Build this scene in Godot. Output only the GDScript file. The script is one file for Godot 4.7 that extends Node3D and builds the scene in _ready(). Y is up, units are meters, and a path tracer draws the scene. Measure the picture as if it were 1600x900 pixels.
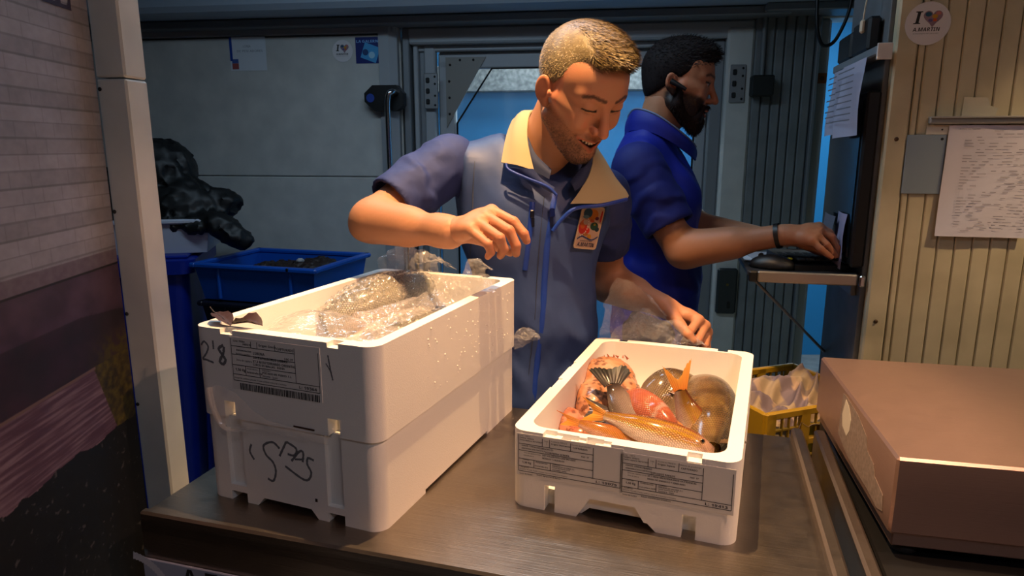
extends Node3D
# A fish stall: two men behind a steel counter with foam boxes of fish.

var M := {}
var used := {}


func _ready() -> void:
	setup_view()
	make_materials()
	build_structure()
	build_counter()
	await build_boxes()
	build_wall_things()
	build_back_things()
	build_front_man()
	build_rear_man()
	build_fish()
	build_plastic()


# ---------------------------------------------------------------- nodes
func numbered(called: String) -> String:
	if not used.has(called):
		used[called] = 0
		return called
	used[called] += 1
	return "%s_%03d" % [called, used[called]]


func thing(called: String, label: String, category: String, at := Vector3.ZERO, turn := 0.0, group := "") -> Node3D:
	var o := Node3D.new()
	o.name = numbered(called)
	add_child(o)
	o.position = at
	o.rotation.y = turn
	tag(o, label, category, group)
	return o


func tag(o: Node, label: String, category: String, group := "") -> void:
	o.set_meta("label", label)
	o.set_meta("category", category)
	if group:
		o.set_meta("group", group)


func part(parent: Node, called: String, mesh: Mesh, m: Material, xf := Transform3D()) -> MeshInstance3D:
	var o := MeshInstance3D.new()
	o.name = called
	o.mesh = mesh
	o.material_override = m
	parent.add_child(o, true)
	o.transform = xf
	return o


func single(called: String, label: String, category: String, mesh: Mesh, m: Material, xf := Transform3D(), group := "") -> MeshInstance3D:
	var o := part(self, numbered(called), mesh, m, xf)
	tag(o, label, category, group)
	return o


func struct(called: String, mesh: Mesh, m: Material, xf := Transform3D()) -> MeshInstance3D:
	var o := part(self, called, mesh, m, xf)
	o.set_meta("kind", "structure")
	return o


func xf(at: Vector3, turn_deg := 0.0) -> Transform3D:
	return Transform3D(Basis(Vector3.UP, deg_to_rad(turn_deg)), at)


# ---------------------------------------------------------------- mesh building
class Soup:
	var v := PackedVector3Array()
	var c := PackedColorArray()
	var uv := PackedVector2Array()
	var ix := PackedInt32Array()   # counter-clockwise seen from outside
	var col := Color.WHITE

	func vert(p: Vector3, color := Color(-1, 0, 0), t := Vector2.ZERO) -> int:
		v.append(p)
		c.append(col if color.r < 0.0 else color)
		uv.append(t)
		return v.size() - 1

	func tri(a: Vector3, b: Vector3, d: Vector3) -> void:
		var i := v.size()
		vert(a); vert(b); vert(d)
		ix.append_array([i, i + 1, i + 2])

	func quad(a: Vector3, b: Vector3, d: Vector3, e: Vector3, uvs := []) -> void:
		var i := v.size()
		if uvs.size() == 4:
			vert(a, col, uvs[0]); vert(b, col, uvs[1]); vert(d, col, uvs[2]); vert(e, col, uvs[3])
		else:
			vert(a, col, Vector2(0, 1)); vert(b, col, Vector2(1, 1)); vert(d, col, Vector2(1, 0)); vert(e, col, Vector2(0, 0))
		ix.append_array([i, i + 1, i + 2, i, i + 2, i + 3])

	func box(center: Vector3, size: Vector3, bevel := 0.002, b := Basis()) -> void:
		var h := size * 0.5
		var e := minf(bevel, minf(h.x, minf(h.y, h.z)) * 0.9)
		var g := func(sx, sy, sz, ax): # corner point lying on the face across axis ax
			var p := Vector3(sx * (h.x - (0.0 if ax == 0 else e)), sy * (h.y - (0.0 if ax == 1 else e)), sz * (h.z - (0.0 if ax == 2 else e)))
			return center + b * p
		for s in [1, -1]:
			_q(s, g.call(s, -1, 1, 0), g.call(s, -1, -1, 0), g.call(s, 1, -1, 0), g.call(s, 1, 1, 0))
			_q(s, g.call(-1, s, 1, 1), g.call(1, s, 1, 1), g.call(1, s, -1, 1), g.call(-1, s, -1, 1))
			_q(s, g.call(-1, -1, s, 2), g.call(1, -1, s, 2), g.call(1, 1, s, 2), g.call(-1, 1, s, 2))
		for s in [1, -1]:
			for t in [1, -1]:
				_q(s * t, g.call(s, t, 1, 0), g.call(s, t, -1, 0), g.call(s, t, -1, 1), g.call(s, t, 1, 1))
				_q(s * t, g.call(s, -1, t, 2), g.call(s, -1, t, 0), g.call(s, 1, t, 0), g.call(s, 1, t, 2))
				_q(s * t, g.call(-1, s, t, 1), g.call(-1, s, t, 2), g.call(1, s, t, 2), g.call(1, s, t, 1))
				for w in [1, -1]:
					var pp = [g.call(s, t, w, 0), g.call(s, t, w, 1), g.call(s, t, w, 2)]
					if s * t * w > 0: tri(pp[0], pp[1], pp[2])
					else: tri(pp[0], pp[2], pp[1])

	func _q(s: int, a: Vector3, b: Vector3, d: Vector3, e: Vector3) -> void:
		if s > 0: quad(a, b, d, e)
		else: quad(e, d, b, a)

	# grid of points [row][column]; smooth, shares vertices
	func grid(rows: Array, closed := false, cols := []) -> void:
		var base := v.size()
		var n: int = rows[0].size()
		for r in rows.size():
			for k in n:
				vert(rows[r][k], cols[r][k] if cols.size() else col, Vector2(float(k) / maxi(n - 1, 1), float(r) / maxi(rows.size() - 1, 1)))
		for r in rows.size() - 1:
			for k in (n if closed else n - 1):
				var k2 := (k + 1) % n
				var a := base + r * n + k; var b := base + r * n + k2
				var d := base + (r + 1) * n + k2; var e := base + (r + 1) * n + k
				ix.append_array([a, b, d, a, d, e])

	func tube(pts: Array, rad, seg := 8, caps := true) -> void:
		var rows := []
		var up := Vector3.UP
		var last := Vector3.ZERO
		for i in pts.size():
			var d: Vector3 = (pts[mini(i + 1, pts.size() - 1)] - pts[maxi(i - 1, 0)]).normalized()
			if i == 0:
				up = Vector3.UP if absf(d.y) < 0.9 else Vector3.RIGHT
			var s := d.cross(up).normalized()
			up = s.cross(d).normalized()
			var r: float = rad if rad is float else rad[i]
			var row := []
			for k in seg:
				var a := TAU * k / seg
				row.append(pts[i] + (s * cos(a) + up * sin(a)) * r)
			rows.append(row)
		grid(rows, true)
		if caps:
			for e in [0, pts.size() - 1]:
				var i0 := vert(pts[e])
				for k in seg:
					var a := vert(rows[e][k]); var b := vert(rows[e][(k + 1) % seg])
					ix.append_array([i0, b, a] if e == 0 else [i0, a, b])

	# profile: [[radius, y], ...] turned round y at o
	func lathe(o: Vector3, prof: Array, seg := 24, b := Basis()) -> void:
		var rows := []
		for p in prof:
			var row := []
			for k in seg:
				var a := -TAU * k / seg
				row.append(o + b * Vector3(p[0] * cos(a), p[1], p[0] * sin(a)))
			rows.append(row)
		grid(rows, true)

	# flat polygon (xy plane, counter-clockwise) extruded along +z by depth
	func prism(poly: PackedVector2Array, depth: float, t := Transform3D()) -> void:
		var p := poly
		if Geometry2D.is_polygon_clockwise(p):
			p = p.duplicate(); p.reverse()
		var tr := Geometry2D.triangulate_polygon(p)
		var lo := p[0]; var hi := p[0]
		for q in p:
			lo = lo.min(q); hi = hi.max(q)
		var sz := (hi - lo).max(Vector2(0.0001, 0.0001))
		for s in [0, 1]:
			var base := v.size()
			for q in p:
				vert(t * Vector3(q.x, q.y, depth * s), col, Vector2((q.x - lo.x) / sz.x, 1.0 - (q.y - lo.y) / sz.y))
			for i in range(0, tr.size(), 3):
				var a := p[tr[i]]; var b := p[tr[i + 1]]; var d := p[tr[i + 2]]
				var ccw := (b - a).cross(d - a) > 0.0
				var o := [tr[i], tr[i + 1], tr[i + 2]] if ccw == (s == 1) else [tr[i], tr[i + 2], tr[i + 1]]
				for j in o: ix.append(base + j)
		for i in p.size():
			var a := p[i]; var b := p[(i + 1) % p.size()]
			quad(t * Vector3(a.x, a.y, 0), t * Vector3(b.x, b.y, 0), t * Vector3(b.x, b.y, depth), t * Vector3(a.x, a.y, depth))

	func append(o: Soup, t := Transform3D()) -> void:
		var base := v.size()
		for i in o.v.size():
			v.append(t * o.v[i])
		c.append_array(o.c); uv.append_array(o.uv)
		for i in o.ix: ix.append(base + i)

	# shares normals between faces that meet at less than angle degrees
	func mesh(angle := 40.0) -> ArrayMesh:
		var nt := ix.size() / 3
		var fn := PackedVector3Array(); fn.resize(nt)
		var at := {}
		var lim := cos(deg_to_rad(angle))
		for t in nt:
			var a := v[ix[t * 3]]
			fn[t] = (v[ix[t * 3 + 1]] - a).cross(v[ix[t * 3 + 2]] - a)
			for k in 3:
				var key := Vector3i((v[ix[t * 3 + k]] * 40000.0).round())
				if not at.has(key): at[key] = PackedInt32Array()
				at[key].append(t)
		var pv := PackedVector3Array(); var pn := PackedVector3Array(); var pc := PackedColorArray(); var pu := PackedVector2Array()
		for t in nt:
			var f := fn[t].normalized()
			for k in [0, 2, 1]:
				var i := ix[t * 3 + k]
				var s := Vector3.ZERO
				for o in at[Vector3i((v[i] * 40000.0).round())]:
					if fn[o].normalized().dot(f) >= lim: s += fn[o]
				pv.append(v[i]); pn.append(s.normalized() if s.length() > 0.0 else Vector3.UP); pc.append(c[i]); pu.append(uv[i])
		return Soup.arrays(pv, pn, pc, pu, null)

	# every vertex smooth, indices kept (for large meshes)
	func smooth() -> ArrayMesh:
		var n := PackedVector3Array(); n.resize(v.size())
		var fx := PackedInt32Array(); fx.resize(ix.size())
		for t in ix.size() / 3:
			var i := ix[t * 3]; var j := ix[t * 3 + 1]; var k := ix[t * 3 + 2]
			var f := (v[j] - v[i]).cross(v[k] - v[i])
			n[i] += f; n[j] += f; n[k] += f
			fx[t * 3] = i; fx[t * 3 + 1] = k; fx[t * 3 + 2] = j
		for i in n.size():
			n[i] = n[i].normalized() if n[i].length_squared() > 0.0 else Vector3.UP
		return Soup.arrays(v, n, c, uv, fx)

	static func arrays(pv, pn, pc, pu, pi) -> ArrayMesh:
		var a := []
		a.resize(Mesh.ARRAY_MAX)
		a[Mesh.ARRAY_VERTEX] = pv; a[Mesh.ARRAY_NORMAL] = pn; a[Mesh.ARRAY_COLOR] = pc; a[Mesh.ARRAY_TEX_UV] = pu
		if pi != null: a[Mesh.ARRAY_INDEX] = pi
		var m := ArrayMesh.new()
		m.add_surface_from_arrays(Mesh.PRIMITIVE_TRIANGLES, a)
		return m


func boxmesh(size: Vector3, bevel := 0.002, center := Vector3.ZERO) -> ArrayMesh:
	var s := Soup.new()
	s.box(center, size, bevel)
	return s.mesh(30)


func tubemesh(pts: Array, rad, seg := 8) -> ArrayMesh:
	var s := Soup.new()
	s.tube(pts, rad, seg)
	return s.mesh(50)


func prismmesh(poly: PackedVector2Array, depth: float) -> ArrayMesh:
	var s := Soup.new()
	s.prism(poly, depth)
	return s.mesh(30)


# points on a Catmull-Rom curve through pts
func curve(pts: Array, n: int) -> Array:
	var out := []
	var m := pts.size() - 1
	for i in n + 1:
		var t := float(i) / n * m
		var k := mini(int(t), m - 1)
		var f := t - k
		var p0 = pts[maxi(k - 1, 0)]; var p1 = pts[k]; var p2 = pts[k + 1]; var p3 = pts[mini(k + 2, m)]
		out.append(0.5 * (2.0 * p1 + (p2 - p0) * f + (2.0 * p0 - 5.0 * p1 + 4.0 * p2 - p3) * f * f + (3.0 * p1 - p0 - 3.0 * p2 + p3) * f * f * f))
	return out


func rounded_rect(w: float, h: float, r: float, seg := 6) -> PackedVector2Array:
	var p := PackedVector2Array()
	for q in 4:
		var c := Vector2((w / 2 - r) * (1 if q in [0, 3] else -1), (h / 2 - r) * (1 if q in [0, 1] else -1))
		for i in seg + 1:
			var a := PI / 2 * (q + float(i) / seg)
			p.append(c + Vector2(cos(a), sin(a)) * r)
	return p


func circle(r: float, seg := 24, c := Vector2.ZERO, ry := 0.0) -> PackedVector2Array:
	var p := PackedVector2Array()
	for i in seg:
		p.append(c + Vector2(cos(TAU * i / seg) * r, sin(TAU * i / seg) * (ry if ry > 0.0 else r)))
	return p


func noise(sd: int, freq: float, oct := 3) -> FastNoiseLite:
	var n := FastNoiseLite.new()
	n.seed = sd
	n.noise_type = FastNoiseLite.TYPE_SIMPLEX_SMOOTH
	n.frequency = freq
	n.fractal_octaves = oct
	return n


# ---------------------------------------------------------------- implicit surfaces, meshed as surface nets
class Sdf:
	var ty := PackedInt32Array()
	var op := PackedInt32Array()   # 0 join, 1 cut away, 2 keep inside
	var A := PackedVector3Array()
	var BA := PackedVector3Array()
	var ib := PackedFloat32Array()
	var ra := PackedFloat32Array()
	var dr := PackedFloat32Array()
	var kk := PackedFloat32Array()
	var X: Array[Transform3D] = []
	var R1 := PackedVector3Array()
	var R2 := PackedVector3Array()
	var lo := Vector3.INF
	var hi := -Vector3.INF
	var disp = null

	func _add(t: int, o: int, k: float) -> void:
		ty.append(t); op.append(o); kk.append(maxf(k, 0.0005))
		A.append(Vector3.ZERO); BA.append(Vector3.ZERO); ib.append(0.0); ra.append(0.0); dr.append(0.0)
		X.append(Transform3D()); R1.append(Vector3.ONE); R2.append(Vector3.ONE)

	func cone(a: Vector3, b: Vector3, r0: float, r1: float, k := 0.02, o := 0) -> void:
		_add(0, o, k)
		var i := ty.size() - 1
		A[i] = a; BA[i] = b - a; ib[i] = 1.0 / maxf((b - a).length_squared(), 1e-9); ra[i] = r0; dr[i] = r1 - r0
		if o == 0:
			var r := Vector3.ONE * maxf(r0, r1)
			lo = lo.min(a.min(b) - r); hi = hi.max(a.max(b) + r)

	func ell(c: Vector3, r: Vector3, b := Basis(), k := 0.02, o := 0) -> void:
		_add(1, o, k)
		var i := ty.size() - 1
		X[i] = Transform3D(b.orthonormalized(), c).affine_inverse()
		R1[i] = Vector3.ONE / r; R2[i] = Vector3.ONE / (r * r)
		if o == 0:
			var m := Vector3.ONE * maxf(r.x, maxf(r.y, r.z))
			lo = lo.min(c - m); hi = hi.max(c + m)

	func keep_below(p: Vector3, n: Vector3, k := 0.002) -> void:   # keeps the side that n points away from
		_add(2, 2, k)
		var i := ty.size() - 1
		A[i] = p; BA[i] = n.normalized()

	func one(i: int, p: Vector3) -> float:
		if ty[i] == 0:
			var pa := p - A[i]
			var h := clampf(pa.dot(BA[i]) * ib[i], 0.0, 1.0)
			return (pa - BA[i] * h).length() - ra[i] - h * dr[i]
		if ty[i] == 1:
			var q := X[i] * p
			var k0 := (q * R1[i]).length()
			return k0 * (k0 - 1.0) / maxf((q * R2[i]).length(), 1e-6)
		return (p - A[i]).dot(BA[i])

	func eval(p: Vector3, ids: PackedInt32Array) -> float:
		var acc := 1e3
		for i in ids:
			var d := 0.0
			var t := ty[i]
			if t == 0:
				var pa := p - A[i]
				var h := clampf(pa.dot(BA[i]) * ib[i], 0.0, 1.0)
				d = (pa - BA[i] * h).length() - ra[i] - h * dr[i]
			elif t == 1:
				var q := X[i] * p
				var k0 := (q * R1[i]).length()
				d = k0 * (k0 - 1.0) / maxf((q * R2[i]).length(), 1e-6)
			else:
				d = (p - A[i]).dot(BA[i])
			var k := kk[i]
			if op[i] == 0:
				var h := maxf(k - absf(acc - d), 0.0)
				acc = minf(acc, d) - h * h / k * 0.25
			else:
				if op[i] == 1: d = -d
				var h := maxf(k - absf(acc - d), 0.0)
				acc = maxf(acc, d) + h * h / k * 0.25
		return acc

	func nets(cell: float, paint, xf: Transform3D, out: Soup) -> void:
		var all := PackedInt32Array(range(ty.size()))
		var o := lo - Vector3.ONE * cell * 2.0
		var B := 5
		var nb := Vector3i(((hi + Vector3.ONE * cell * 2.0 - o) / (cell * B)).ceil())
		var n := nb * B + Vector3i.ONE
		var val := PackedFloat32Array(); val.resize(n.x * n.y * n.z); val.fill(1e9)
		var vid := PackedInt32Array(); vid.resize(n.x * n.y * n.z); vid.fill(-1)
		var sy := n.x
		var sz := n.x * n.y
		var rad := cell * B * 0.8661
		var dmax := 0.02 if disp != null else 0.0
		var cells := PackedInt32Array()
		var corner := PackedInt32Array([0, 1, sy, sy + 1, sz, sz + 1, sz + sy, sz + sy + 1])
		var off := PackedVector3Array([Vector3(0, 0, 0), Vector3(1, 0, 0), Vector3(0, 1, 0), Vector3(1, 1, 0), Vector3(0, 0, 1), Vector3(1, 0, 1), Vector3(0, 1, 1), Vector3(1, 1, 1)])
		var edges := PackedInt32Array([0, 1, 2, 3, 4, 5, 6, 7, 0, 2, 1, 3, 4, 6, 5, 7, 0, 4, 1, 5, 2, 6, 3, 7])
		var cv := PackedFloat32Array(); cv.resize(8)
		for bz in nb.z:
			for by in nb.y:
				for bx in nb.x:
					var p0 := o + Vector3(bx, by, bz) * cell * B
					var pc := p0 + Vector3.ONE * cell * B * 0.5
					var d0 := eval(pc, all)
					if absf(d0) > rad * 1.7 + dmax: continue
					var ids := PackedInt32Array()
					for i in all:
						var di := one(i, pc)
						if op[i] == 0:
							if di < maxf(d0, 0.0) + 2.6 * rad + kk[i]: ids.append(i)
						elif op[i] == 1:
							if di < 2.6 * rad + kk[i]: ids.append(i)
						elif di > -2.6 * rad - kk[i]: ids.append(i)
					var base := bx * B + by * B * sy + bz * B * sz
					for z in B + 1:
						for y in B + 1:
							var row := base + y * sy + z * sz
							for x in B + 1:
								if val[row + x] > 1e8:
									var p := p0 + Vector3(x, y, z) * cell
									var d := eval(p, ids)
									if dmax > 0.0 and absf(d) < 0.05: d += disp.call(p)
									val[row + x] = d
					for z in B:
						for y in B:
							for x in B:
								var i0 := base + x + y * sy + z * sz
								var cnt := 0
								for q in 8:
									cv[q] = val[i0 + corner[q]]
									if cv[q] < 0.0: cnt += 1
								if cnt == 0 or cnt == 8 or vid[i0] >= 0: continue
								var s := Vector3.ZERO
								var m := 0
								for e in 12:
									var a := edges[e * 2]; var b := edges[e * 2 + 1]
									if (cv[a] < 0.0) != (cv[b] < 0.0):
										s += off[a].lerp(off[b], cv[a] / (cv[a] - cv[b]))
										m += 1
								var lp := p0 + (Vector3(x, y, z) + s / m) * cell
								vid[i0] = out.vert(xf * lp, paint.call(lp) if paint != null else out.col)
								cells.append(i0)
		for i in cells:
			var a := val[i] < 0.0
			var w := 0
			for ax in 3:
				var st := [1, sy, sz][ax] as int
				var u := [sy, sz, 1][ax] as int
				var t := [sz, 1, sy][ax] as int
				if a != (val[i + st] < 0.0) and i >= u + t:
					var q0 := vid[i]; var q1 := vid[i - u]; var q2 := vid[i - u - t]; var q3 := vid[i - t]
					if q0 < 0 or q1 < 0 or q2 < 0 or q3 < 0: continue
					if a: out.ix.append_array([q0, q1, q2, q0, q2, q3])
					else: out.ix.append_array([q0, q3, q2, q0, q2, q1])


# ---------------------------------------------------------------- view and light
const CAM_H := 1.43

func setup_view() -> void:
	var cam := Camera3D.new()
	cam.name = "camera"
	cam.fov = rad_to_deg(2.0 * atan(450.0 / 1056.0))
	cam.near = 0.02
	cam.position = Vector3(0, CAM_H, 0)
	cam.rotation.x = -atan(221.0 / 1056.0)
	add_child(cam)
	cam.current = true
	var e := Environment.new()
	e.background_mode = Environment.BG_COLOR
	e.background_color = Color(0.02, 0.025, 0.035)
	e.tonemap_mode = Environment.TONE_MAPPER_LINEAR
	e.tonemap_exposure = 1.12
	e.sdfgi_enabled = true
	e.ssao_enabled = true
	e.ssil_enabled = true
	var w := WorldEnvironment.new()
	w.name = "environment"
	w.environment = e
	add_child(w)
	# warm lamps over the counter, cool lamps in the hall and in the rooms behind
	lamp_spot(Vector3(0.02, 2.5, -1.06), Vector3(0.07, -1.3, -0.1), Color(1.0, 0.79, 0.55), 3.9, 0.084, 0.011, "warm conical pendant lamp over the foam boxes")
	lamp_spot(Vector3(0.9, 2.3, -0.42), Vector3(-0.6, -1.0, -0.35), Color(1.0, 0.76, 0.62), 1.2, 0.08, 0.02, "tilted pinkish conical lamp at the counter's right end")
	lamp_spot(Vector3(1.35, 2.35, -0.85), Vector3.DOWN, Color(1.0, 0.85, 0.66), 1.25, 0.14, 0.03, "warm conical pendant lamp over the scale")
	lamp_spot(Vector3(1.7, 2.45, 0.75), Vector3.DOWN, Color(1.0, 0.80, 0.66), 8.0, 0.13, 0.03, "added warm conical lamp over the hall floor for the scale front reflection")  # added lamp: lights hall floor so the scale front mirrors something bright
	area(Vector3(0.7, 2.95, 1.1), Vector2(1.2, 0.3), Color(0.90, 0.92, 1.0), 0.85, "fluorescent ceiling fitting in the hall")
	area(Vector3(-0.35, 2.3, -1.75), Vector2(1.2, 0.12), Color(0.78, 0.90, 1.0), 0.95, "fluorescent ceiling fitting inside the stall")
	area(Vector3(0.5, 2.35, -3.45), Vector2(1.0, 0.2), Color(0.86, 0.96, 1.0), 4.6, "fluorescent fitting behind the corner-plated door")
	area(Vector3(1.75, 2.35, -3.5), Vector2(0.6, 0.2), Color(0.86, 0.96, 1.0), 3.2, "fluorescent fitting behind the ribbed wall")


func area(at: Vector3, size: Vector2, color: Color, energy: float, label: String) -> void:
	var l := AreaLight3D.new()
	l.name = "ceiling_tube_light"
	l.area_size = size
	l.light_color = color
	l.light_energy = energy
	l.area_range = 12.0
	l.shadow_enabled = true
	add_child(l, true)
	l.position = at
	l.rotation_degrees = Vector3(-90, 0, 0)
	var t := thing("ceiling_light", label, "light", at + Vector3(0, 0.03, 0), 0.0, "fluorescent ceiling fittings")
	part(t, "housing", boxmesh(Vector3(size.x + 0.04, 0.04, size.y + 0.04), 0.006, Vector3(0, 0.022, 0)), std(Color(0.8, 0.8, 0.8), 0.5))
	var g := std(Color(0.9, 0.9, 0.9), 0.4)
	g.emission_enabled = true
	g.emission = color
	g.emission_energy_multiplier = 1.0
	part(t, "glowing_tube", boxmesh(Vector3(size.x, 0.01, size.y), 0.002, Vector3(0, -0.004, 0)), g)


func lamp_spot(at: Vector3, aim: Vector3, color: Color, energy: float, rim: float, size: float, label: String) -> void:
	var t := thing("pendant_lamp", label, "lamp", at)
	var up := -aim.normalized()
	var sx := up.cross(Vector3(0.3, 0.1, 0.95)).normalized()
	var b := Basis(sx, up, sx.cross(up))
	var s := Soup.new()
	s.lathe(Vector3.ZERO, [[0.03, 0.15], [0.05, 0.13], [rim, -0.175], [rim - 0.002, -0.175], [0.047, 0.128]], 28, b)
	part(t, "lamp_shade", s.mesh(60), std(Color(0.12, 0.12, 0.13), 0.5))
	var bu := Soup.new()
	bu.lathe(Vector3.ZERO, [[0.001, -0.045], [0.025, -0.038], [0.04, -0.015], [0.042, 0.005], [0.03, 0.04], [0.016, 0.07], [0.015, 0.1]], 20, b)
	var g := std(Color(1, 0.95, 0.85), 0.4)
	g.emission_enabled = true
	g.emission = color
	g.emission_energy_multiplier = 6.0
	part(t, "bulb", bu.mesh(60), g)
	part(t, "cord", tubemesh([up * 0.14, up * 0.18 + Vector3(0, 0.03, 0), Vector3(up.x * 0.18, 3.05 - at.y, up.z * 0.18)], 0.004, 6), std(Color(0.05, 0.05, 0.05), 0.6))
	var l := OmniLight3D.new()
	l.name = "bulb_light"
	l.light_color = color
	l.light_energy = energy
	l.light_size = size
	l.omni_range = 12.0
	l.omni_attenuation = 2.0
	l.shadow_enabled = true
	add_child(l, true)
	l.position = at


# ---------------------------------------------------------------- materials
func std(c: Color, rough := 0.6, metal := 0.0) -> StandardMaterial3D:
	var m := StandardMaterial3D.new()
	m.albedo_color = c
	m.roughness = rough
	m.metallic = metal
	return m


func image_tex(w: int, h: int, f: Callable) -> ImageTexture:
	var im := Image.create_empty(w, h, false, Image.FORMAT_RGB8)
	for y in h:
		for x in w:
			im.set_pixel(x, y, f.call(x, y))
	return ImageTexture.create_from_image(im)


func noise_tex(freq: float, sd: int, c0: Color, c1: Color, kind := FastNoiseLite.TYPE_SIMPLEX_SMOOTH, size := 512, oct := 4) -> NoiseTexture2D:
	var n := noise(sd, freq, oct)
	n.noise_type = kind
	var t := NoiseTexture2D.new()
	t.width = size
	t.height = size
	t.seamless = true
	t.noise = n
	var g := Gradient.new()
	g.set_color(0, c0)
	g.set_color(1, c1)
	t.color_ramp = g
	return t


func mottled(m: StandardMaterial3D, freq: float, sd: int, c0: Color, c1: Color, scale: float, world := true) -> StandardMaterial3D:
	m.albedo_texture = noise_tex(freq, sd, c0, c1)
	m.uv1_triplanar = true
	m.uv1_world_triplanar = world
	m.uv1_scale = Vector3.ONE * scale
	return m


func steel(c: Color, r0: float, r1: float, sd: int) -> StandardMaterial3D:
	# brushed along x: rows of streaks in roughness and relief
	var m := std(c, 1.0, 1.0)
	var rn := RandomNumberGenerator.new()
	rn.seed = sd
	var w := 512
	var a := PackedFloat32Array()
	a.resize(w * w)
	for i in 5200:
		var y := rn.randi() % w
		var x := rn.randi() % w
		var len := rn.randi_range(20, 240)
		var val := rn.randf_range(-0.5, 0.5)
		for k in len:
			a[y * w + (x + k) % w] += val * (1.0 - absf(2.0 * k / len - 1.0))
	var n := noise(sd, 0.012, 3)
	m.roughness_texture = image_tex(w, w, func(x: int, y: int):
		var t := clampf(0.5 + 0.16 * a[y * w + x] + 0.2 * n.get_noise_2d(x, y), 0.0, 1.0)
		var r := lerpf(r0, r1, t)
		return Color(r, r, r))
	m.roughness_texture_channel = BaseMaterial3D.TEXTURE_CHANNEL_RED
	m.heightmap_enabled = true
	m.heightmap_texture = image_tex(w, w, func(x: int, y: int):
		var r := clampf(0.5 + 0.4 * a[y * w + x], 0.0, 1.0)
		return Color(r, r, r))
	m.heightmap_scale = 0.03
	m.uv1_triplanar = true
	m.uv1_scale = Vector3(3.2, 3.2, 3.2)
	m.metallic_specular = 0.5
	return m


func make_materials() -> void:
	M.white_paint = mottled(std(Color(1, 1, 1), 0.45), 0.01, 3, Color(0.70, 0.71, 0.70), Color(0.80, 0.80, 0.78), 1.2)
	M.frame_paint = std(Color(0.62, 0.64, 0.66), 0.4)
	M.dark_gap = std(Color(0.06, 0.065, 0.07), 0.7)
	M.grey_metal = std(Color(0.5, 0.52, 0.54), 0.45, 0.3)
	M.cream = mottled(std(Color(1, 1, 1), 0.5), 0.008, 7, Color(0.68, 0.64, 0.52), Color(0.80, 0.76, 0.64), 1.5)
	M.ribbed = mottled(std(Color(1, 1, 1), 0.5), 0.01, 9, Color(0.42, 0.44, 0.45), Color(0.5, 0.52, 0.53), 1.5)
	M.floor = mottled(std(Color(1, 1, 1), 0.4), 0.02, 11, Color(0.42, 0.43, 0.43), Color(0.55, 0.55, 0.54), 0.8)
	M.hall = std(Color(0.30, 0.31, 0.33), 0.8)
	M.ceiling = std(Color(0.25, 0.26, 0.28), 0.8)
	M.blue_room = std(Color(0.12, 0.47, 0.68), 0.6)
	M.concrete = mottled(std(Color(1, 1, 1), 0.8), 0.03, 13, Color(0.30, 0.30, 0.30), Color(0.62, 0.61, 0.6), 2.0)
	M.black = std(Color(0.03, 0.03, 0.035), 0.45)
	M.black_matte = std(Color(0.025, 0.025, 0.028), 0.8)
	M.chrome = std(Color(0.8, 0.8, 0.8), 0.15, 1.0)
	M.steel_top = steel(Color(0.60, 0.56, 0.52), 0.27, 0.43, 5)
	M.scale_top = steel(Color(0.72, 0.60, 0.55), 0.30, 0.46, 8)
	M.scale_top.metallic = 0.82
	M.paper = std(Color(0.86, 0.86, 0.88), 0.7)
	M.ink = std(Color(0.12, 0.12, 0.13), 0.7)
	M.grey_ink = std(Color(0.42, 0.42, 0.45), 0.8)
	M.pencil = std(Color(0.42, 0.42, 0.43), 0.9)
	M.foam = std(Color(0.93, 0.92, 0.90), 0.75)
	var beads := NoiseTexture2D.new()
	beads.width = 512; beads.height = 512; beads.seamless = true
	var cn := FastNoiseLite.new()
	cn.seed = 4; cn.noise_type = FastNoiseLite.TYPE_CELLULAR; cn.frequency = 0.06
	cn.cellular_return_type = FastNoiseLite.RETURN_DISTANCE
	beads.noise = cn
	M.foam.heightmap_enabled = true
	M.foam.heightmap_texture = beads
	M.foam.heightmap_scale = 0.012
	M.foam.uv1_triplanar = true
	M.foam.uv1_scale = Vector3.ONE * 13.0
	M.film = std(Color(1, 1, 1, 0.12), 0.09)
	M.film.transparency = BaseMaterial3D.TRANSPARENCY_ALPHA
	M.film_milky = std(Color(0.95, 0.93, 0.9, 0.17), 0.12)
	M.film_milky.transparency = BaseMaterial3D.TRANSPARENCY_ALPHA
	M.blue_plastic = std(Color(0.02, 0.29, 0.66), 0.4)
	M.navy_plastic = std(Color(0.035, 0.05, 0.12), 0.5)
	M.bin_blue = std(Color(0.01, 0.13, 0.52), 0.4)
	M.yellow_plastic = std(Color(0.60, 0.47, 0.04), 0.45)
	M.bag_black = std(Color(0.012, 0.012, 0.013), 0.55)
	M.rubber = std(Color(0.03, 0.03, 0.03), 0.7)


# ---------------------------------------------------------------- lettering
var font_cache := {}

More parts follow.
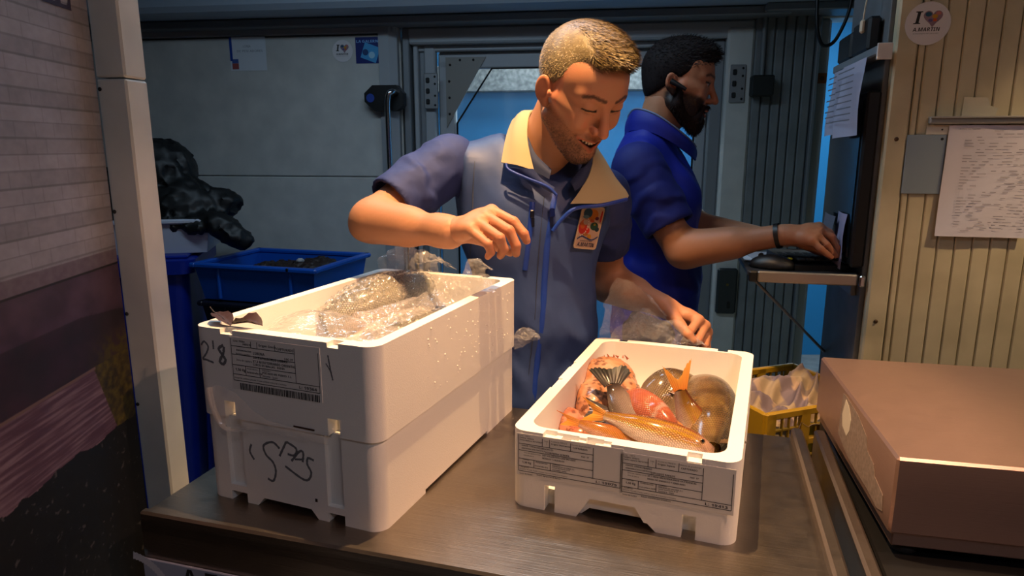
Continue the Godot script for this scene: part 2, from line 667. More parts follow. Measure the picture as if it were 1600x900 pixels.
func glyphs(into: Soup, s: String, height: float, t: Transform3D, bold := true, face := "Droid Sans", width := 0.0) -> void:
	var key := face + str(bold)
	if not font_cache.has(key):
		var f := SystemFont.new()
		f.font_names = PackedStringArray([face])
		f.font_weight = 700 if bold else 400
		font_cache[key] = f
	var tm := TextMesh.new()
	tm.font = font_cache[key]
	tm.font_size = 24
	tm.pixel_size = height / (0.71 * 24.0)
	tm.depth = 0.0
	tm.curve_step = 3.0
	tm.horizontal_alignment = HORIZONTAL_ALIGNMENT_LEFT
	tm.vertical_alignment = VERTICAL_ALIGNMENT_CENTER
	tm.text = s
	var lo := INF
	var hi := -INF
	for n in tm.get_surface_count():
		for p in tm.surface_get_arrays(n)[Mesh.ARRAY_VERTEX]:
			lo = minf(lo, p.x); hi = maxf(hi, p.x)
	var sx := width / (hi - lo) if width > 0.0 else 1.0
	for n in tm.get_surface_count():
		var a := tm.surface_get_arrays(n)
		var base := into.v.size()
		for p in a[Mesh.ARRAY_VERTEX]: into.vert(t * Vector3((p.x - lo) * sx, p.y, p.z))
		var ids: PackedInt32Array = a[Mesh.ARRAY_INDEX] if a[Mesh.ARRAY_INDEX] != null else PackedInt32Array(range(a[Mesh.ARRAY_VERTEX].size()))
		for k in range(0, ids.size(), 3): into.ix.append_array([base + ids[k], base + ids[k + 2], base + ids[k + 1]])


func flat_bar(into: Soup, x0: float, y0: float, x1: float, y1: float, z := 0.0) -> void:
	into.quad(Vector3(x0, y0, z), Vector3(x1, y0, z), Vector3(x1, y1, z), Vector3(x0, y1, z))


# a pen stroke on the xy plane
func stroke(into: Soup, pts: Array, w: float, z := 0.0) -> void:
	var c := curve(pts, maxi(pts.size() * 5, 8))
	var rows := []
	for i in c.size():
		var d: Vector2 = (c[mini(i + 1, c.size() - 1)] - c[maxi(i - 1, 0)]).normalized()
		var n := Vector2(-d.y, d.x) * w * (0.5 + 0.08 * sin(i * 2.3))
		rows.append([Vector3(c[i].x + n.x, c[i].y + n.y, z), Vector3(c[i].x - n.x, c[i].y - n.y, z)])
	into.grid(rows)


# ---------------------------------------------------------------- the room
const BW := Vector3(0, 0, -3.023)
const BW_TURN := -8.0
const CR := Vector3(0.832, 0, -1.55)
const CR_TURN := -13.0

func bw(p: Vector3) -> Transform3D:
	return xf(BW, BW_TURN) * Transform3D(Basis(), p)


func cr(p: Vector3, turn := 0.0) -> Transform3D:
	return xf(CR, CR_TURN) * xf(p, turn)


func bw_box(called: String, x0: float, x1: float, y0: float, y1: float, z0: float, z1: float, m: Material, bevel := 0.004) -> MeshInstance3D:
	return struct(called, boxmesh(Vector3(x1 - x0, y1 - y0, z1 - z0), bevel), m, bw(Vector3((x0 + x1) / 2, (y0 + y1) / 2, (z0 + z1) / 2)))


func build_structure() -> void:
	struct("floor", boxmesh(Vector3(9, 0.1, 10), 0.0, Vector3(0, -0.05, -1)), M.floor)
	struct("ceiling", boxmesh(Vector3(9, 0.1, 10), 0.0, Vector3(0, 3.1, -1)), M.ceiling)
	struct("wall_hall_left", boxmesh(Vector3(0.1, 3.1, 10), 0.0, Vector3(-3.2, 1.55, -1)), M.hall)
	struct("wall_hall_right", boxmesh(Vector3(0.1, 3.1, 10), 0.0, Vector3(3.6, 1.55, -1)), M.hall)
	struct("wall_hall_front", boxmesh(Vector3(9, 3.1, 0.1), 0.0, Vector3(0, 1.55, 3.9)), M.hall)
	struct("wall_far", boxmesh(Vector3(9, 3.1, 0.1), 0.0, Vector3(0, 1.55, -4.6)), M.blue_room)
	# back wall with its wide opening
	bw_box("wall_back", -3.3, -0.49, 0.0, 2.9, -0.12, 0.0, M.white_paint)
	bw_box("wall_back_header", -0.49, 2.6, 1.93, 2.9, -0.12, 0.0, M.white_paint)
	bw_box("wall_back_jamb", 0.985, 1.22, 0.0, 1.93, -0.12, -0.02, M.white_paint)
	bw_box("wall_back_end", 1.72, 2.6, 0.0, 1.93, -0.12, 0.0, M.white_paint)
	bw_box("baseboard_back", -3.0, -0.5, 0.0, 0.14, 0.0, 0.06, M.white_paint, 0.02)
	# big sliding cold-room door
	var d1 := part(self, "door_1", boxmesh(Vector3(1.7, 0.008, 0.02), 0.002), M.white_paint, bw(Vector3(-1.42, 1.297, 0.014)))
	d1.set_meta("kind", "structure")
	part(d1, "panel", boxmesh(Vector3(1.70, 0.60, 0.045), 0.004), M.white_paint, Transform3D(Basis(), Vector3(0, 0.3015, 0.012)))
	part(d1, "panel", boxmesh(Vector3(1.70, 1.13, 0.045), 0.004), M.white_paint, Transform3D(Basis(), Vector3(0, -0.5665, 0.012)))
	part(d1, "edge_profile", prismmesh(PackedVector2Array([Vector2(0, 0), Vector2(0.075, 0), Vector2(0.075, 0.03), Vector2(0.045, 0.055), Vector2(0.0, 0.055)]), 1.84), M.frame_paint, Transform3D(Basis(Vector3.RIGHT, -PI / 2) * Basis.from_scale(Vector3(1, -1, 1)), Vector3(0.85, -1.15, -0.01)))
	part(d1, "edge_profile", boxmesh(Vector3(1.78, 0.045, 0.05), 0.006), M.frame_paint, Transform3D(Basis(), Vector3(0.03, 0.63, 0.012)))
	# frame of the opening: several stepped profiles
	var f := part(self, "trim_1", boxmesh(Vector3(0.03, 1.93, 0.05), 0.004), M.grey_metal, bw(Vector3(-0.463, 0.965, -0.01)))
	f.set_meta("kind", "structure")
	part(f, "profile", boxmesh(Vector3(0.02, 1.9, 0.06), 0.004), M.frame_paint, xf(Vector3(0.035, -0.01, -0.03)))
	part(f, "profile", boxmesh(Vector3(0.026, 1.9, 0.03), 0.002), M.grey_metal, xf(Vector3(0.058, -0.01, -0.05)))
	part(f, "profile", boxmesh(Vector3(0.05, 1.86, 0.05), 0.006), M.frame_paint, xf(Vector3(0.094, -0.03, -0.04)))
	bw_box("trim_2", -0.45, 0.99, 1.862, 1.93, -0.06, 0.02, M.frame_paint, 0.008)
	bw_box("trim_3", -0.43, 0.97, 1.838, 1.862, -0.08, -0.03, M.frame_paint)
	bw_box("trim_4", 0.883, 0.99, 0.0, 1.9, -0.06, 0.03, M.white_paint, 0.01)
	bw_box("trim_5", 0.83, 0.884, 0.0, 1.86, -0.09, -0.02, M.grey_metal, 0.006)
	# second door: a frame with plates across its corners and a pane
	var d2 := part(self, "door_2", boxmesh(Vector3(1.2, 0.07, 0.04), 0.006), M.frame_paint, bw(Vector3(0.26, 1.803, -0.09)))
	d2.set_meta("kind", "structure")
	part(d2, "stile", boxmesh(Vector3(0.075, 1.80, 0.04), 0.006), M.frame_paint, xf(Vector3(-0.5635, -0.9, 0.0)))
	part(d2, "stile", boxmesh(Vector3(0.045, 1.80, 0.04), 0.006), M.frame_paint, xf(Vector3(0.548, -0.9, 0.0)))
	part(d2, "bottom_rail", boxmesh(Vector3(1.05, 0.14, 0.04), 0.006), M.frame_paint, xf(Vector3(0, -1.72, 0.0)))
	for s in [-1.0, 1.0]:
		var g := part(d2, "corner_plate", prismmesh(PackedVector2Array([Vector2(-0.565, 0.012), Vector2(-0.565, -0.29), Vector2(-0.385, 0.012)]), 0.006), std(Color(0.5, 0.49, 0.47), 0.5, 0.2), Transform3D(Basis.from_scale(Vector3(-s, 1, 1)), Vector3(0, 0, 0.022)))
		for q in [Vector2(-0.545, -0.02), Vector2(-0.5, 0.0), Vector2(-0.44, 0.0), Vector2(-0.55, -0.09), Vector2(-0.55, -0.16), Vector2(-0.55, -0.23)]:
			part(g, "bolt", boxmesh(Vector3(0.01, 0.01, 0.006), 0.003), M.dark_gap, xf(Vector3(q.x, q.y, 0.008)))
	var gl := std(Color(0.75, 0.85, 0.9, 0.08), 0.05)
	gl.transparency = BaseMaterial3D.TRANSPARENCY_ALPHA
	part(d2, "pane", boxmesh(Vector3(1.05, 1.62, 0.006), 0.0), gl, xf(Vector3(0, -0.84, -0.005)))
	part(d2, "gasket", tubemesh([Vector3(-0.52, -1.6, 0.01), Vector3(-0.52, -0.27, 0.012), Vector3(-0.36, -0.035, 0.012), Vector3(0.36, -0.035, 0.012), Vector3(0.52, -0.27, 0.012), Vector3(0.52, -1.6, 0.012)], 0.005, 6), M.black)
	# room beyond: lintel and blue-painted wall
	bw_box("wall_beyond", -1.2, 1.1, 0.0, 1.71, -0.75, -0.65, M.blue_room)
	bw_box("trim_6", -1.2, 1.1, 1.71, 1.84, -0.76, -0.6, M.concrete)
	bw_box("trim_13", -0.5, -0.36, 0.0, 1.9, -0.13, -0.09, M.grey_metal)
	bw_box("wall_beyond_left", -1.25, -1.15, 0.0, 2.9, -0.75, -0.12, M.blue_room)
	bw_box("wall_beyond_right", 1.1, 1.16, 0.0, 2.9, -1.4, -0.12, M.blue_room)
	# overhead beam, a strip put in for the shaded gap beneath, a sliding rail
	bw_box("trim_7", -2.6, 2.0, 1.965, 2.10, 0.02, 0.30, std(Color(0.62, 0.68, 0.74), 0.5), 0.02)
	bw_box("trim_8", -2.6, 1.1, 1.93, 1.962, 0.0, 0.12, M.grey_metal)
	bw_box("trim_9", 1.0, 1.6, 1.935, 1.965, 0.0, 0.16, M.grey_metal)
	# ribbed panelling to the right of the opening
	var rp := part(self, "wall_ribbed", boxmesh(Vector3(0.23, 1.94, 0.03), 0.002), M.ribbed, bw(Vector3(1.105, 0.97, 0.0)))
	rp.set_meta("kind", "structure")
	for i in 6:
		part(rp, "panel", boxmesh(Vector3(0.035, 1.94, 0.02), 0.005), M.ribbed, xf(Vector3(-0.096 + 0.0385 * i, 0, 0.02)))
	bw_box("trim_10", 1.222, 1.236, 0.0, 1.93, -0.05, 0.05, M.grey_metal)
	bw_box("trim_11", 1.24, 1.287, 0.0, 1.93, -0.12, 0.0, M.frame_paint, 0.01)
	build_right_block()
	build_poster()


func build_right_block() -> void:
	# cream cold-room block: core, boards on the front, plain side
	struct("wall_right", boxmesh(Vector3(1.62, 2.9, 0.35), 0.0, Vector3(0.81 + 0.004, 1.45, -0.185)), M.cream, xf(CR, CR_TURN))
	var w: Node3D = get_node("wall_right")
	part(w, "corner_trim", boxmesh(Vector3(0.044, 2.9, 0.03), 0.004), M.cream, xf(Vector3(0.022, 1.45, 0.0)))
	part(w, "corner_trim", boxmesh(Vector3(0.012, 2.9, 0.028), 0.002), M.cream, xf(Vector3(0.0525, 1.45, 0.0)))
	var pm := boxmesh(Vector3(0.0335, 2.9, 0.026), 0.0025)
	for i in 24:
		part(w, "plank", pm, M.cream, xf(Vector3(0.0775 + 0.0352 * i, 1.45, 0.0)))
	part(w, "screw", boxmesh(Vector3(0.009, 0.009, 0.006), 0.003), std(Color(0.3, 0.2, 0.1), 0.6, 0.5), xf(Vector3(0.022, 1.446, 0.016)))
	part(w, "screw", boxmesh(Vector3(0.009, 0.009, 0.006), 0.003), std(Color(0.3, 0.2, 0.1), 0.6, 0.5), xf(Vector3(0.022, 1.03, 0.016)))
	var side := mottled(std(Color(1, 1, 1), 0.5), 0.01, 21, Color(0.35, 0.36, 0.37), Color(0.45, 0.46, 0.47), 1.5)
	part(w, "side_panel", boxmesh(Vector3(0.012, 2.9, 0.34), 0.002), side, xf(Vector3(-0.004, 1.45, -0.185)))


func build_poster() -> void:
	# printed panel that runs from the post towards the viewer; local x = distance from the post
	var dir := Vector3(0.07395, 0, 0.99726)
	var W := 0.62
	var H0 := 0.55
	var H1 := 1.95
	var n := noise(31, 0.02, 4)
	var n2 := noise(32, 0.09, 3)
	var tw := 320
	var th := 1000
	var tex := image_tex(tw, th, func(x: int, y: int):
		var w: float = x * W / tw
		var h: float = H1 - y * (H1 - H0) / th
		var g := n.get_noise_2d(x, y)
		var f := n2.get_noise_2d(x, y)
		if h > 1.273:      # white bricks
			var row := floori((h - 1.276) / 0.0205)
			var fy := fposmod(h - 1.276, 0.0205)
			var fx := fposmod(w + (0.02 if row % 2 else 0.0) + 0.004 * sin(row * 12.7), 0.042)
			var tone := 0.56 + 0.035 * sin(row * 2.3 + floorf((w + (0.02 if row % 2 else 0.0) + 0.004 * sin(row * 12.7)) / 0.042) * 37.7) + 0.05 * g + 0.03 * f
			if fy < 0.0022: tone *= 0.80
			elif fx < 0.0016: tone *= 0.90
			return Color(tone * 0.94, tone * 0.93, tone * 1.0)
		if h > 1.252: return Color(0.36, 0.31, 0.36).lerp(Color(0.4, 0.36, 0.4), f + 0.5)
		if h > 1.249: return Color(0.04, 0.03, 0.04)
		var edge := 1.19 - 0.1 * clampf(0.12 - w, 0.0, 1.0)
		var purple := Color(0.30, 0.22, 0.29).lerp(Color(0.22, 0.15, 0.21), clampf(0.5 + g * 1.2, 0, 1))
		if h > edge: return purple
		var dark := Color(0.20, 0.12, 0.17).lerp(Color(0.14, 0.10, 0.13), clampf(0.5 + g, 0, 1))
		if h > 1.11:
			var yg := clampf((0.12 - w) * 14.0, 0, 1) * clampf((1.155 - h) * 40.0, 0, 1) * clampf(0.6 + 1.6 * f, 0, 1)
			return dark.lerp(Color(0.28, 0.26, 0.06), yg * 0.9)
		if h > 1.106 and w > 0.1: return Color(0.40, 0.32, 0.30)
		if h > 1.0 + 0.012 * g:
			if w < 0.085 - 0.4 * (1.06 - h): return Color(0.33, 0.29, 0.08).lerp(Color(0.16, 0.13, 0.07), clampf(0.5 + f, 0, 1))
			var streak := n2.get_noise_2d(x * 0.12, y * 2.2)
			return Color(0.30, 0.20, 0.26).lerp(Color(0.46, 0.38, 0.42), clampf(0.35 + streak * 1.3 + g * 0.4, 0, 1))
		return Color(0.035, 0.03, 0.035) if f < 0.52 else Color(0.25, 0.24, 0.25))
	var m := std(Color(1, 1, 1), 0.55)
	m.albedo_texture = tex
	var b := Basis(dir, Vector3.UP, dir.cross(Vector3.UP))
	var at := Vector3(-0.627, H0, -1.06)
	struct("wall_left", boxmesh(Vector3(0.62, 2.95, 0.03), 0.0, Vector3(0.31, 0.925, 0.0165)), M.frame_paint, Transform3D(b, at))
	var s := Soup.new()
	s.quad(Vector3(W, 0, -0.0002), Vector3(0, 0, -0.0002), Vector3(0, H1 - H0, -0.0002), Vector3(W, H1 - H0, -0.0002), [Vector2(1, 1), Vector2(0, 1), Vector2(0, 0), Vector2(1, 0)])
	s.quad(Vector3(0, 0, 0.0012), Vector3(W, 0, 0.0012), Vector3(W, H1 - H0, 0.0012), Vector3(0, H1 - H0, 0.0012), [Vector2(0, 1), Vector2(1, 1), Vector2(1, 0), Vector2(0, 0)])
	var p := thing("printed_poster", "large printed wall poster of white bricks above a purple wharf", "poster", Vector3.ZERO)
	p.transform = Transform3D(b, at)
	part(p, "print", s.mesh(), m)
	var g := Soup.new()
	# the end of a word in dark purple serifs, read along the panel towards the post
	glyphs(g, "AL", 0.075, Transform3D(Basis(Vector3(-1, 0, 0), Vector3.UP, Vector3(0, 0, -1)), Vector3(0.145, 1.655 - H0, -0.0012)), true, "Droid Serif", 0.1)
	part(p, "lettering", g.mesh(), std(Color(0.14, 0.08, 0.20), 0.6))
	# white post at the end of the poster
	var post := part(self, "trim_12", boxmesh(Vector3(0.05, 1.53, 0.05), 0.003), M.white_paint, Transform3D(Basis(Vector3.UP, deg_to_rad(-8.0)), Vector3(-0.601, 0.765, -1.085)))
	post.set_meta("kind", "structure")
	part(post, "post_top", boxmesh(Vector3(0.05, 1.4, 0.05), 0.003), M.white_paint, xf(Vector3(0, 1.467, 0)))
	for y in [1.515, 1.33, 1.165, 1.01]:
		part(post, "screw", boxmesh(Vector3(0.006, 0.006, 0.004), 0.002), M.dark_gap, xf(Vector3(-0.019, y - 0.765, 0.026)))


# ---------------------------------------------------------------- counter and scale
const T0 := Vector3(-0.549, 0.0, -0.905)
const T_TURN := -16.0

func build_counter() -> void:
	var t := thing("steel_counter", "brushed stainless steel counter under the white foam boxes", "counter", T0, deg_to_rad(T_TURN))
	part(t, "worktop", boxmesh(Vector3(0.965, 0.03, 0.555), 0.003, Vector3(0.4825, 0.885, -0.2775)), M.steel_top)
	part(t, "front_lip", boxmesh(Vector3(0.965, 0.014, 0.014), 0.0035, Vector3(0.4825, 0.8985, -0.0065)), M.steel_top)
	part(t, "side_rail", boxmesh(Vector3(0.02, 0.026, 0.56), 0.004, Vector3(0.962, 0.905, -0.28)), M.steel_top)
	part(t, "apron", boxmesh(Vector3(0.965, 0.24, 0.012), 0.002, Vector3(0.4825, 0.772, -0.006)), M.steel_top)
	part(t, "side_apron", boxmesh(Vector3(0.012, 0.2, 0.53), 0.002, Vector3(0.008, 0.77, -0.28)), M.steel_top)
	for x in [0.03, 0.93]:
		for z in [-0.04, -0.52]:
			part(t, "leg", boxmesh(Vector3(0.04, 0.87, 0.04), 0.004, Vector3(x, 0.435, z)), M.steel_top)
	var sg := thing("counter_sign", "white printed sign fixed to the dark counter front", "sign", T0, deg_to_rad(T_TURN))
	part(sg, "board", boxmesh(Vector3(0.6, 0.15, 0.004), 0.001, Vector3(0.302, 0.7575, 0.003)), std(Color(0.62, 0.64, 0.72), 0.5))
	var sw := Soup.new()
	var arc := []
	for i in 9:
		var a := deg_to_rad(10.0 + 75.0 * i / 8.0)
		arc.append(Vector2(-0.02 + 0.07 * cos(a), 0.765 + 0.07 * sin(a)))
	stroke(sw, arc, 0.012, 0.0056)
	part(sg, "swirl", sw.mesh(), std(Color(0.78, 0.78, 0.82), 0.5))
	var sl := Soup.new()
	glyphs(sl, "A TOD", 0.03, xf(Vector3(0.072, 0.814, 0.0058)))
	part(sg, "lettering", sl.mesh(), M.ink)

	var c := thing("scale_counter", "dark lower counter under the weighing scale", "counter", T0, deg_to_rad(T_TURN))
	part(c, "worktop", boxmesh(Vector3(1.0, 0.03, 0.76), 0.003, Vector3(1.53, 0.862, -0.35)), M.black)
	part(c, "edge_rail", boxmesh(Vector3(0.019, 0.10, 0.58), 0.004, Vector3(1.0025, 0.865, -0.28)), M.steel_top)
	part(c, "front_panel", boxmesh(Vector3(1.0, 0.84, 0.012), 0.002, Vector3(1.53, 0.425, 0.02)), M.black)
	part(c, "side_panel", boxmesh(Vector3(0.012, 0.84, 0.58), 0.002, Vector3(1.036, 0.425, -0.28)), M.black)

	var s := thing("weighing_scale", "stainless steel platform scale with peeling label on its side", "scale", Vector3(0.515, 0.8775, -0.837), deg_to_rad(-12.3))
	part(s, "platform", boxmesh(Vector3(0.56, 0.112, 0.455), 0.0035, Vector3(0.28, 0.0895, -0.2275)), M.scale_top)
	part(s, "lower_skirt", boxmesh(Vector3(0.548, 0.03, 0.443), 0.002, Vector3(0.281, 0.028, -0.2275)), M.scale_top)
	for x in [0.03, 0.5]:
		for z in [-0.03, -0.42]:
			var ft := Soup.new()
			ft.lathe(Vector3(x, 0, z), [[0.001, 0.0], [0.018, 0.0], [0.018, 0.006], [0.012, 0.014], [0.012, 0.02]], 16)
			part(s, "foot", ft.mesh(40), M.rubber)
	# worn sticker on the left flank (local x = 0 plane)
	var sb := Basis(Vector3(0, 0, 1), Vector3.UP, Vector3(-1, 0, 0))
	var poly := PackedVector2Array([Vector2(-0.275, 0.135), Vector2(-0.255, 0.137), Vector2(-0.18, 0.132), Vector2(-0.13, 0.118), Vector2(-0.12, 0.1), Vector2(-0.085, 0.094), Vector2(-0.075, 0.08), Vector2(-0.035, 0.072), Vector2(-0.03, 0.05), Vector2(-0.055, 0.042), Vector2(-0.1, 0.046), Vector2(-0.2, 0.045), Vector2(-0.24, 0.05), Vector2(-0.283, 0.06)])
	var wl := part(s, "worn_label", prismmesh(poly, 0.0006), mottled(std(Color(1, 1, 1), 0.5), 0.03, 41, Color(0.42, 0.36, 0.33), Color(0.58, 0.52, 0.48), 6.0, false), Transform3D(sb, Vector3(-0.0002, 0, 0)))
	part(wl, "label_remnant", prismmesh(PackedVector2Array([Vector2(-0.255, 0.131), Vector2(-0.235, 0.128), Vector2(-0.215, 0.11), Vector2(-0.218, 0.09), Vector2(-0.232, 0.075), Vector2(-0.26, 0.082), Vector2(-0.268, 0.1)]), 0.0008), std(Color(0.75, 0.72, 0.66), 0.6), xf(Vector3(0, 0, 0.0003)))


# ---------------------------------------------------------------- foam boxes
const BL := Vector3(-0.2313, 0.9, -1.1459)
const BL_TURN := -21.6
const BR := Vector3(0.2443, 0.9, -1.1247)
const BR_TURN := -21.0

func csg_box(root: CSGCombiner3D, center: Vector3, size: Vector3, cut := true) -> void:
	var b := CSGBox3D.new()
	b.size = size
	b.position = center
	b.operation = CSGShape3D.OPERATION_SUBTRACTION if cut else CSGShape3D.OPERATION_UNION
	root.add_child(b)


func csg_prism(root: CSGCombiner3D, poly: PackedVector2Array, y0: float, y1: float, cut := false) -> void:
	# polygon on the floor plane (x, -z), raised from y0 to y1
	var m := CSGMesh3D.new()
	var s := Soup.new()
	s.prism(poly, y1 - y0, Transform3D(Basis(Vector3.RIGHT, -PI / 2), Vector3(0, y0, 0)))
	m.mesh = s.mesh(30)
	m.operation = CSGShape3D.OPERATION_SUBTRACTION if cut else CSGShape3D.OPERATION_UNION
	root.add_child(m)


func csg_arch(root: CSGCombiner3D, x0: float, x1: float, h: float, z: float, depth: float, slope := 0.012) -> void:
	var m := CSGMesh3D.new()
	var s := Soup.new()
	s.prism(PackedVector2Array([Vector2(x0, -0.01), Vector2(x1, -0.01), Vector2(x1, 0.0), Vector2(x1 - slope, h), Vector2(x0 + slope, h), Vector2(x0, 0.0)]), depth, Transform3D(Basis(), Vector3(0, 0, z)))
	m.mesh = s.mesh(30)
	m.operation = CSGShape3D.OPERATION_SUBTRACTION
	root.add_child(m)


# front = +z; cuts: Callable that adds the notches
func foam_box(w: float, l: float, h: float, wall: float, floor_h: float, cuts: Callable) -> ArrayMesh:
	var c := CSGCombiner3D.new()
	csg_prism(c, rounded_rect(w, l, 0.022, 8), 0.0, h)
	csg_prism(c, rounded_rect(w - wall * 2, l - wall * 2, 0.026, 8), floor_h, h + 0.05, true)
	cuts.call(c)
	c.name = "foam_blank"
	add_child(c)
	await get_tree().process_frame
	await get_tree().process_frame
	var m := c.bake_static_mesh()
	remove_child(c)
	c.free()
	# smooth the rounded corners, keep the edges
	var s := Soup.new()
	for n in m.get_surface_count():
		var a := m.surface_get_arrays(n)
		var base := s.v.size()
		for p in a[Mesh.ARRAY_VERTEX]: s.vert(p)
		var ids: PackedInt32Array = a[Mesh.ARRAY_INDEX] if a[Mesh.ARRAY_INDEX] != null else PackedInt32Array(range(a[Mesh.ARRAY_VERTEX].size()))
		for k in range(0, ids.size(), 3): s.ix.append_array([base + ids[k], base + ids[k + 2], base + ids[k + 1]])
	return s.mesh(25)


func foam_label(parent: Node, x: float, y: float, z: float, w: float, h: float, lot: String, lines: Array, barcode := false) -> void:
	# thin printed label on the front of a box: frame lines, text rows, lot number
	var lb := part(parent, "label", boxmesh(Vector3(w, h, 0.0006), 0.0, Vector3(w / 2, h / 2, 0)), std(Color(0.88, 0.87, 0.85), 0.6), xf(Vector3(x, y, z)))
	var s := Soup.new()
	var zz := 0.0006
	var t := 0.0009
	var line := func(x0, y0, x1, y1): flat_bar(s, x0 * w - (t / 2 if x0 == x1 else 0.0), y0 * h - (t / 2 if y0 == y1 else 0.0), x1 * w + (t / 2 if x0 == x1 else 0.0), y1 * h + (t / 2 if y0 == y1 else 0.0), zz)
	var b := 0.17 if barcode else 0.10
	for yy in [b + 0.12, b + 0.30, b + 0.50, b + 0.66]: line.call(0.02, yy, 0.73, yy)
	line.call(0.02, b, 0.98, b)
	line.call(0.02, b, 0.02, 0.97); line.call(0.73, b + 0.12, 0.73, 0.93); line.call(0.98, b, 0.98, 0.9)
	line.call(0.17, b + 0.12, 0.17, b + 0.30); line.call(0.33, b + 0.12, 0.33, b + 0.30)
	line.call(0.25, b + 0.66, 0.25, 0.95); line.call(0.32, b + 0.66, 0.32, 0.95); line.call(0.52, b + 0.66, 0.52, 0.95)
	line.call(0.73, b + 0.12, 0.98, b + 0.12)
	for r in lines:   # [text, x, y, cap height, bold]
		glyphs(s, r[0], r[3] * h, xf(Vector3(r[1] * w, r[2] * h, zz)), r[4])
	glyphs(s, "L: " + lot, 0.055 * h, xf(Vector3(0.76 * w, (b + 0.055) * h, zz)), true, "Droid Sans", 0.19 * w)
	if barcode:
		var rn := RandomNumberGenerator.new()
		rn.seed = 12
		var bx := 0.09
		while bx < 0.97:
			var bwid := rn.randf_range(0.004, 0.014)
			flat_bar(s, bx * w, 0.0, minf(bx + bwid, 0.98) * w, 0.13 * h, zz)
			bx += bwid + rn.randf_range(0.003, 0.009)
	part(lb, "print", s.mesh(), M.ink)


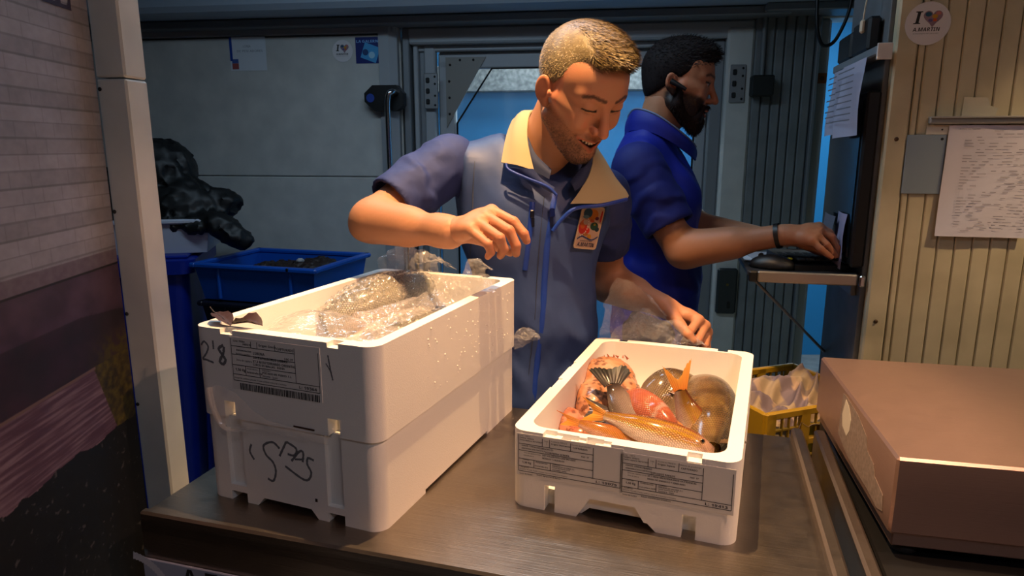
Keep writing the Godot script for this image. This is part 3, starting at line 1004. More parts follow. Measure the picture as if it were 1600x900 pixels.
func build_boxes() -> void:
	var W := 0.3163
	var L := 0.515
	var H := 0.1358
	# lower box of the stack
	var lo := thing("foam_box", "lower white foam box of the tall stack, pencil scrawl on its front", "box", BL, deg_to_rad(BL_TURN), "white foam fish boxes")
	var z := L / 2
	part(lo, "box_body", await foam_box(W - 0.006, L - 0.006, H - 0.0008, 0.028, 0.02, func(c):
		for sx in [[-0.112, -0.082], [0.066, 0.094]]:
			for e in [1.0, -1.0]:
				csg_box(c, Vector3((sx[0] + sx[1]) / 2, H / 2 + 0.026, e * (z - 0.003)), Vector3(sx[1] - sx[0], H + 0.001, 0.016))
				csg_box(c, Vector3((sx[0] + sx[1]) / 2, 0.0, e * (z - 0.02)), Vector3(sx[1] - sx[0], 0.03, 0.06))
		csg_arch(c, -0.062, 0.048, 0.014, -0.3, 0.6)
		for q in [[-0.11, 0.13]]:
			csg_box(c, Vector3(0, 0.0, (q[0] + q[1]) / 2), Vector3(0.4, 0.012, q[1] - q[0]))), M.foam)
	var pen := func(pts: Array, w := 0.0036):
		var v := []
		for p in pts: v.append(Vector2(p[0], p[1]))
		var sc := Soup.new()
		stroke(sc, v, w)
		part(lo, "pencil_stroke", sc.mesh(), M.pencil, xf(Vector3(0, 0, z - 0.0028)))
	# C S P A S, written loosely on a slant
	pen.call([[-0.066, 0.098], [-0.07, 0.086], [-0.063, 0.074]], 0.0035)
	pen.call([[-0.014, 0.1], [-0.026, 0.108], [-0.043, 0.1], [-0.04, 0.086], [-0.028, 0.076], [-0.024, 0.062], [-0.03, 0.046], [-0.04, 0.048]])
	pen.call([[-0.015, 0.088], [-0.001, 0.113]]); pen.call([[-0.001, 0.113], [0.016, 0.105], [0.012, 0.094], [0.0, 0.094]])
	pen.call([[0.006, 0.084], [0.022, 0.102], [0.028, 0.1], [0.026, 0.086]]); pen.call([[0.012, 0.088], [0.026, 0.09]], 0.003)
	pen.call([[0.046, 0.092], [0.036, 0.094], [0.034, 0.084], [0.04, 0.072], [0.034, 0.06], [0.022, 0.06], [-0.006, 0.074]])
	part(lo, "stain_speck", boxmesh(Vector3(0.004, 0.005, 0.0006), 0.0), std(Color(0.15, 0.1, 0.07), 0.8), xf(Vector3(0.046, 0.03, z - 0.0028)))

	var up := thing("foam_box", "upper white foam box of the stack, holding plastic-wrapped fish", "box", BL + Vector3(0, H, 0), deg_to_rad(BL_TURN), "white foam fish boxes")
	part(up, "box_body", await foam_box(W, L, H, 0.02, 0.02, func(c):
		for sx in [[-0.108, -0.088], [0.076, 0.096]]:
			for e in [1.0, -1.0]: csg_box(c, Vector3((sx[0] + sx[1]) / 2, 0.0, e * (z - 0.01)), Vector3(sx[1] - sx[0], 0.052, 0.024))
		for sx in [[-0.104, -0.082], [0.082, 0.1]]: # notches in the rim
			for e in [1.0, -1.0]: csg_box(c, Vector3((sx[0] + sx[1]) / 2, H, e * z), Vector3(sx[1] - sx[0], 0.014, 0.03))
		csg_box(c, Vector3(W / 2, H, -0.14), Vector3(0.022, 0.008, 0.016))), M.foam)
	foam_label(up, -0.088, 0.048, z + 0.0003, 0.158, 0.079, "19364", [
		["Lote: 19364", 0.05, 0.93, 0.035, true], ["FRESCO", 0.16, 0.88, 0.035, true], ["Origen: Grecia", 0.34, 0.90, 0.04, true], ["CAPTURADO", 0.54, 0.88, 0.045, true],
		["LUBINA", 0.27, 0.74, 0.05, true], ["Denominacion", 0.08, 0.76, 0.035, true], ["DICENTRARCHUS LABRAX", 0.27, 0.66, 0.045, true], ["Nombre cientifico", 0.07, 0.69, 0.03, false],
		["FAO 37", 0.62, 0.71, 0.04, true], ["37.3 MEDITERRANEO ORIENTAL", 0.26, 0.585, 0.045, true], ["CERCO DE MALLAS - REDES", 0.26, 0.525, 0.04, true], ["Zona de captura", 0.07, 0.57, 0.035, false],
		["1,50 Kg", 0.05, 0.385, 0.05, true], ["Presentacion", 0.185, 0.43, 0.03, false], ["Eviscerado (EV)", 0.185, 0.36, 0.035, true], ["Expedidor:", 0.36, 0.44, 0.03, false], ["PESCADOS DEL PUERTO, S.L.", 0.36, 0.39, 0.035, true], ["Alicante - Spain", 0.36, 0.33, 0.035, false],
		["Alergenos: contiene pescado. Puede contener restos de crustaceos", 0.03, 0.225, 0.028, false]], true)
	var pen2 := func(pts: Array, w := 0.003):
		var v := []
		for p in pts: v.append(Vector2(p[0], p[1]))
		var mk := Soup.new()
		stroke(mk, v, w)
		part(up, "pencil_stroke", mk.mesh(), M.pencil, xf(Vector3(0, 0, z + 0.0004)))
	pen2.call([[-0.142, 0.108], [-0.136, 0.114], [-0.129, 0.107], [-0.133, 0.097], [-0.141, 0.087], [-0.135, 0.086], [-0.121, 0.083]])
	pen2.call([[-0.119, 0.117], [-0.119, 0.104]], 0.003)
	pen2.call([[-0.1, 0.112], [-0.109, 0.106], [-0.104, 0.098], [-0.098, 0.09], [-0.103, 0.083], [-0.109, 0.087], [-0.101, 0.1], [-0.099, 0.11]], 0.0045)
	pen2.call([[0.083, 0.118], [0.086, 0.098], [0.089, 0.083]], 0.0022)
	pen2.call([[0.079, 0.106], [0.085, 0.097], [0.088, 0.088]], 0.0018)
	part(up, "scratch", boxmesh(Vector3(0.036, 0.0022, 0.001), 0.0), std(Color(0.22, 0.1, 0.04), 0.7), Transform3D(Basis(Vector3.FORWARD, 0.02), Vector3(0.035, 0.005, z + 0.0004)))
	# water drops on the long lit side
	var rn := RandomNumberGenerator.new()
	rn.seed = 77
	var dr := Soup.new()
	for i in 110:
		var zz := rn.randf_range(-0.22, 0.12)
		var yy := 0.02 + rn.randf() * 0.105
		if rn.randf() < 0.3 + zz: continue
		var r := rn.randf_range(0.0009, 0.0022)
		dr.lathe(Vector3(W / 2 - 0.0002, yy, zz), [[r, 0.0], [r * 0.8, r * 0.45], [r * 0.3, r * 0.7], [0.0001, r * 0.72]], 8, Basis(Vector3.FORWARD, PI / 2))
	var wd := std(Color(0.95, 0.93, 0.9), 0.06)
	part(up, "water_drops", dr.mesh(60), wd).set_meta("kind", "stuff")

	# the open box of mixed fish
	var W2 := 0.324
	var L2 := 0.528
	var H2 := 0.1215
	var z2 := L2 / 2
	var rb := thing("foam_box", "open white foam box of mixed fish on the counter", "box", BR, deg_to_rad(BR_TURN), "white foam fish boxes")
	part(rb, "box_body", await foam_box(W2, L2, H2, 0.021, 0.024, func(c):
		for sx in [[-0.109, -0.093], [0.09, 0.109]]:
			for e in [1.0, -1.0]: csg_box(c, Vector3((sx[0] + sx[1]) / 2, 0.01, e * (z2 - 0.01)), Vector3(sx[1] - sx[0], 0.062 if sx[0] < 0 else 0.05, 0.024))
		csg_arch(c, -0.055, 0.055, 0.011, -0.4, 0.8)
		csg_arch(c, -0.06, 0.045, 0.032, z2 - 0.012, 0.03, 0.02)
		for sx in [[-0.112, -0.094], [0.092, 0.112]]:
			for e in [1.0, -1.0]: csg_box(c, Vector3((sx[0] + sx[1]) / 2, H2, e * z2), Vector3(sx[1] - sx[0], 0.014, 0.03))
		# broken rim at the front left
		for k in 7: csg_box(c, Vector3(-0.09 + 0.012 * k, H2, z2 - 0.001 * (k % 3)), Vector3(0.013, 0.008 + 0.006 * ((k * 5) % 3), 0.022 - 0.003 * (k % 4)))
		csg_box(c, Vector3(-W2 / 2, H2, 0.05), Vector3(0.016, 0.006, 0.05))
		csg_box(c, Vector3(-W2 / 2, H2, -0.06), Vector3(0.012, 0.005, 0.03))
		csg_box(c, Vector3(0, 0.0, 0.0), Vector3(0.5, 0.014, 0.16))), M.foam)
	var tx := func(name1, name2, area_name, gear, pres, agr, orig): return [
		["Lote:   19075", 0.03, 0.95, 0.03, false], ["Calibre:  FRESCO", 0.03, 0.90, 0.03, true], ["Fecha captura: 06/12/2021", 0.03, 0.85, 0.03, true], ["Caja", 0.27, 0.90, 0.03, false], ["1", 0.285, 0.84, 0.03, false],
		["Producto: FRESCO", 0.335, 0.92, 0.032, false], ["Origen: " + orig, 0.335, 0.86, 0.035, true], ["Metodo de produccion", 0.53, 0.92, 0.03, false], ["CAPTURADO", 0.54, 0.85, 0.04, true],
		["DENOM. COMERCIAL", 0.05, 0.72, 0.03, true], ["DENOMINACION CIENTIFICA", 0.05, 0.655, 0.028, true], [name1, 0.22, 0.715, 0.035, true], [name2, 0.28, 0.64, 0.04, true], ["FAO  37", 0.62, 0.68, 0.035, true],
		["Zona de captura o cria", 0.07, 0.555, 0.028, false], ["Arte de pesca", 0.07, 0.495, 0.028, false], [area_name, 0.25, 0.56, 0.038, true], [gear, 0.25, 0.49, 0.036, true],
		["Peso neto", 0.06, 0.385, 0.025, false], ["1,50 Kg", 0.055, 0.32, 0.045, true], ["Presentacion:", 0.19, 0.37, 0.03, true], [pres, 0.18, 0.28, 0.03, true],
		["Expedidor:", 0.35, 0.385, 0.026, false], ["PESCADOS DE LA LONJA, S.L.", 0.35, 0.345, 0.027, true], ["Carrer del Puerto, N 12", 0.35, 0.305, 0.026, true], ["ALICANTE - 03001", 0.35, 0.255, 0.028, true],
		["Alergenos:", 0.04, 0.2, 0.03, false], ["Contiene: Pescado. Puede contener trazas de crustaceos y moluscos", 0.03, 0.15, 0.026, false],
		["Buque: " + agr, 0.2, 0.065, 0.028, true], ["Fecha: 06/12/2021", 0.03, 0.04, 0.026, true]]
	foam_label(rb, -0.1525, 0.051, z2 + 0.0003, 0.159, 0.066, "19075", tx.call("CABRACHO (I)", "SCORPAENA SCROFA", "34.1 ATLANTICO CENTRO-ESTE", "SEDALES Y ANZUELOS", "Eviscerado (EV)", "Agrupacion de Barcos", "Marruecos"))
	foam_label(rb, 0.0025, 0.047, z2 + 0.0003, 0.154, 0.066, "19413", tx.call("SARGO", "DIPLODUS SARGUS", "37.1 MAR MEDITERRANEO OCCIDENTAL", "REDES DE ENMALLE Y SIMILARES", "Con cabeza (WHT)", "AGRUPACION DE BARCOS", "Espana"))
	part(rb, "green_scrap", boxmesh(Vector3(0.006, 0.014, 0.002), 0.0008), std(Color(0.16, 0.2, 0.04), 0.6), Transform3D(Basis(Vector3.FORWARD, 0.3), Vector3(0.05, 0.012, z2 - 0.005)))


# ---------------------------------------------------------------- things on the right-hand block
func disc(r: float, d := 0.0008) -> ArrayMesh:
	return prismmesh(circle(r, 36), d)


func heart(into: Soup, c: Vector2, s: float, z: float) -> void:
	var p := PackedVector2Array()
	for i in 32:
		var t := TAU * i / 32.0
		p.append(c + Vector2(16.0 * pow(sin(t), 3), 13.0 * cos(t) - 5.0 * cos(2 * t) - 2.0 * cos(3 * t) - cos(4 * t)) * s / 32.0)
	into.prism(p, 0.0003, xf(Vector3(0, 0, z)))


func love_sticker(label: String, at: Transform3D, r: float) -> void:
	var t := thing("round_sticker", label, "sticker")
	t.transform = at
	part(t, "backing", disc(r), std(Color(0.84, 0.83, 0.84), 0.5))
	var k := r / 0.043
	var s := Soup.new()
	var sl := Transform3D(Basis(Vector3(1, 0, 0), Vector3(0.15, 1, 0), Vector3(0, 0, 1)), Vector3(-0.026, 0.012, 0.0011) * k)
	glyphs(s, "I", 0.025 * k, sl, true, "Droid Serif", 0.013 * k)
	glyphs(s, "A.MARTIN", 0.0075 * k, Transform3D(Basis(Vector3(1, 0, 0), Vector3(0.12, 1, 0), Vector3(0, 0, 1)), Vector3(-0.027, -0.0115, 0.0011) * k), true, "Droid Sans", 0.05 * k)
	part(t, "lettering", s.mesh(), std(Color(0.08, 0.08, 0.06), 0.6))
	var h := Soup.new()
	heart(h, Vector2(0.0085, 0.0115) * k, 0.036 * k, 0.0008)
	part(t, "heart", h.mesh(), std(Color(0.55, 0.45, 0.5), 0.6))
	for q in [[Color(0.1, 0.32, 0.42), Vector2(-0.0005, 0.018), 0.0062], [Color(0.75, 0.55, 0.08), Vector2(0.012, 0.0135), 0.0055], [Color(0.8, 0.3, 0.08), Vector2(0.0125, 0.0065), 0.0038], [Color(0.75, 0.45, 0.4), Vector2(0.018, 0.0195), 0.005], [Color(0.35, 0.3, 0.5), Vector2(0.004, 0.006), 0.0042]]:
		part(t, "heart_patch", prismmesh(circle(q[2] * k, 12, q[1] * k, q[2] * k * 0.75), 0.0003), std(q[0], 0.6), xf(Vector3(0, 0, 0.0012)))
	var f := Soup.new()
	glyphs(f, "la boutique del pescado", 0.0022 * k, xf(Vector3(-0.026, -0.0195, 0.0011) * k), false, "Droid Sans", 0.048 * k)
	part(t, "small_print", f.mesh(), std(Color(0.3, 0.38, 0.4), 0.6))


func build_wall_things() -> void:
	var zf := 0.0158
	love_sticker("large round white heart sticker on the cream boards", cr(Vector3(0.057, 1.686, zf)), 0.044)
	var pl := thing("steel_plate", "small blank brushed steel plate on the cream boards", "plate")
	pl.transform = cr(Vector3(0.082, 1.391, zf))
	part(pl, "plate", boxmesh(Vector3(0.078, 0.128, 0.002), 0.0008, Vector3(0, 0, 0.001)), std(Color(0.60, 0.66, 0.70), 0.45, 0.5))
	part(pl, "bolt_hole", disc(0.003, 0.0006), M.dark_gap, xf(Vector3(0.03, 0.055, 0.0018)))
	var rl := thing("paper_rail", "aluminium paper-holding rail across the cream boards", "rail")
	rl.transform = cr(Vector3(0.08, 1.4845, zf))
	part(rl, "rail", boxmesh(Vector3(0.5, 0.014, 0.014), 0.003, Vector3(0.25, 0, 0.007)), std(Color(0.7, 0.69, 0.66), 0.35, 0.7))
	part(rl, "rail_lip", boxmesh(Vector3(0.5, 0.004, 0.02), 0.001, Vector3(0.25, 0.007, 0.009)), std(Color(0.78, 0.77, 0.74), 0.35, 0.7))
	var tg := thing("paper_tag", "small white tag with a hole under the rail", "tag")
	tg.transform = cr(Vector3(0.102, 1.466, zf))
	part(tg, "tag", boxmesh(Vector3(0.046, 0.02, 0.001), 0.0, Vector3(0, 0, 0.0006)), std(Color(0.8, 0.78, 0.72), 0.6))
	part(tg, "hole", disc(0.0018, 0.0004), M.ink, xf(Vector3(0.008, 0, 0.0012)))
	var tp := thing("tape_scrap", "torn shiny clear tape scrap above the rail", "tape")
	tp.transform = cr(Vector3(0.178, 1.512, zf))
	var tm := std(Color(0.9, 0.88, 0.8, 0.55), 0.1)
	tm.transparency = BaseMaterial3D.TRANSPARENCY_ALPHA
	part(tp, "tape", prismmesh(PackedVector2Array([Vector2(-0.033, 0.022), Vector2(0.012, 0.02), Vector2(0.018, 0.004), Vector2(0.034, -0.002), Vector2(0.03, -0.02), Vector2(-0.034, -0.02)]), 0.0006), tm)
	# price list
	var pp := thing("price_list", "printed price list sheet hanging from the rail", "paper")
	pp.transform = cr(Vector3(0.21, 1.355, zf + 0.003))
	var sh := Soup.new()
	var rows := []
	for j in 13:
		var r := []
		for i in 9:
			var x := (i / 8.0 - 0.5) * 0.176
			var y := (0.5 - j / 12.0) * 0.24
			r.append(Vector3(x - 0.004 * (j / 12.0), y, 0.002 + 0.006 * pow(j / 12.0, 2) + 0.0015 * sin(i * 0.8 + j * 0.5)))
		rows.append(r)
	for r in rows: r.reverse()
	sh.grid(rows)
	part(pp, "sheet", sh.smooth(), std(Color(0.80, 0.78, 0.82), 0.7))
	var ln := Soup.new()
	var rn := RandomNumberGenerator.new()
	rn.seed = 5
	glyphs(ln, "LISTADO DE PRECIOS", 0.003, xf(Vector3(-0.07, 0.112, 0.0036)), true)
	for j in 34:
		var f := (j + 2.0) / 37.0
		var y := (0.5 - f) * 0.24
		var z := 0.0045 + 0.006 * f * f + 0.0006
		var x := -0.055 - 0.004 * f
		while x < 0.08:
			var wl := rn.randf_range(0.006, 0.02)
			var gap := rn.randf()
			if gap < 0.62 or x > 0.068: flat_bar(ln, x, y, minf(x + wl, 0.082), y + 0.0013, z)
			x += wl + rn.randf_range(0.004, 0.016)
	part(pp, "print", ln.mesh(), std(Color(0.52, 0.50, 0.54), 0.8))

	# shelf rail on the flank, papers, device, monitor; flank frame: x = back along the wall, z = out of it (to the left)
	var fl := xf(CR, CR_TURN) * Transform3D(Basis(Vector3(0, 0, -1), Vector3.UP, Vector3(-1, 0, 0)), Vector3(-0.0105, 0, 0))
	var sr := thing("shelf_rail", "narrow grey metal shelf rail on the block's flank", "shelf")
	sr.transform = fl
	part(sr, "shelf", boxmesh(Vector3(0.40, 0.02, 0.034), 0.003, Vector3(0.165, 1.632, 0.017)), M.grey_metal)
	part(sr, "end_cap", boxmesh(Vector3(0.006, 0.034, 0.03), 0.001, Vector3(-0.037, 1.63, 0.016)), std(Color(0.8, 0.8, 0.8), 0.4))
	var dv := thing("charger_box", "black charger box on the narrow shelf rail", "device")
	dv.transform = fl
	part(dv, "case", boxmesh(Vector3(0.14, 0.075, 0.028), 0.006, Vector3(0.12, 1.68, 0.018)), M.black)
	part(dv, "front_case", boxmesh(Vector3(0.13, 0.065, 0.028), 0.006, Vector3(0.27, 1.675, 0.018)), M.black)
	part(dv, "white_plug", boxmesh(Vector3(0.012, 0.03, 0.012), 0.004, Vector3(0.085, 1.70, 0.036)), std(Color(0.8, 0.75, 0.65), 0.5))
	part(dv, "plug_cable", tubemesh([Vector3(0.085, 1.715, 0.036), Vector3(0.083, 1.74, 0.035), Vector3(0.08, 1.79, 0.03)], 0.0018, 6), std(Color(0.8, 0.75, 0.65), 0.5))
	var sheets := [[0.19, 0.33, 1.462, "creased notes sheet pinned under the shelf rail, farther back", 0.036], [-0.01, 0.2, 1.455, "printed notes sheet pinned under the shelf rail, nearest the corner", 0.043]]
	for q in sheets:
		var o := thing("note_sheet", q[3], "paper", Vector3.ZERO, 0.0, "notes on the flank")
		o.transform = fl
		var g := Soup.new()
		var rr := []
		for j in 7:
			var r := []
			for i in 6:
				r.append(Vector3(lerpf(q[0], q[1], i / 5.0), lerpf(1.622, q[2] - 0.006 * i / 5.0, j / 6.0), q[4] + 0.006 * sin(j * 0.7 + i) * j / 6.0 + 0.01 * j / 6.0))
			r.reverse()
			rr.append(r)
		g.grid(rr)
		part(o, "sheet", g.smooth(), std(Color(0.66, 0.66, 0.74), 0.7))
		var pl2 := Soup.new()
		for j in 9: flat_bar(pl2, q[0] + 0.015, 1.6 - 0.014 * j, q[1] - rn.randf_range(0.02, 0.06), 1.603 - 0.014 * j, q[4] + 0.02)
		part(o, "print", pl2.mesh(), M.grey_ink)
	var mo := thing("monitor", "dark flat computer monitor mounted on the block's flank", "monitor")
	mo.transform = fl
	part(mo, "bezel", boxmesh(Vector3(0.34, 0.40, 0.03), 0.005, Vector3(0.172, 1.352, 0.016)), M.black)
	part(mo, "screen", boxmesh(Vector3(0.30, 0.36, 0.002), 0.0, Vector3(0.172, 1.352, 0.0325)), std(Color(0.05, 0.09, 0.11), 0.12))
	# papers leaning behind the keyboard
	var ld := thing("leaning_papers", "grey and white papers leaning behind the keyboard", "paper")
	ld.transform = fl
	for q in [[0.05, 0.15, 1.272, 0.036, Color(0.62, 0.60, 0.72)], [0.12, 0.25, 1.26, 0.046, Color(0.42, 0.42, 0.47)]]:
		var g := Soup.new()
		var rr := []
		for j in 6:
			var r := []
			for i in 5:
				r.append(Vector3(lerpf(q[0], q[1], i / 4.0) - 0.02 * j / 5.0, lerpf(q[2], 1.142, j / 5.0), q[3] + 0.012 * j / 5.0 + 0.003 * sin(i + j)))
			r.reverse()
			rr.append(r)
		g.grid(rr)
		part(ld, "sheet", g.smooth(), std(q[4], 0.7))

	# keyboard tray
	var tr := thing("keyboard_tray", "steel-edged keyboard tray on a diagonal strut", "tray")
	tr.transform = xf(CR, CR_TURN)
	part(tr, "tray_board", boxmesh(Vector3(0.25, 0.012, 0.30), 0.002, Vector3(-0.142, 1.128, -0.16)), std(Color(0.12, 0.14, 0.17), 0.5))
	part(tr, "front_edge", boxmesh(Vector3(0.222, 0.027, 0.012), 0.003, Vector3(-0.133, 1.122, -0.006)), std(Color(0.72, 0.70, 0.67), 0.32, 0.85))
	part(tr, "edge_corner", boxmesh(Vector3(0.022, 0.027, 0.016), 0.004, Vector3(-0.254, 1.122, -0.008)), M.black)
	part(tr, "edge_corner", boxmesh(Vector3(0.012, 0.027, 0.012), 0.003, Vector3(-0.0135, 1.1215, 0.003)), M.chrome)
	part(tr, "strut", tubemesh([Vector3(-0.25, 1.112, -0.012), Vector3(-0.012, 0.86, -0.3)], 0.004, 8), M.grey_metal)
	part(tr, "bracket", boxmesh(Vector3(0.012, 0.05, 0.2), 0.002, Vector3(-0.016, 1.1, -0.15)), M.grey_metal)
	var kb := thing("keyboard", "black keyboard on the tray under the rear man's hand", "keyboard")
	kb.transform = xf(CR, CR_TURN) * xf(Vector3(-0.118, 1.1345, -0.14), 12)
	var kbs := Soup.new()
	kbs.prism(PackedVector2Array([Vector2(-0.1, 0), Vector2(0.1, 0), Vector2(0.1, 0.024), Vector2(-0.1, 0.013)]), 0.13, Transform3D(Basis(Vector3.UP, PI / 2), Vector3(-0.06, 0, 0)))
	part(kb, "case", kbs.mesh(), M.black)
	for i in 5:
		for j in 9:
			part(kb, "key", boxmesh(Vector3(0.019, 0.006, 0.016), 0.002), M.black_matte, Transform3D(Basis(Vector3.RIGHT, 0.054), Vector3(-0.042 + 0.022 * i, 0.0215 + 0.054 * (0.085 - 0.02 * j) , 0.085 - 0.02 * j)))
	var ms := thing("mouse", "black computer mouse with a yellow spot beside the keyboard", "mouse")
	ms.transform = xf(CR, CR_TURN) * xf(Vector3(-0.205, 1.1345, -0.06), 70)
	var sd := Sdf.new()
	sd.ell(Vector3(0, 0.004, 0), Vector3(0.032, 0.03, 0.056))
	sd.keep_below(Vector3(0, 0.0, 0), Vector3(0, -1, 0), 0.004)
	var so := Soup.new()
	sd.nets(0.004, null, Transform3D(), so)
	part(ms, "body", so.smooth(), M.black)
	part(ms, "wheel", tubemesh([Vector3(-0.004, 0.03, -0.028), Vector3(0.004, 0.03, -0.028)], 0.006, 10), M.rubber)
	part(ms, "yellow_spot", boxmesh(Vector3(0.012, 0.006, 0.014), 0.003), std(Color(0.65, 0.62, 0.02), 0.5), xf(Vector3(0.012, 0.025, 0.038)))
	var tp2 := thing("tray_papers", "loose white papers at the back of the tray", "paper")
	tp2.transform = xf(CR, CR_TURN)
	part(tp2, "sheet", boxmesh(Vector3(0.12, 0.003, 0.14), 0.0, Vector3(-0.2, 1.1365, -0.22)), M.paper)
	part(tp2, "sheet", boxmesh(Vector3(0.11, 0.003, 0.12), 0.0), std(Color(0.7, 0.7, 0.73), 0.7), xf(Vector3(-0.19, 1.1395, -0.23), 8))


# ---------------------------------------------------------------- things at the back
func open_crate(t: Node, w: float, l: float, h: float, m: Material, slots := true) -> void:
	var th := 0.008
	part(t, "crate_floor", boxmesh(Vector3(w - 0.04, 0.01, l - 0.04), 0.002, Vector3(0, 0.005, 0)), m)
	for s in [-1.0, 1.0]:
		var q := Soup.new()
		# tapered walls
		q.quad(Vector3(-w / 2 + 0.02, 0, s * (l / 2 - 0.02)), Vector3(w / 2 - 0.02, 0, s * (l / 2 - 0.02)), Vector3(w / 2, h, s * l / 2), Vector3(-w / 2, h, s * l / 2))
		q.quad(Vector3(w / 2 - 0.02, 0, s * (l / 2 - 0.02 - th)), Vector3(-w / 2 + 0.02, 0, s * (l / 2 - 0.02 - th)), Vector3(-w / 2, h, s * (l / 2 - th)), Vector3(w / 2, h, s * (l / 2 - th)))
		part(t, "end_wall", q.mesh(), m)
		var p := Soup.new()
		p.quad(Vector3(s * (w / 2 - 0.02), 0, -l / 2 + 0.02), Vector3(s * (w / 2 - 0.02), 0, l / 2 - 0.02), Vector3(s * w / 2, h, l / 2), Vector3(s * w / 2, h, -l / 2))
		p.quad(Vector3(s * (w / 2 - 0.02 - th), 0, l / 2 - 0.02), Vector3(s * (w / 2 - 0.02 - th), 0, -l / 2 + 0.02), Vector3(s * (w / 2 - th), h, -l / 2), Vector3(s * (w / 2 - th), h, l / 2))
		part(t, "side_wall", p.mesh(), m)
		part(t, "rim", boxmesh(Vector3(w + 0.03, 0.018, 0.026), 0.005, Vector3(0, h, s * (l / 2))), m)
		part(t, "rim", boxmesh(Vector3(0.026, 0.018, l + 0.03), 0.005, Vector3(s * w / 2, h, 0)), m)
		if slots:
			for x in [-0.3, 0.3]:
				part(t, "rib", boxmesh(Vector3(0.012, h * 0.9, 0.012), 0.003, Vector3(x * w, h * 0.5, s * (l / 2 - 0.004))), m)
			part(t, "handle_slot", boxmesh(Vector3(0.01, 0.012, 0.008), 0.002, Vector3(0.3 * w, h + 0.002, s * (l / 2 + 0.011))), M.black)


func lumps(sd: int, spots: Array, cell: float, amp: float, freq: float) -> ArrayMesh:
	var s := Sdf.new()
	for q in spots: s.ell(q[0], q[1], q[2] if q.size() > 2 else Basis(), 0.03)
	var n := noise(sd, freq, 3)
	s.disp = func(p: Vector3) -> float: return amp * absf(n.get_noise_3dv(p)) * 2.0 - amp * 0.5
	var o := Soup.new()
	s.nets(cell, null, Transform3D(), o)
	return o.smooth()


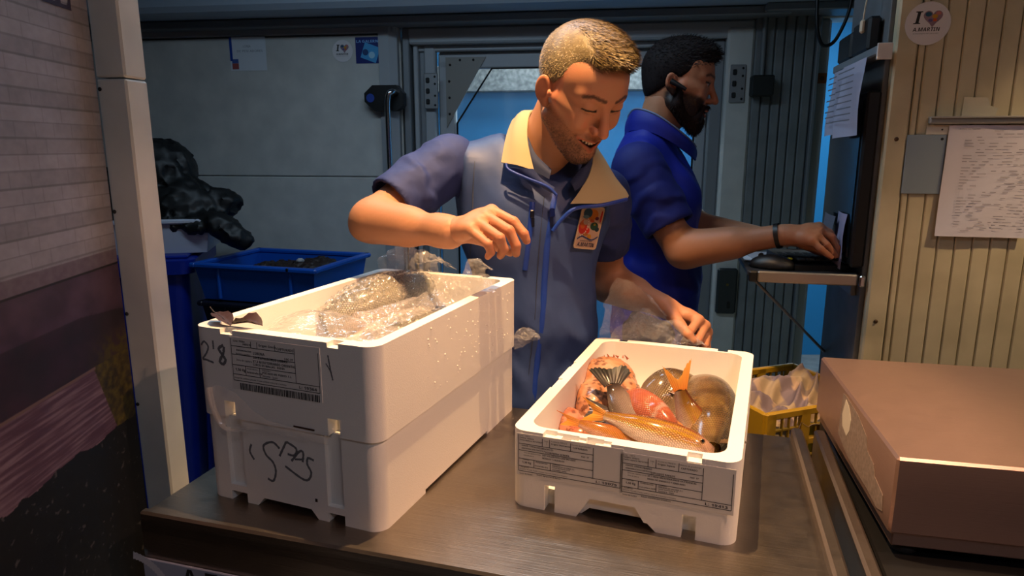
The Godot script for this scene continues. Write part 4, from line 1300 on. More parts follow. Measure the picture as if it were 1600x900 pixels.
func build_back_things() -> void:
	# signs on the sliding door
	var zs := 0.0495
	var ps := thing("paper_sign", "white paper sign with a blue edge on the sliding door", "sign")
	ps.transform = bw(Vector3(-1.172, 1.831, zs))
	part(ps, "sheet", boxmesh(Vector3(0.17, 0.142, 0.001), 0.0), std(Color(0.80, 0.83, 0.86), 0.6))
	part(ps, "blue_edge", boxmesh(Vector3(0.012, 0.1, 0.001), 0.0), std(Color(0.05, 0.25, 0.6), 0.6), xf(Vector3(-0.079, 0.021, 0.0006)))
	var g := Soup.new()
	glyphs(g, "LONJA", 0.009, xf(Vector3(-0.02, 0.032, 0.001)), false)
	glyphs(g, "DE PESCADORES", 0.009, xf(Vector3(-0.05, 0.012, 0.001)), false, "Droid Sans", 0.12)
	part(ps, "lettering", g.mesh(), std(Color(0.4, 0.45, 0.5), 0.6))
	part(ps, "red_emblem", boxmesh(Vector3(0.03, 0.025, 0.001), 0.0), std(Color(0.6, 0.3, 0.3), 0.6), xf(Vector3(-0.062, -0.052, 0.0006)))
	part(ps, "blue_emblem", boxmesh(Vector3(0.03, 0.018, 0.001), 0.0), std(Color(0.25, 0.35, 0.6), 0.6), xf(Vector3(-0.062, -0.03, 0.0006)))
	love_sticker("small round heart sticker high on the white sliding door", bw(Vector3(-0.734, 1.835, zs)), 0.046)
	var bs := thing("blue_sticker", "square dark blue sticker with a tilted pale card picture", "sticker")
	bs.transform = bw(Vector3(-0.615, 1.836, zs))
	part(bs, "backing", boxmesh(Vector3(0.12, 0.108, 0.001), 0.0), std(Color(0.03, 0.12, 0.42), 0.5))
	part(bs, "pale_card", boxmesh(Vector3(0.072, 0.066, 0.001), 0.0), std(Color(0.25, 0.6, 0.82), 0.5), Transform3D(Basis(Vector3.FORWARD, 0.35), Vector3(0.006, -0.01, 0.0007)))
	part(bs, "dark_spot", disc(0.013, 0.0005), std(Color(0.1, 0.25, 0.45), 0.5), xf(Vector3(-0.016, -0.008, 0.0013)))
	part(bs, "pale_spot", disc(0.014, 0.0005), std(Color(0.6, 0.8, 0.9), 0.5), xf(Vector3(0.012, -0.02, 0.0013)))
	var g2 := Soup.new()
	glyphs(g2, "LA GALERNA", 0.011, xf(Vector3(-0.055, 0.037, 0.0008)), true, "Droid Sans", 0.11)
	part(bs, "lettering", g2.mesh(), std(Color(0.5, 0.7, 0.9), 0.5))
	# latch with a long chrome handle
	var lt := thing("door_latch", "black door latch with a long chrome handle", "latch")
	lt.transform = bw(Vector3(-0.54, 1.634, 0.05))
	part(lt, "latch_body", prismmesh(PackedVector2Array([Vector2(-0.087, 0.02), Vector2(-0.05, 0.053), Vector2(0.055, 0.053), Vector2(0.085, 0.02), Vector2(0.085, -0.03), Vector2(0.055, -0.053), Vector2(-0.045, -0.053), Vector2(-0.087, -0.015)]), 0.05), M.black)
	part(lt, "handle", tubemesh(curve([Vector3(0.055, 0.02, 0.05), Vector3(0.05, 0.022, 0.09), Vector3(0.034, 0.0, 0.098), Vector3(0.03, -0.1, 0.098), Vector3(0.03, -0.45, 0.09)], 18), 0.012, 12), M.chrome)
	part(lt, "blue_badge", disc(0.018, 0.001), std(Color(0.12, 0.25, 0.6), 0.5), xf(Vector3(-0.06, 0.0, 0.0505)))
	# hinge plates
	for q in [[-0.358, 1.668, "grey steel hinge plate left of the corner-plated door", -0.005], [0.931, 1.68, "grey steel hinge plate on the white frame near the rear man's face", 0.031]]:
		var hp := thing("hinge_plate", q[2], "hinge", Vector3.ZERO, 0.0, "door hinge plates")
		hp.transform = bw(Vector3(q[0], q[1], q[3]))
		part(hp, "plate", boxmesh(Vector3(0.062, 0.15, 0.012), 0.003), std(Color(0.55, 0.56, 0.57), 0.4, 0.5))
		for y in [-0.045, 0.0, 0.045]: part(hp, "bolt", boxmesh(Vector3(0.016, 0.022, 0.008), 0.003), M.dark_gap, xf(Vector3(-0.014, y, 0.008)))
		for y in [-0.06, -0.02, 0.03, 0.06]: part(hp, "bolt", boxmesh(Vector3(0.009, 0.009, 0.006), 0.003), M.dark_gap, xf(Vector3(0.018, y, 0.007)))
	var jb := thing("junction_box", "dark green junction box with a conduit on the ribbed wall", "box")
	jb.transform = bw(Vector3(1.02, 1.668, 0.032))
	part(jb, "case", boxmesh(Vector3(0.085, 0.08, 0.06), 0.005, Vector3(0, 0, 0.03)), std(Color(0.06, 0.08, 0.08), 0.6))
	part(jb, "conduit", tubemesh([Vector3(0.0, 0.04, 0.012), Vector3(0.0, 0.3, 0.012)], 0.009, 8), std(Color(0.45, 0.47, 0.48), 0.5))
	var lk := thing("lock_plate", "dark lock plate low on the white door frame", "lock")
	lk.transform = bw(Vector3(0.94, 0.82, 0.031))
	part(lk, "plate", boxmesh(Vector3(0.085, 0.2, 0.02), 0.008, Vector3(0, 0, 0.01)), std(Color(0.14, 0.16, 0.17), 0.5))
	part(lk, "keyhole", boxmesh(Vector3(0.012, 0.03, 0.004), 0.002, Vector3(0.01, -0.06, 0.021)), M.black)
	part(lk, "brass_pin", disc(0.006, 0.004), std(Color(0.4, 0.35, 0.2), 0.4, 0.6), xf(Vector3(0.0, 0.03, 0.02)))
	var oc := thing("orange_tag", "small orange tag on the grey door jamb", "tag")
	oc.transform = bw(Vector3(1.265, 1.70, 0.001))
	part(oc, "tag", boxmesh(Vector3(0.035, 0.04, 0.001), 0.0, Vector3(0, 0, 0.0005)), std(Color(0.45, 0.27, 0.12), 0.6))
	part(oc, "mark", disc(0.009, 0.0004), std(Color(0.25, 0.15, 0.08), 0.6), xf(Vector3(0, 0, 0.0011)))
	var cb := thing("loose_cable", "black cable hanging in a loop near the ceiling", "cable")
	part(cb, "cable", tubemesh(curve([Vector3(1.02, 2.1, -2.42), Vector3(1.02, 1.86, -2.4), Vector3(1.04, 1.775, -2.4), Vector3(1.07, 1.765, -2.4), Vector3(1.1, 1.80, -2.4), Vector3(1.13, 1.9, -2.4), Vector3(1.14, 2.1, -2.42)], 30), 0.006, 8), M.black)
	var lampg := thing("glass_lamp", "clear glass lamp hanging at the top edge above the rear man", "lamp")
	lampg.position = Vector3(0.76, 1.985, -2.5)
	var lg := Soup.new()
	lg.lathe(Vector3.ZERO, [[0.0005, -0.04], [0.02, -0.038], [0.04, -0.02], [0.046, 0.01], [0.04, 0.05], [0.02, 0.09]], 20)
	var lgm := std(Color(0.7, 0.8, 0.95, 0.3), 0.1)
	lgm.transparency = BaseMaterial3D.TRANSPARENCY_ALPHA
	part(lampg, "glass_bulb", lg.mesh(60), lgm)
	part(lampg, "socket", tubemesh([Vector3(0, 0.085, 0), Vector3(0, 0.14, 0)], 0.02, 12), M.black)
	part(lampg, "cord", tubemesh([Vector3(0, 0.14, 0), Vector3(0, 1.06, 0)], 0.004, 6), M.black)

	# blue bin, white tray, black bags
	var bn := thing("blue_bin", "tall blue plastic bin behind the white post", "bin", Vector3(-1.49, 0, -2.64), deg_to_rad(14))
	var bs2 := Soup.new()
	var rws := []
	for q in [[0.19, 0.0], [0.235, 0.97], [0.237, 0.972], [0.22, 0.97], [0.18, 0.03]]:
		var r := []
		for p in rounded_rect(q[0] * 2, q[0] * 2, 0.05, 4): r.append(Vector3(p.x, q[1], -p.y))
		rws.append(r)
	bs2.grid(rws, true)
	part(bn, "bin_body", bs2.mesh(40), M.bin_blue)
	var rim := Soup.new()
	var rr := []
	for q in [[0.242, 0.965], [0.262, 0.97], [0.264, 1.02], [0.257, 1.025], [0.22, 1.025], [0.22, 0.965]]:
		var r := []
		for p in rounded_rect(q[0] * 2, q[0] * 2, 0.05, 4): r.append(Vector3(p.x, q[1], -p.y))
		rr.append(r)
	rim.grid(rr, true)
	part(bn, "rim", rim.mesh(40), M.bin_blue)
	part(bn, "lid", boxmesh(Vector3(0.48, 0.012, 0.48), 0.004, Vector3(0, 1.031, 0)), M.bin_blue)
	var wt := thing("white_tray", "white plastic tray full of black bags on the blue bin", "tray", Vector3(-1.455, 1.038, -2.66), deg_to_rad(14))
	open_crate(wt, 0.56, 0.42, 0.12, std(Color(0.70, 0.71, 0.76), 0.45), false)
	var bg := thing("rubbish_bag", "heap of crumpled black rubbish bags with a torn label", "bag", Vector3(-1.45, 1.052, -2.66))
	bg.scale = Vector3.ONE * 1.14
	part(bg, "bag_body", lumps(51, [[Vector3(0.06, 0.25, -0.02), Vector3(0.12, 0.11, 0.11)], [Vector3(-0.06, 0.14, 0.0), Vector3(0.2, 0.12, 0.15)], [Vector3(0.14, 0.13, 0.02), Vector3(0.13, 0.1, 0.1)], [Vector3(0.26, 0.14, 0.0), Vector3(0.08, 0.05, 0.06)], [Vector3(0.0, 0.08, 0.0), Vector3(0.24, 0.07, 0.17)], [Vector3(0.22, 0.075, 0.1), Vector3(0.11, 0.03, 0.05)], [Vector3(0.33, 0.06, 0.1), Vector3(0.09, 0.04, 0.05), Basis(Vector3.FORWARD, 0.6)]], 0.014, 0.02, 14.0), M.bag_black)
	part(bg, "torn_label", prismmesh(PackedVector2Array([Vector2(-0.03, -0.02), Vector2(0.02, -0.028), Vector2(0.05, 0.0), Vector2(0.0, 0.035), Vector2(-0.035, 0.01)]), 0.001), std(Color(0.5, 0.53, 0.58), 0.6), Transform3D(Basis(Vector3.RIGHT, -0.5), Vector3(0.09, 0.11, 0.165)))
	# crates: dark one below, blue one with dark scraps on top
	var st := thing("crate_stand", "dark crate stand under the blue crate", "stand", Vector3(-0.875, 0, -2.56), deg_to_rad(-16))
	open_crate(st, 0.46, 0.34, 0.70, M.navy_plastic, false)
	var dc := thing("dark_crate", "navy plastic crate stacked under the bright blue crate", "crate", Vector3(-0.875, 0.71, -2.56), deg_to_rad(-16))
	open_crate(dc, 0.48, 0.36, 0.15, M.navy_plastic)
	var bc := thing("blue_crate", "bright blue plastic crate with dark scraps by the wall", "crate", Vector3(-0.875, 0.875, -2.56), deg_to_rad(-16))
	open_crate(bc, 0.50, 0.38, 0.13, M.blue_plastic)
	var fs := thing("fish_scraps", "brown heap of fish scraps in the blue crate", "fish")
	fs.transform = xf(Vector3(-0.865, 0.886, -2.57), -16)
	part(fs, "scraps", lumps(61, [[Vector3(0.06, 0.06, 0), Vector3(0.13, 0.045, 0.1)], [Vector3(-0.04, 0.06, 0.04), Vector3(0.1, 0.05, 0.08)], [Vector3(0.12, 0.07, -0.04), Vector3(0.08, 0.05, 0.07)]], 0.01, 0.03, 22.0), std(Color(0.13, 0.065, 0.045), 0.6))
	part(fs, "pale_bit", boxmesh(Vector3(0.03, 0.02, 0.02), 0.008), std(Color(0.6, 0.6, 0.6), 0.5), xf(Vector3(0.07, 0.12, 0.02), 30))

	# yellow crate with cloths, right behind the counter
	build_yellow_crate()


func build_yellow_crate() -> void:
	var sp := thing("crate_support", "dark stand under the yellow crate", "stand", Vector3(0.655, 0, -1.56), deg_to_rad(20))
	part(sp, "cabinet", boxmesh(Vector3(0.29, 0.62, 0.24), 0.006, Vector3(0, 0.31, 0)), M.black_matte)
	part(sp, "cabinet_door", boxmesh(Vector3(0.27, 0.56, 0.012), 0.004, Vector3(0, 0.31, 0.122)), M.black)
	var y := thing("yellow_crate", "yellow perforated plastic crate holding crumpled cloths", "crate", Vector3(0.655, 0.62, -1.56), deg_to_rad(20))
	var w := 0.31
	var l := 0.26
	var h := 0.24
	part(y, "crate_floor", boxmesh(Vector3(w, 0.01, l), 0.002, Vector3(0, 0.005, 0)), M.yellow_plastic)
	for s in [-1.0, 1.0]:
		# perforated long walls: rails and bars with real gaps
		for yy in [0.02, 0.09, 0.16, 0.232]: part(y, "rail", boxmesh(Vector3(w, 0.018, 0.012), 0.003, Vector3(0, yy, s * l / 2)), M.yellow_plastic)
		for k in 4: part(y, "upright", boxmesh(Vector3(0.03, h, 0.012), 0.003, Vector3(-w / 2 + 0.012 + k * (w - 0.024) / 3.0, h / 2, s * l / 2)), M.yellow_plastic)
		for k in 3:
			for j in 4: part(y, "bar", boxmesh(Vector3(0.005, h - 0.02, 0.006), 0.001, Vector3(-w / 2 + 0.045 + k * (w - 0.024) / 3.0 + j * 0.019, h / 2, s * l / 2)), M.yellow_plastic)
		for yy in [0.055, 0.125, 0.196]: part(y, "rail", boxmesh(Vector3(w, 0.006, 0.006), 0.001, Vector3(0, yy, s * l / 2)), M.yellow_plastic)
		part(y, "end_wall", boxmesh(Vector3(0.012, h, l), 0.003, Vector3(s * w / 2, h / 2, 0)), M.yellow_plastic)
	var cl := thing("checked_cloth", "crumpled beige and mauve checked cloth in the yellow crate", "cloth", Vector3(0.65, 0.63, -1.53), deg_to_rad(20))
	var n := noise(71, 3.0, 2)
	var rows := []
	var cols := []
	for j in 61:
		var r := []
		var c := []
		for i in 71:
			var u := i / 70.0
			var v := j / 60.0
			var x := (u - 0.5) * 0.29
			var z := (v - 0.5) * 0.22
			var ridge := 1.0 - absf(n.get_noise_2d(u * 0.7 + 0.5 * v, v * 0.5 + 4.0)) * 3.0
			var hh := 0.16 + 0.05 * n.get_noise_2d(u * 0.5, v * 0.4) + 0.032 * maxf(ridge, 0.0) + 0.05 * u - 0.06 * maxf(0.0, v - 0.7)
			r.append(Vector3(x, hh, z))
			var band := fposmod(u * 3.0 + 0.3 * v, 1.0)
			var col := Color(0.30, 0.22, 0.14)
			if band < 0.35: col = Color(0.16, 0.12, 0.14)
			elif band < 0.5: col = Color(0.36, 0.25, 0.17)
			if fposmod(v * 3.0, 1.0) < 0.3: col = col.lerp(Color(0.12, 0.09, 0.12), 0.6)
			c.append(col)
		rows.append(r); cols.append(c)
	var cs := Soup.new()
	cs.grid(rows, false, cols)
	var cm := std(Color(1, 1, 1), 0.85)
	cm.vertex_color_use_as_albedo = true
	part(cl, "cloth", cs.smooth(), cm)


# ---------------------------------------------------------------- people
func head_basis(yaw: float, pitch: float, roll: float) -> Basis:
	return Basis(Vector3.UP, deg_to_rad(yaw)) * Basis(Vector3.RIGHT, deg_to_rad(pitch)) * Basis(Vector3.BACK, deg_to_rad(roll))


# head in its own axes: x to the person's left, y up, z out of the face, origin between the ears
func head_sdf(smile: float, looking_down: bool) -> Sdf:
	var s := Sdf.new()
	s.ell(Vector3(0, 0.043, -0.014), Vector3(0.0735, 0.083, 0.094))
	s.ell(Vector3(0, 0.045, 0.03), Vector3(0.062, 0.055, 0.054), Basis(), 0.03)
	s.ell(Vector3(0, -0.02, 0.03), Vector3(0.060, 0.068, 0.052), Basis(), 0.03)
	s.ell(Vector3(0, -0.062, 0.036), Vector3(0.043, 0.042, 0.043), Basis(), 0.03)
	s.ell(Vector3(0, -0.03, -0.03), Vector3(0.056, 0.06, 0.06), Basis(), 0.03)
	s.cone(Vector3(0, -0.094, 0.066), Vector3(0, -0.09, 0.07), 0.019, 0.019, 0.02)
	for x in [-1.0, 1.0]:
		s.cone(Vector3(x * 0.056, -0.05, 0.002), Vector3(x * 0.015, -0.094, 0.062), 0.014, 0.015, 0.025)        # jaw line
		s.cone(Vector3(x * 0.063, 0.0, 0.02), Vector3(x * 0.04, -0.006, 0.064), 0.011, 0.015, 0.02)            # cheekbone
		s.ell(Vector3(x * 0.036, -0.026 + 0.004 * smile, 0.066), Vector3(0.019, 0.016, 0.014 + 0.004 * smile), Basis(), 0.014)
		s.cone(Vector3(x * 0.046, 0.033, 0.063), Vector3(x * 0.012, 0.035, 0.082), 0.009, 0.009, 0.016)         # brow
		s.ell(Vector3(x * 0.032, 0.016, 0.093), Vector3(0.018, 0.0105, 0.014), Basis(), 0.012, 1)               # socket
		s.ell(Vector3(x * 0.0315, 0.0165, 0.0735), Vector3(0.0145, 0.0105, 0.0115), Basis(), 0.003)             # eye under its lids
		if looking_down:
			s.ell(Vector3(x * 0.0315, 0.0185, 0.076), Vector3(0.0155, 0.0095, 0.0092), Basis(Vector3.RIGHT, 0.3), 0.006)
			s.cone(Vector3(x * 0.02, 0.008, 0.083), Vector3(x * 0.044, 0.010, 0.074), 0.003, 0.0026, 0.004)
		else:
			s.cone(Vector3(x * 0.018, 0.0205, 0.084), Vector3(x * 0.046, 0.0195, 0.073), 0.003, 0.003, 0.003)
			s.cone(Vector3(x * 0.019, 0.0085, 0.082), Vector3(x * 0.045, 0.0095, 0.073), 0.003, 0.003, 0.004)
	# nose
	s.cone(Vector3(0, 0.030, 0.080), Vector3(0, -0.014, 0.103), 0.0072, 0.0088, 0.010)
	s.cone(Vector3(0, -0.014, 0.103), Vector3(0, -0.024, 0.1085), 0.0088, 0.0098, 0.004)
	for x in [-1.0, 1.0]:
		s.ell(Vector3(x * 0.0125, -0.0265, 0.0935), Vector3(0.0078, 0.0075, 0.010), Basis(), 0.006)
		s.ell(Vector3(x * 0.0068, -0.0345, 0.0985), Vector3(0.0036, 0.003, 0.0048), Basis(), 0.002, 1)
	# mouth: lips, opening with upper teeth, creases beside it
	var w := 0.024 + 0.0085 * smile
	s.ell(Vector3(0, -0.054, 0.08), Vector3(0.024, 0.016, 0.012), Basis(), 0.012)
	for x in [-1.0, 1.0]:
		s.cone(Vector3(0, -0.0525, 0.0905), Vector3(x * w, -0.058 + 0.008 * smile, 0.077), 0.0048, 0.0028, 0.004)
		s.cone(Vector3(0, -0.0545 - 0.0125 * smile - 0.008, 0.0875), Vector3(x * w, -0.059 + 0.008 * smile, 0.0765), 0.0056, 0.0028, 0.004)
		s.cone(Vector3(x * 0.0195, -0.027, 0.0945), Vector3(x * (w + 0.008), -0.056, 0.079), 0.0022, 0.0024, 0.006, 1)
	if smile > 0.1:
		for x in [-1.0, 1.0]:
			s.cone(Vector3(0, -0.0620, 0.095), Vector3(x * (w - 0.005), -0.0585 + 0.005 * smile, 0.084), 0.0034 + 0.0026 * smile, 0.0022, 0.002, 1)
		for x in [-1.0, 1.0]: s.cone(Vector3(0, -0.0615, 0.086), Vector3(x * (w - 0.006), -0.0605 + 0.006 * smile, 0.078), 0.003 + 0.0032 * smile, 0.003, 0.002, 1)
	else:
		s.cone(Vector3(-w * 0.8, -0.058, 0.086), Vector3(w * 0.8, -0.058, 0.086), 0.0016, 0.0016, 0.002, 1)
	# ears
	for x in [-1.0, 1.0]:
		var b := Basis(Vector3.UP, -x * 0.5) * Basis(Vector3.RIGHT, -0.18)
		s.ell(Vector3(x * 0.080, 0.001, -0.014), Vector3(0.0068, 0.027, 0.017), b, 0.006)
		s.ell(Vector3(x * 0.0735, -0.0235, -0.004), Vector3(0.0062, 0.009, 0.008), b, 0.006)
		s.ell(Vector3(x * 0.0872, 0.004, -0.0108), Vector3(0.0052, 0.0185, 0.0112), b, 0.004, 1)
		s.ell(Vector3(x * 0.0835, -0.004, -0.004), Vector3(0.0062, 0.0095, 0.0075), b, 0.004, 1)
		s.ell(Vector3(x * 0.0765, 0.0, 0.0045), Vector3(0.0045, 0.007, 0.004), b, 0.004)
	return s


func seg_near(p: Vector2, a: Vector2, b: Vector2) -> float:
	var h := clampf((p - a).dot(b - a) / (b - a).length_squared(), 0.0, 1.0)
	return p.distance_to(a + (b - a) * h)


func face_paint(skin: Color, beard: Color, beard_amt: float, brow: Color, smile: float, looking_down: bool, full_beard: bool) -> Callable:
	var n := noise(91, 220.0, 2)
	var nl := noise(92, 35.0, 2)
	var w := 0.024 + 0.0085 * smile
	return func(p: Vector3) -> Color:
		var c := skin
		var ax := absf(p.x)
		c = c.lerp(Color(skin.r * 1.08, skin.g * 0.86, skin.b * 0.82), clampf(0.45 + nl.get_noise_3dv(p), 0.0, 1.0) * 0.5)
		if p.z < 0.03 and ax > 0.07: c = c.lerp(Color(skin.r * 1.12, skin.g * 0.8, skin.b * 0.75), 0.6)      # ears
		if p.z > 0.085 and p.y < 0.0 and p.y > -0.04: c = c.lerp(Color(skin.r * 1.1, skin.g * 0.82, skin.b * 0.78), 0.5)
		# stubble
		var d := 0.0
		if full_beard:
			d = smoothstep(-0.026, -0.038, p.y - 0.45 * maxf(0.0, ax - 0.034)) * smoothstep(-0.035, -0.02, p.z)
			if p.z > 0.07 and ax < 0.03 and p.y > -0.04: d = 0.0
		else:
			d = smoothstep(-0.03, -0.05, p.y - 0.5 * maxf(0.0, ax - 0.03)) * smoothstep(-0.03, -0.01, p.z)
			d *= 0.5 + 0.6 * smoothstep(-0.058, -0.08, p.y - 0.25 * ax)
			if p.z > 0.07 and ax < 0.016 and p.y > -0.09 and p.y < -0.074: d *= 0.4
			if p.z > 0.075 and ax < 0.02 and p.y > -0.042: d = 0.0
		d *= beard_amt * ((1.0 + 0.15 * n.get_noise_3dv(p)) if full_beard else (0.8 + 0.5 * n.get_noise_3dv(p)))
		c = c.lerp(beard, clampf(d, 0.0, 1.0))
		# brows
		if p.z > 0.045:
			var e := seg_near(Vector2(ax, p.y), Vector2(0.013, 0.0365), Vector2(0.036, 0.0415))
			e = minf(e, seg_near(Vector2(ax, p.y), Vector2(0.036, 0.0415), Vector2(0.051, 0.036)))
			if e < 0.0044: c = c.lerp(brow, 0.85 * clampf(1.35 - e / 0.0044 + 0.5 * n.get_noise_3dv(p), 0.0, 1.0))
			# lash line and eye
			if looking_down:
				var l := seg_near(Vector2(ax, p.y), Vector2(0.018, 0.011), Vector2(0.046, 0.0125))
				if l < 0.0022 and p.z > 0.062: c = Color(0.035, 0.02, 0.015)
			else:
				var q := Vector2((ax - 0.0315) / 0.0125, (p.y - 0.0148) / 0.0046)
				if q.length() < 1.0 and p.z > 0.066: c = Color(0.02, 0.012, 0.01) if q.x * q.x < 0.3 else Color(0.5, 0.45, 0.42)
				var l2 := seg_near(Vector2(ax, p.y), Vector2(0.018, 0.0185), Vector2(0.047, 0.019))
				if l2 < 0.002 and p.z > 0.062: c = Color(0.03, 0.02, 0.015)
		# lips and teeth
		if p.z > 0.066 and ax < w + 0.002:
			var f := ax / w
			var yu := -0.0525 + f * (-0.0055 + 0.008 * smile)
			var yl := -0.0625 - 0.0125 * smile + f * (0.0035 + 0.0205 * smile)
			if absf(p.y - yu) < 0.0042 * (1.0 - 0.55 * f): c = c.lerp(Color(skin.r * 0.85, skin.g * 0.52, skin.b * 0.5), 0.8)
			if absf(p.y - yl) < 0.0058 * (1.0 - 0.55 * f): c = c.lerp(Color(skin.r * 0.9, skin.g * 0.52, skin.b * 0.5), 0.8)
			if smile > 0.1 and p.y < yu - 0.0028 and p.y > yl + 0.0035 and p.z < 0.0885:
				c = Color(0.10, 0.03, 0.025)
		return c


func hair_tufts(src: Soup, base: Soup, xf0: Transform3D, count: int, length: float, width: float, flow: Callable, tones: Array, sd: int) -> void:
	# short tapered locks growing out of the surface already in base
	var rn := RandomNumberGenerator.new()
	rn.seed = sd
	var nt := src.ix.size() / 3
	var src_v := src.v.duplicate()
	var src_i := src.ix.duplicate()
	for k in count:
		var t := rn.randi() % nt
		var a := src_v[src_i[t * 3]]; var b := src_v[src_i[t * 3 + 1]]; var c := src_v[src_i[t * 3 + 2]]
		var n := (b - a).cross(c - a).normalized()
		var u := rn.randf(); var v := rn.randf()
		if u + v > 1.0:
			u = 1.0 - u; v = 1.0 - v
		var p := a + (b - a) * u + (c - a) * v
		var lp := xf0.affine_inverse() * p
		var fl: Array = flow.call(lp)     # [direction, length factor]
		if fl[1] <= 0.0: continue
		var d: Vector3 = (n * 0.4 + xf0.basis * (fl[0] as Vector3) + Vector3(rn.randf_range(-0.25, 0.25), rn.randf_range(-0.25, 0.25), rn.randf_range(-0.25, 0.25))).normalized()
		var l := length * float(fl[1]) * rn.randf_range(0.6, 1.25)
		var sde := d.cross(n).normalized() * width
		var col: Color = tones[rn.randi() % tones.size()]
		var mid := p + d * l * 0.55 + n * l * 0.08
		var i0 := base.vert(p - sde - n * 0.0015, col)
		base.vert(p + sde - n * 0.0015, col); base.vert(mid + sde * 0.8, col); base.vert(mid - sde * 0.8, col); base.vert(p + d * l, col)
		base.ix.append_array([i0, i0 + 1, i0 + 2, i0, i0 + 2, i0 + 3, i0 + 3, i0 + 2, i0 + 4])


func skin_mat() -> StandardMaterial3D:
	var m := std(Color(1, 1, 1), 0.52)
	m.vertex_color_use_as_albedo = true
	m.metallic_specular = 0.42
	m.heightmap_enabled = true
	m.heightmap_texture = noise_tex(0.09, 17, Color.BLACK, Color.WHITE, FastNoiseLite.TYPE_SIMPLEX, 256, 3)
	m.heightmap_scale = 0.009
	m.uv1_triplanar = true
	m.uv1_scale = Vector3.ONE * 14.0
	return m


func cloth_mat(c: Color, rough := 0.8) -> StandardMaterial3D:
	var m := std(c, rough)
	m.rim_enabled = true
	m.rim = 0.06
	m.rim_tint = 0.6
	m.heightmap_enabled = true
	m.heightmap_texture = noise_tex(0.25, 18, Color.BLACK, Color.WHITE, FastNoiseLite.TYPE_SIMPLEX, 256, 2)
	m.heightmap_scale = 0.012
	m.uv1_triplanar = true
	m.uv1_scale = Vector3.ONE * 16.0
	return m


func add_hand(s: Sdf, wrist: Vector3, fingers: Array, thumb: Array, r := 1.0) -> void:
	var prev := wrist
	for f in fingers.size():
		var c: Array = fingers[f]
		var thick: float = [0.0093, 0.0095, 0.009, 0.0078][f] * r
		var root: Vector3 = wrist.lerp(c[0], 0.18)
		s.cone(root, c[0], 0.0155 * r, 0.0118 * r, 0.016)
		if f > 0:
			var q: Array = fingers[f - 1]
			s.cone(c[0].lerp(wrist, 0.3), q[0].lerp(wrist, 0.3), 0.0135 * r, 0.0135 * r, 0.012)
	for f in fingers.size():
		var c: Array = fingers[f]
		var thick: float = [0.0093, 0.0095, 0.009, 0.0078][f] * r
		s.cone(c[0], c[1], thick * 1.12, thick, 0.006)
		s.cone(c[1], c[2], thick * 1.02, thick * 0.9, 0.003)
		s.cone(c[2], c[3], thick * 0.92, thick * 0.8, 0.003)
	s.cone(wrist.lerp(thumb[0], 0.5), thumb[1], 0.017 * r, 0.0125 * r, 0.014)
	s.cone(thumb[1], thumb[2], 0.0118 * r, 0.0105 * r, 0.004)
	s.cone(thumb[2], thumb[3], 0.0108 * r, 0.0085 * r, 0.003)


func hand_paint(skin: Color, fingers: Array) -> Callable:
	var n := noise(95, 60.0, 2)
	return func(p: Vector3) -> Color:
		var c := skin.lerp(Color(skin.r * 1.05, skin.g * 0.8, skin.b * 0.75), clampf(0.4 + n.get_noise_3dv(p), 0.0, 1.0) * 0.5)
		for f in fingers:
			for k in [0, 1, 2]:
				if p.distance_to(f[k]) < 0.012: c = c.lerp(Color(skin.r * 1.06, skin.g * 0.72, skin.b * 0.66), 0.35)
			var tip: Vector3 = f[3] + (f[3] - f[2]).normalized() * 0.002
			if p.distance_to(tip) < 0.0062: c = Color(skin.r * 1.2, skin.g * 1.05, skin.b * 1.05)
		return c


func to_world(mesh_owner: Node3D) -> Transform3D:
	return Transform3D(Basis(), -mesh_owner.position)


# marches from the front (towards -z) to the surface at x, y
func front_z(s: Sdf, x: float, y: float, z0 := -1.1) -> Vector3:
	var all := PackedInt32Array(range(s.ty.size()))
	var p := Vector3(x, y, z0)
	for i in 90:
		var d := s.eval(p, all)
		if d < 0.0004: break
		p.z -= maxf(d * 0.8, 0.0006)
		if p.z < -2.6: break
	return p


func surf_normal(s: Sdf, p: Vector3) -> Vector3:
	var all := PackedInt32Array(range(s.ty.size()))
	var e := 0.004
	return Vector3(s.eval(p + Vector3(e, 0, 0), all) - s.eval(p - Vector3(e, 0, 0), all), s.eval(p + Vector3(0, e, 0), all) - s.eval(p - Vector3(0, e, 0), all), s.eval(p + Vector3(0, 0, e), all) - s.eval(p - Vector3(0, 0, e), all)).normalized()


# a flat tape that follows the garment: pts are [x, y]
func tape(s: Sdf, pts: Array, width: float, lift: float, n := 26) -> ArrayMesh:
	var c := curve(pts, n)
	var rows := []
	for i in c.size():
		var d: Vector2 = (c[mini(i + 1, c.size() - 1)] - c[maxi(i - 1, 0)]).normalized()
		var side := Vector2(d.y, -d.x) * width / 2
		var row := []
		for k in [-1.0, -0.6, 0.6, 1.0]:
			var q: Vector2 = c[i] + side * k
			var p := front_z(s, q.x, q.y)
			row.append(p + surf_normal(s, p) * (lift if absf(k) < 0.8 else -0.001))
		row.reverse()
		rows.append(row)
	var o := Soup.new()
	o.grid(rows)
	return o.smooth()


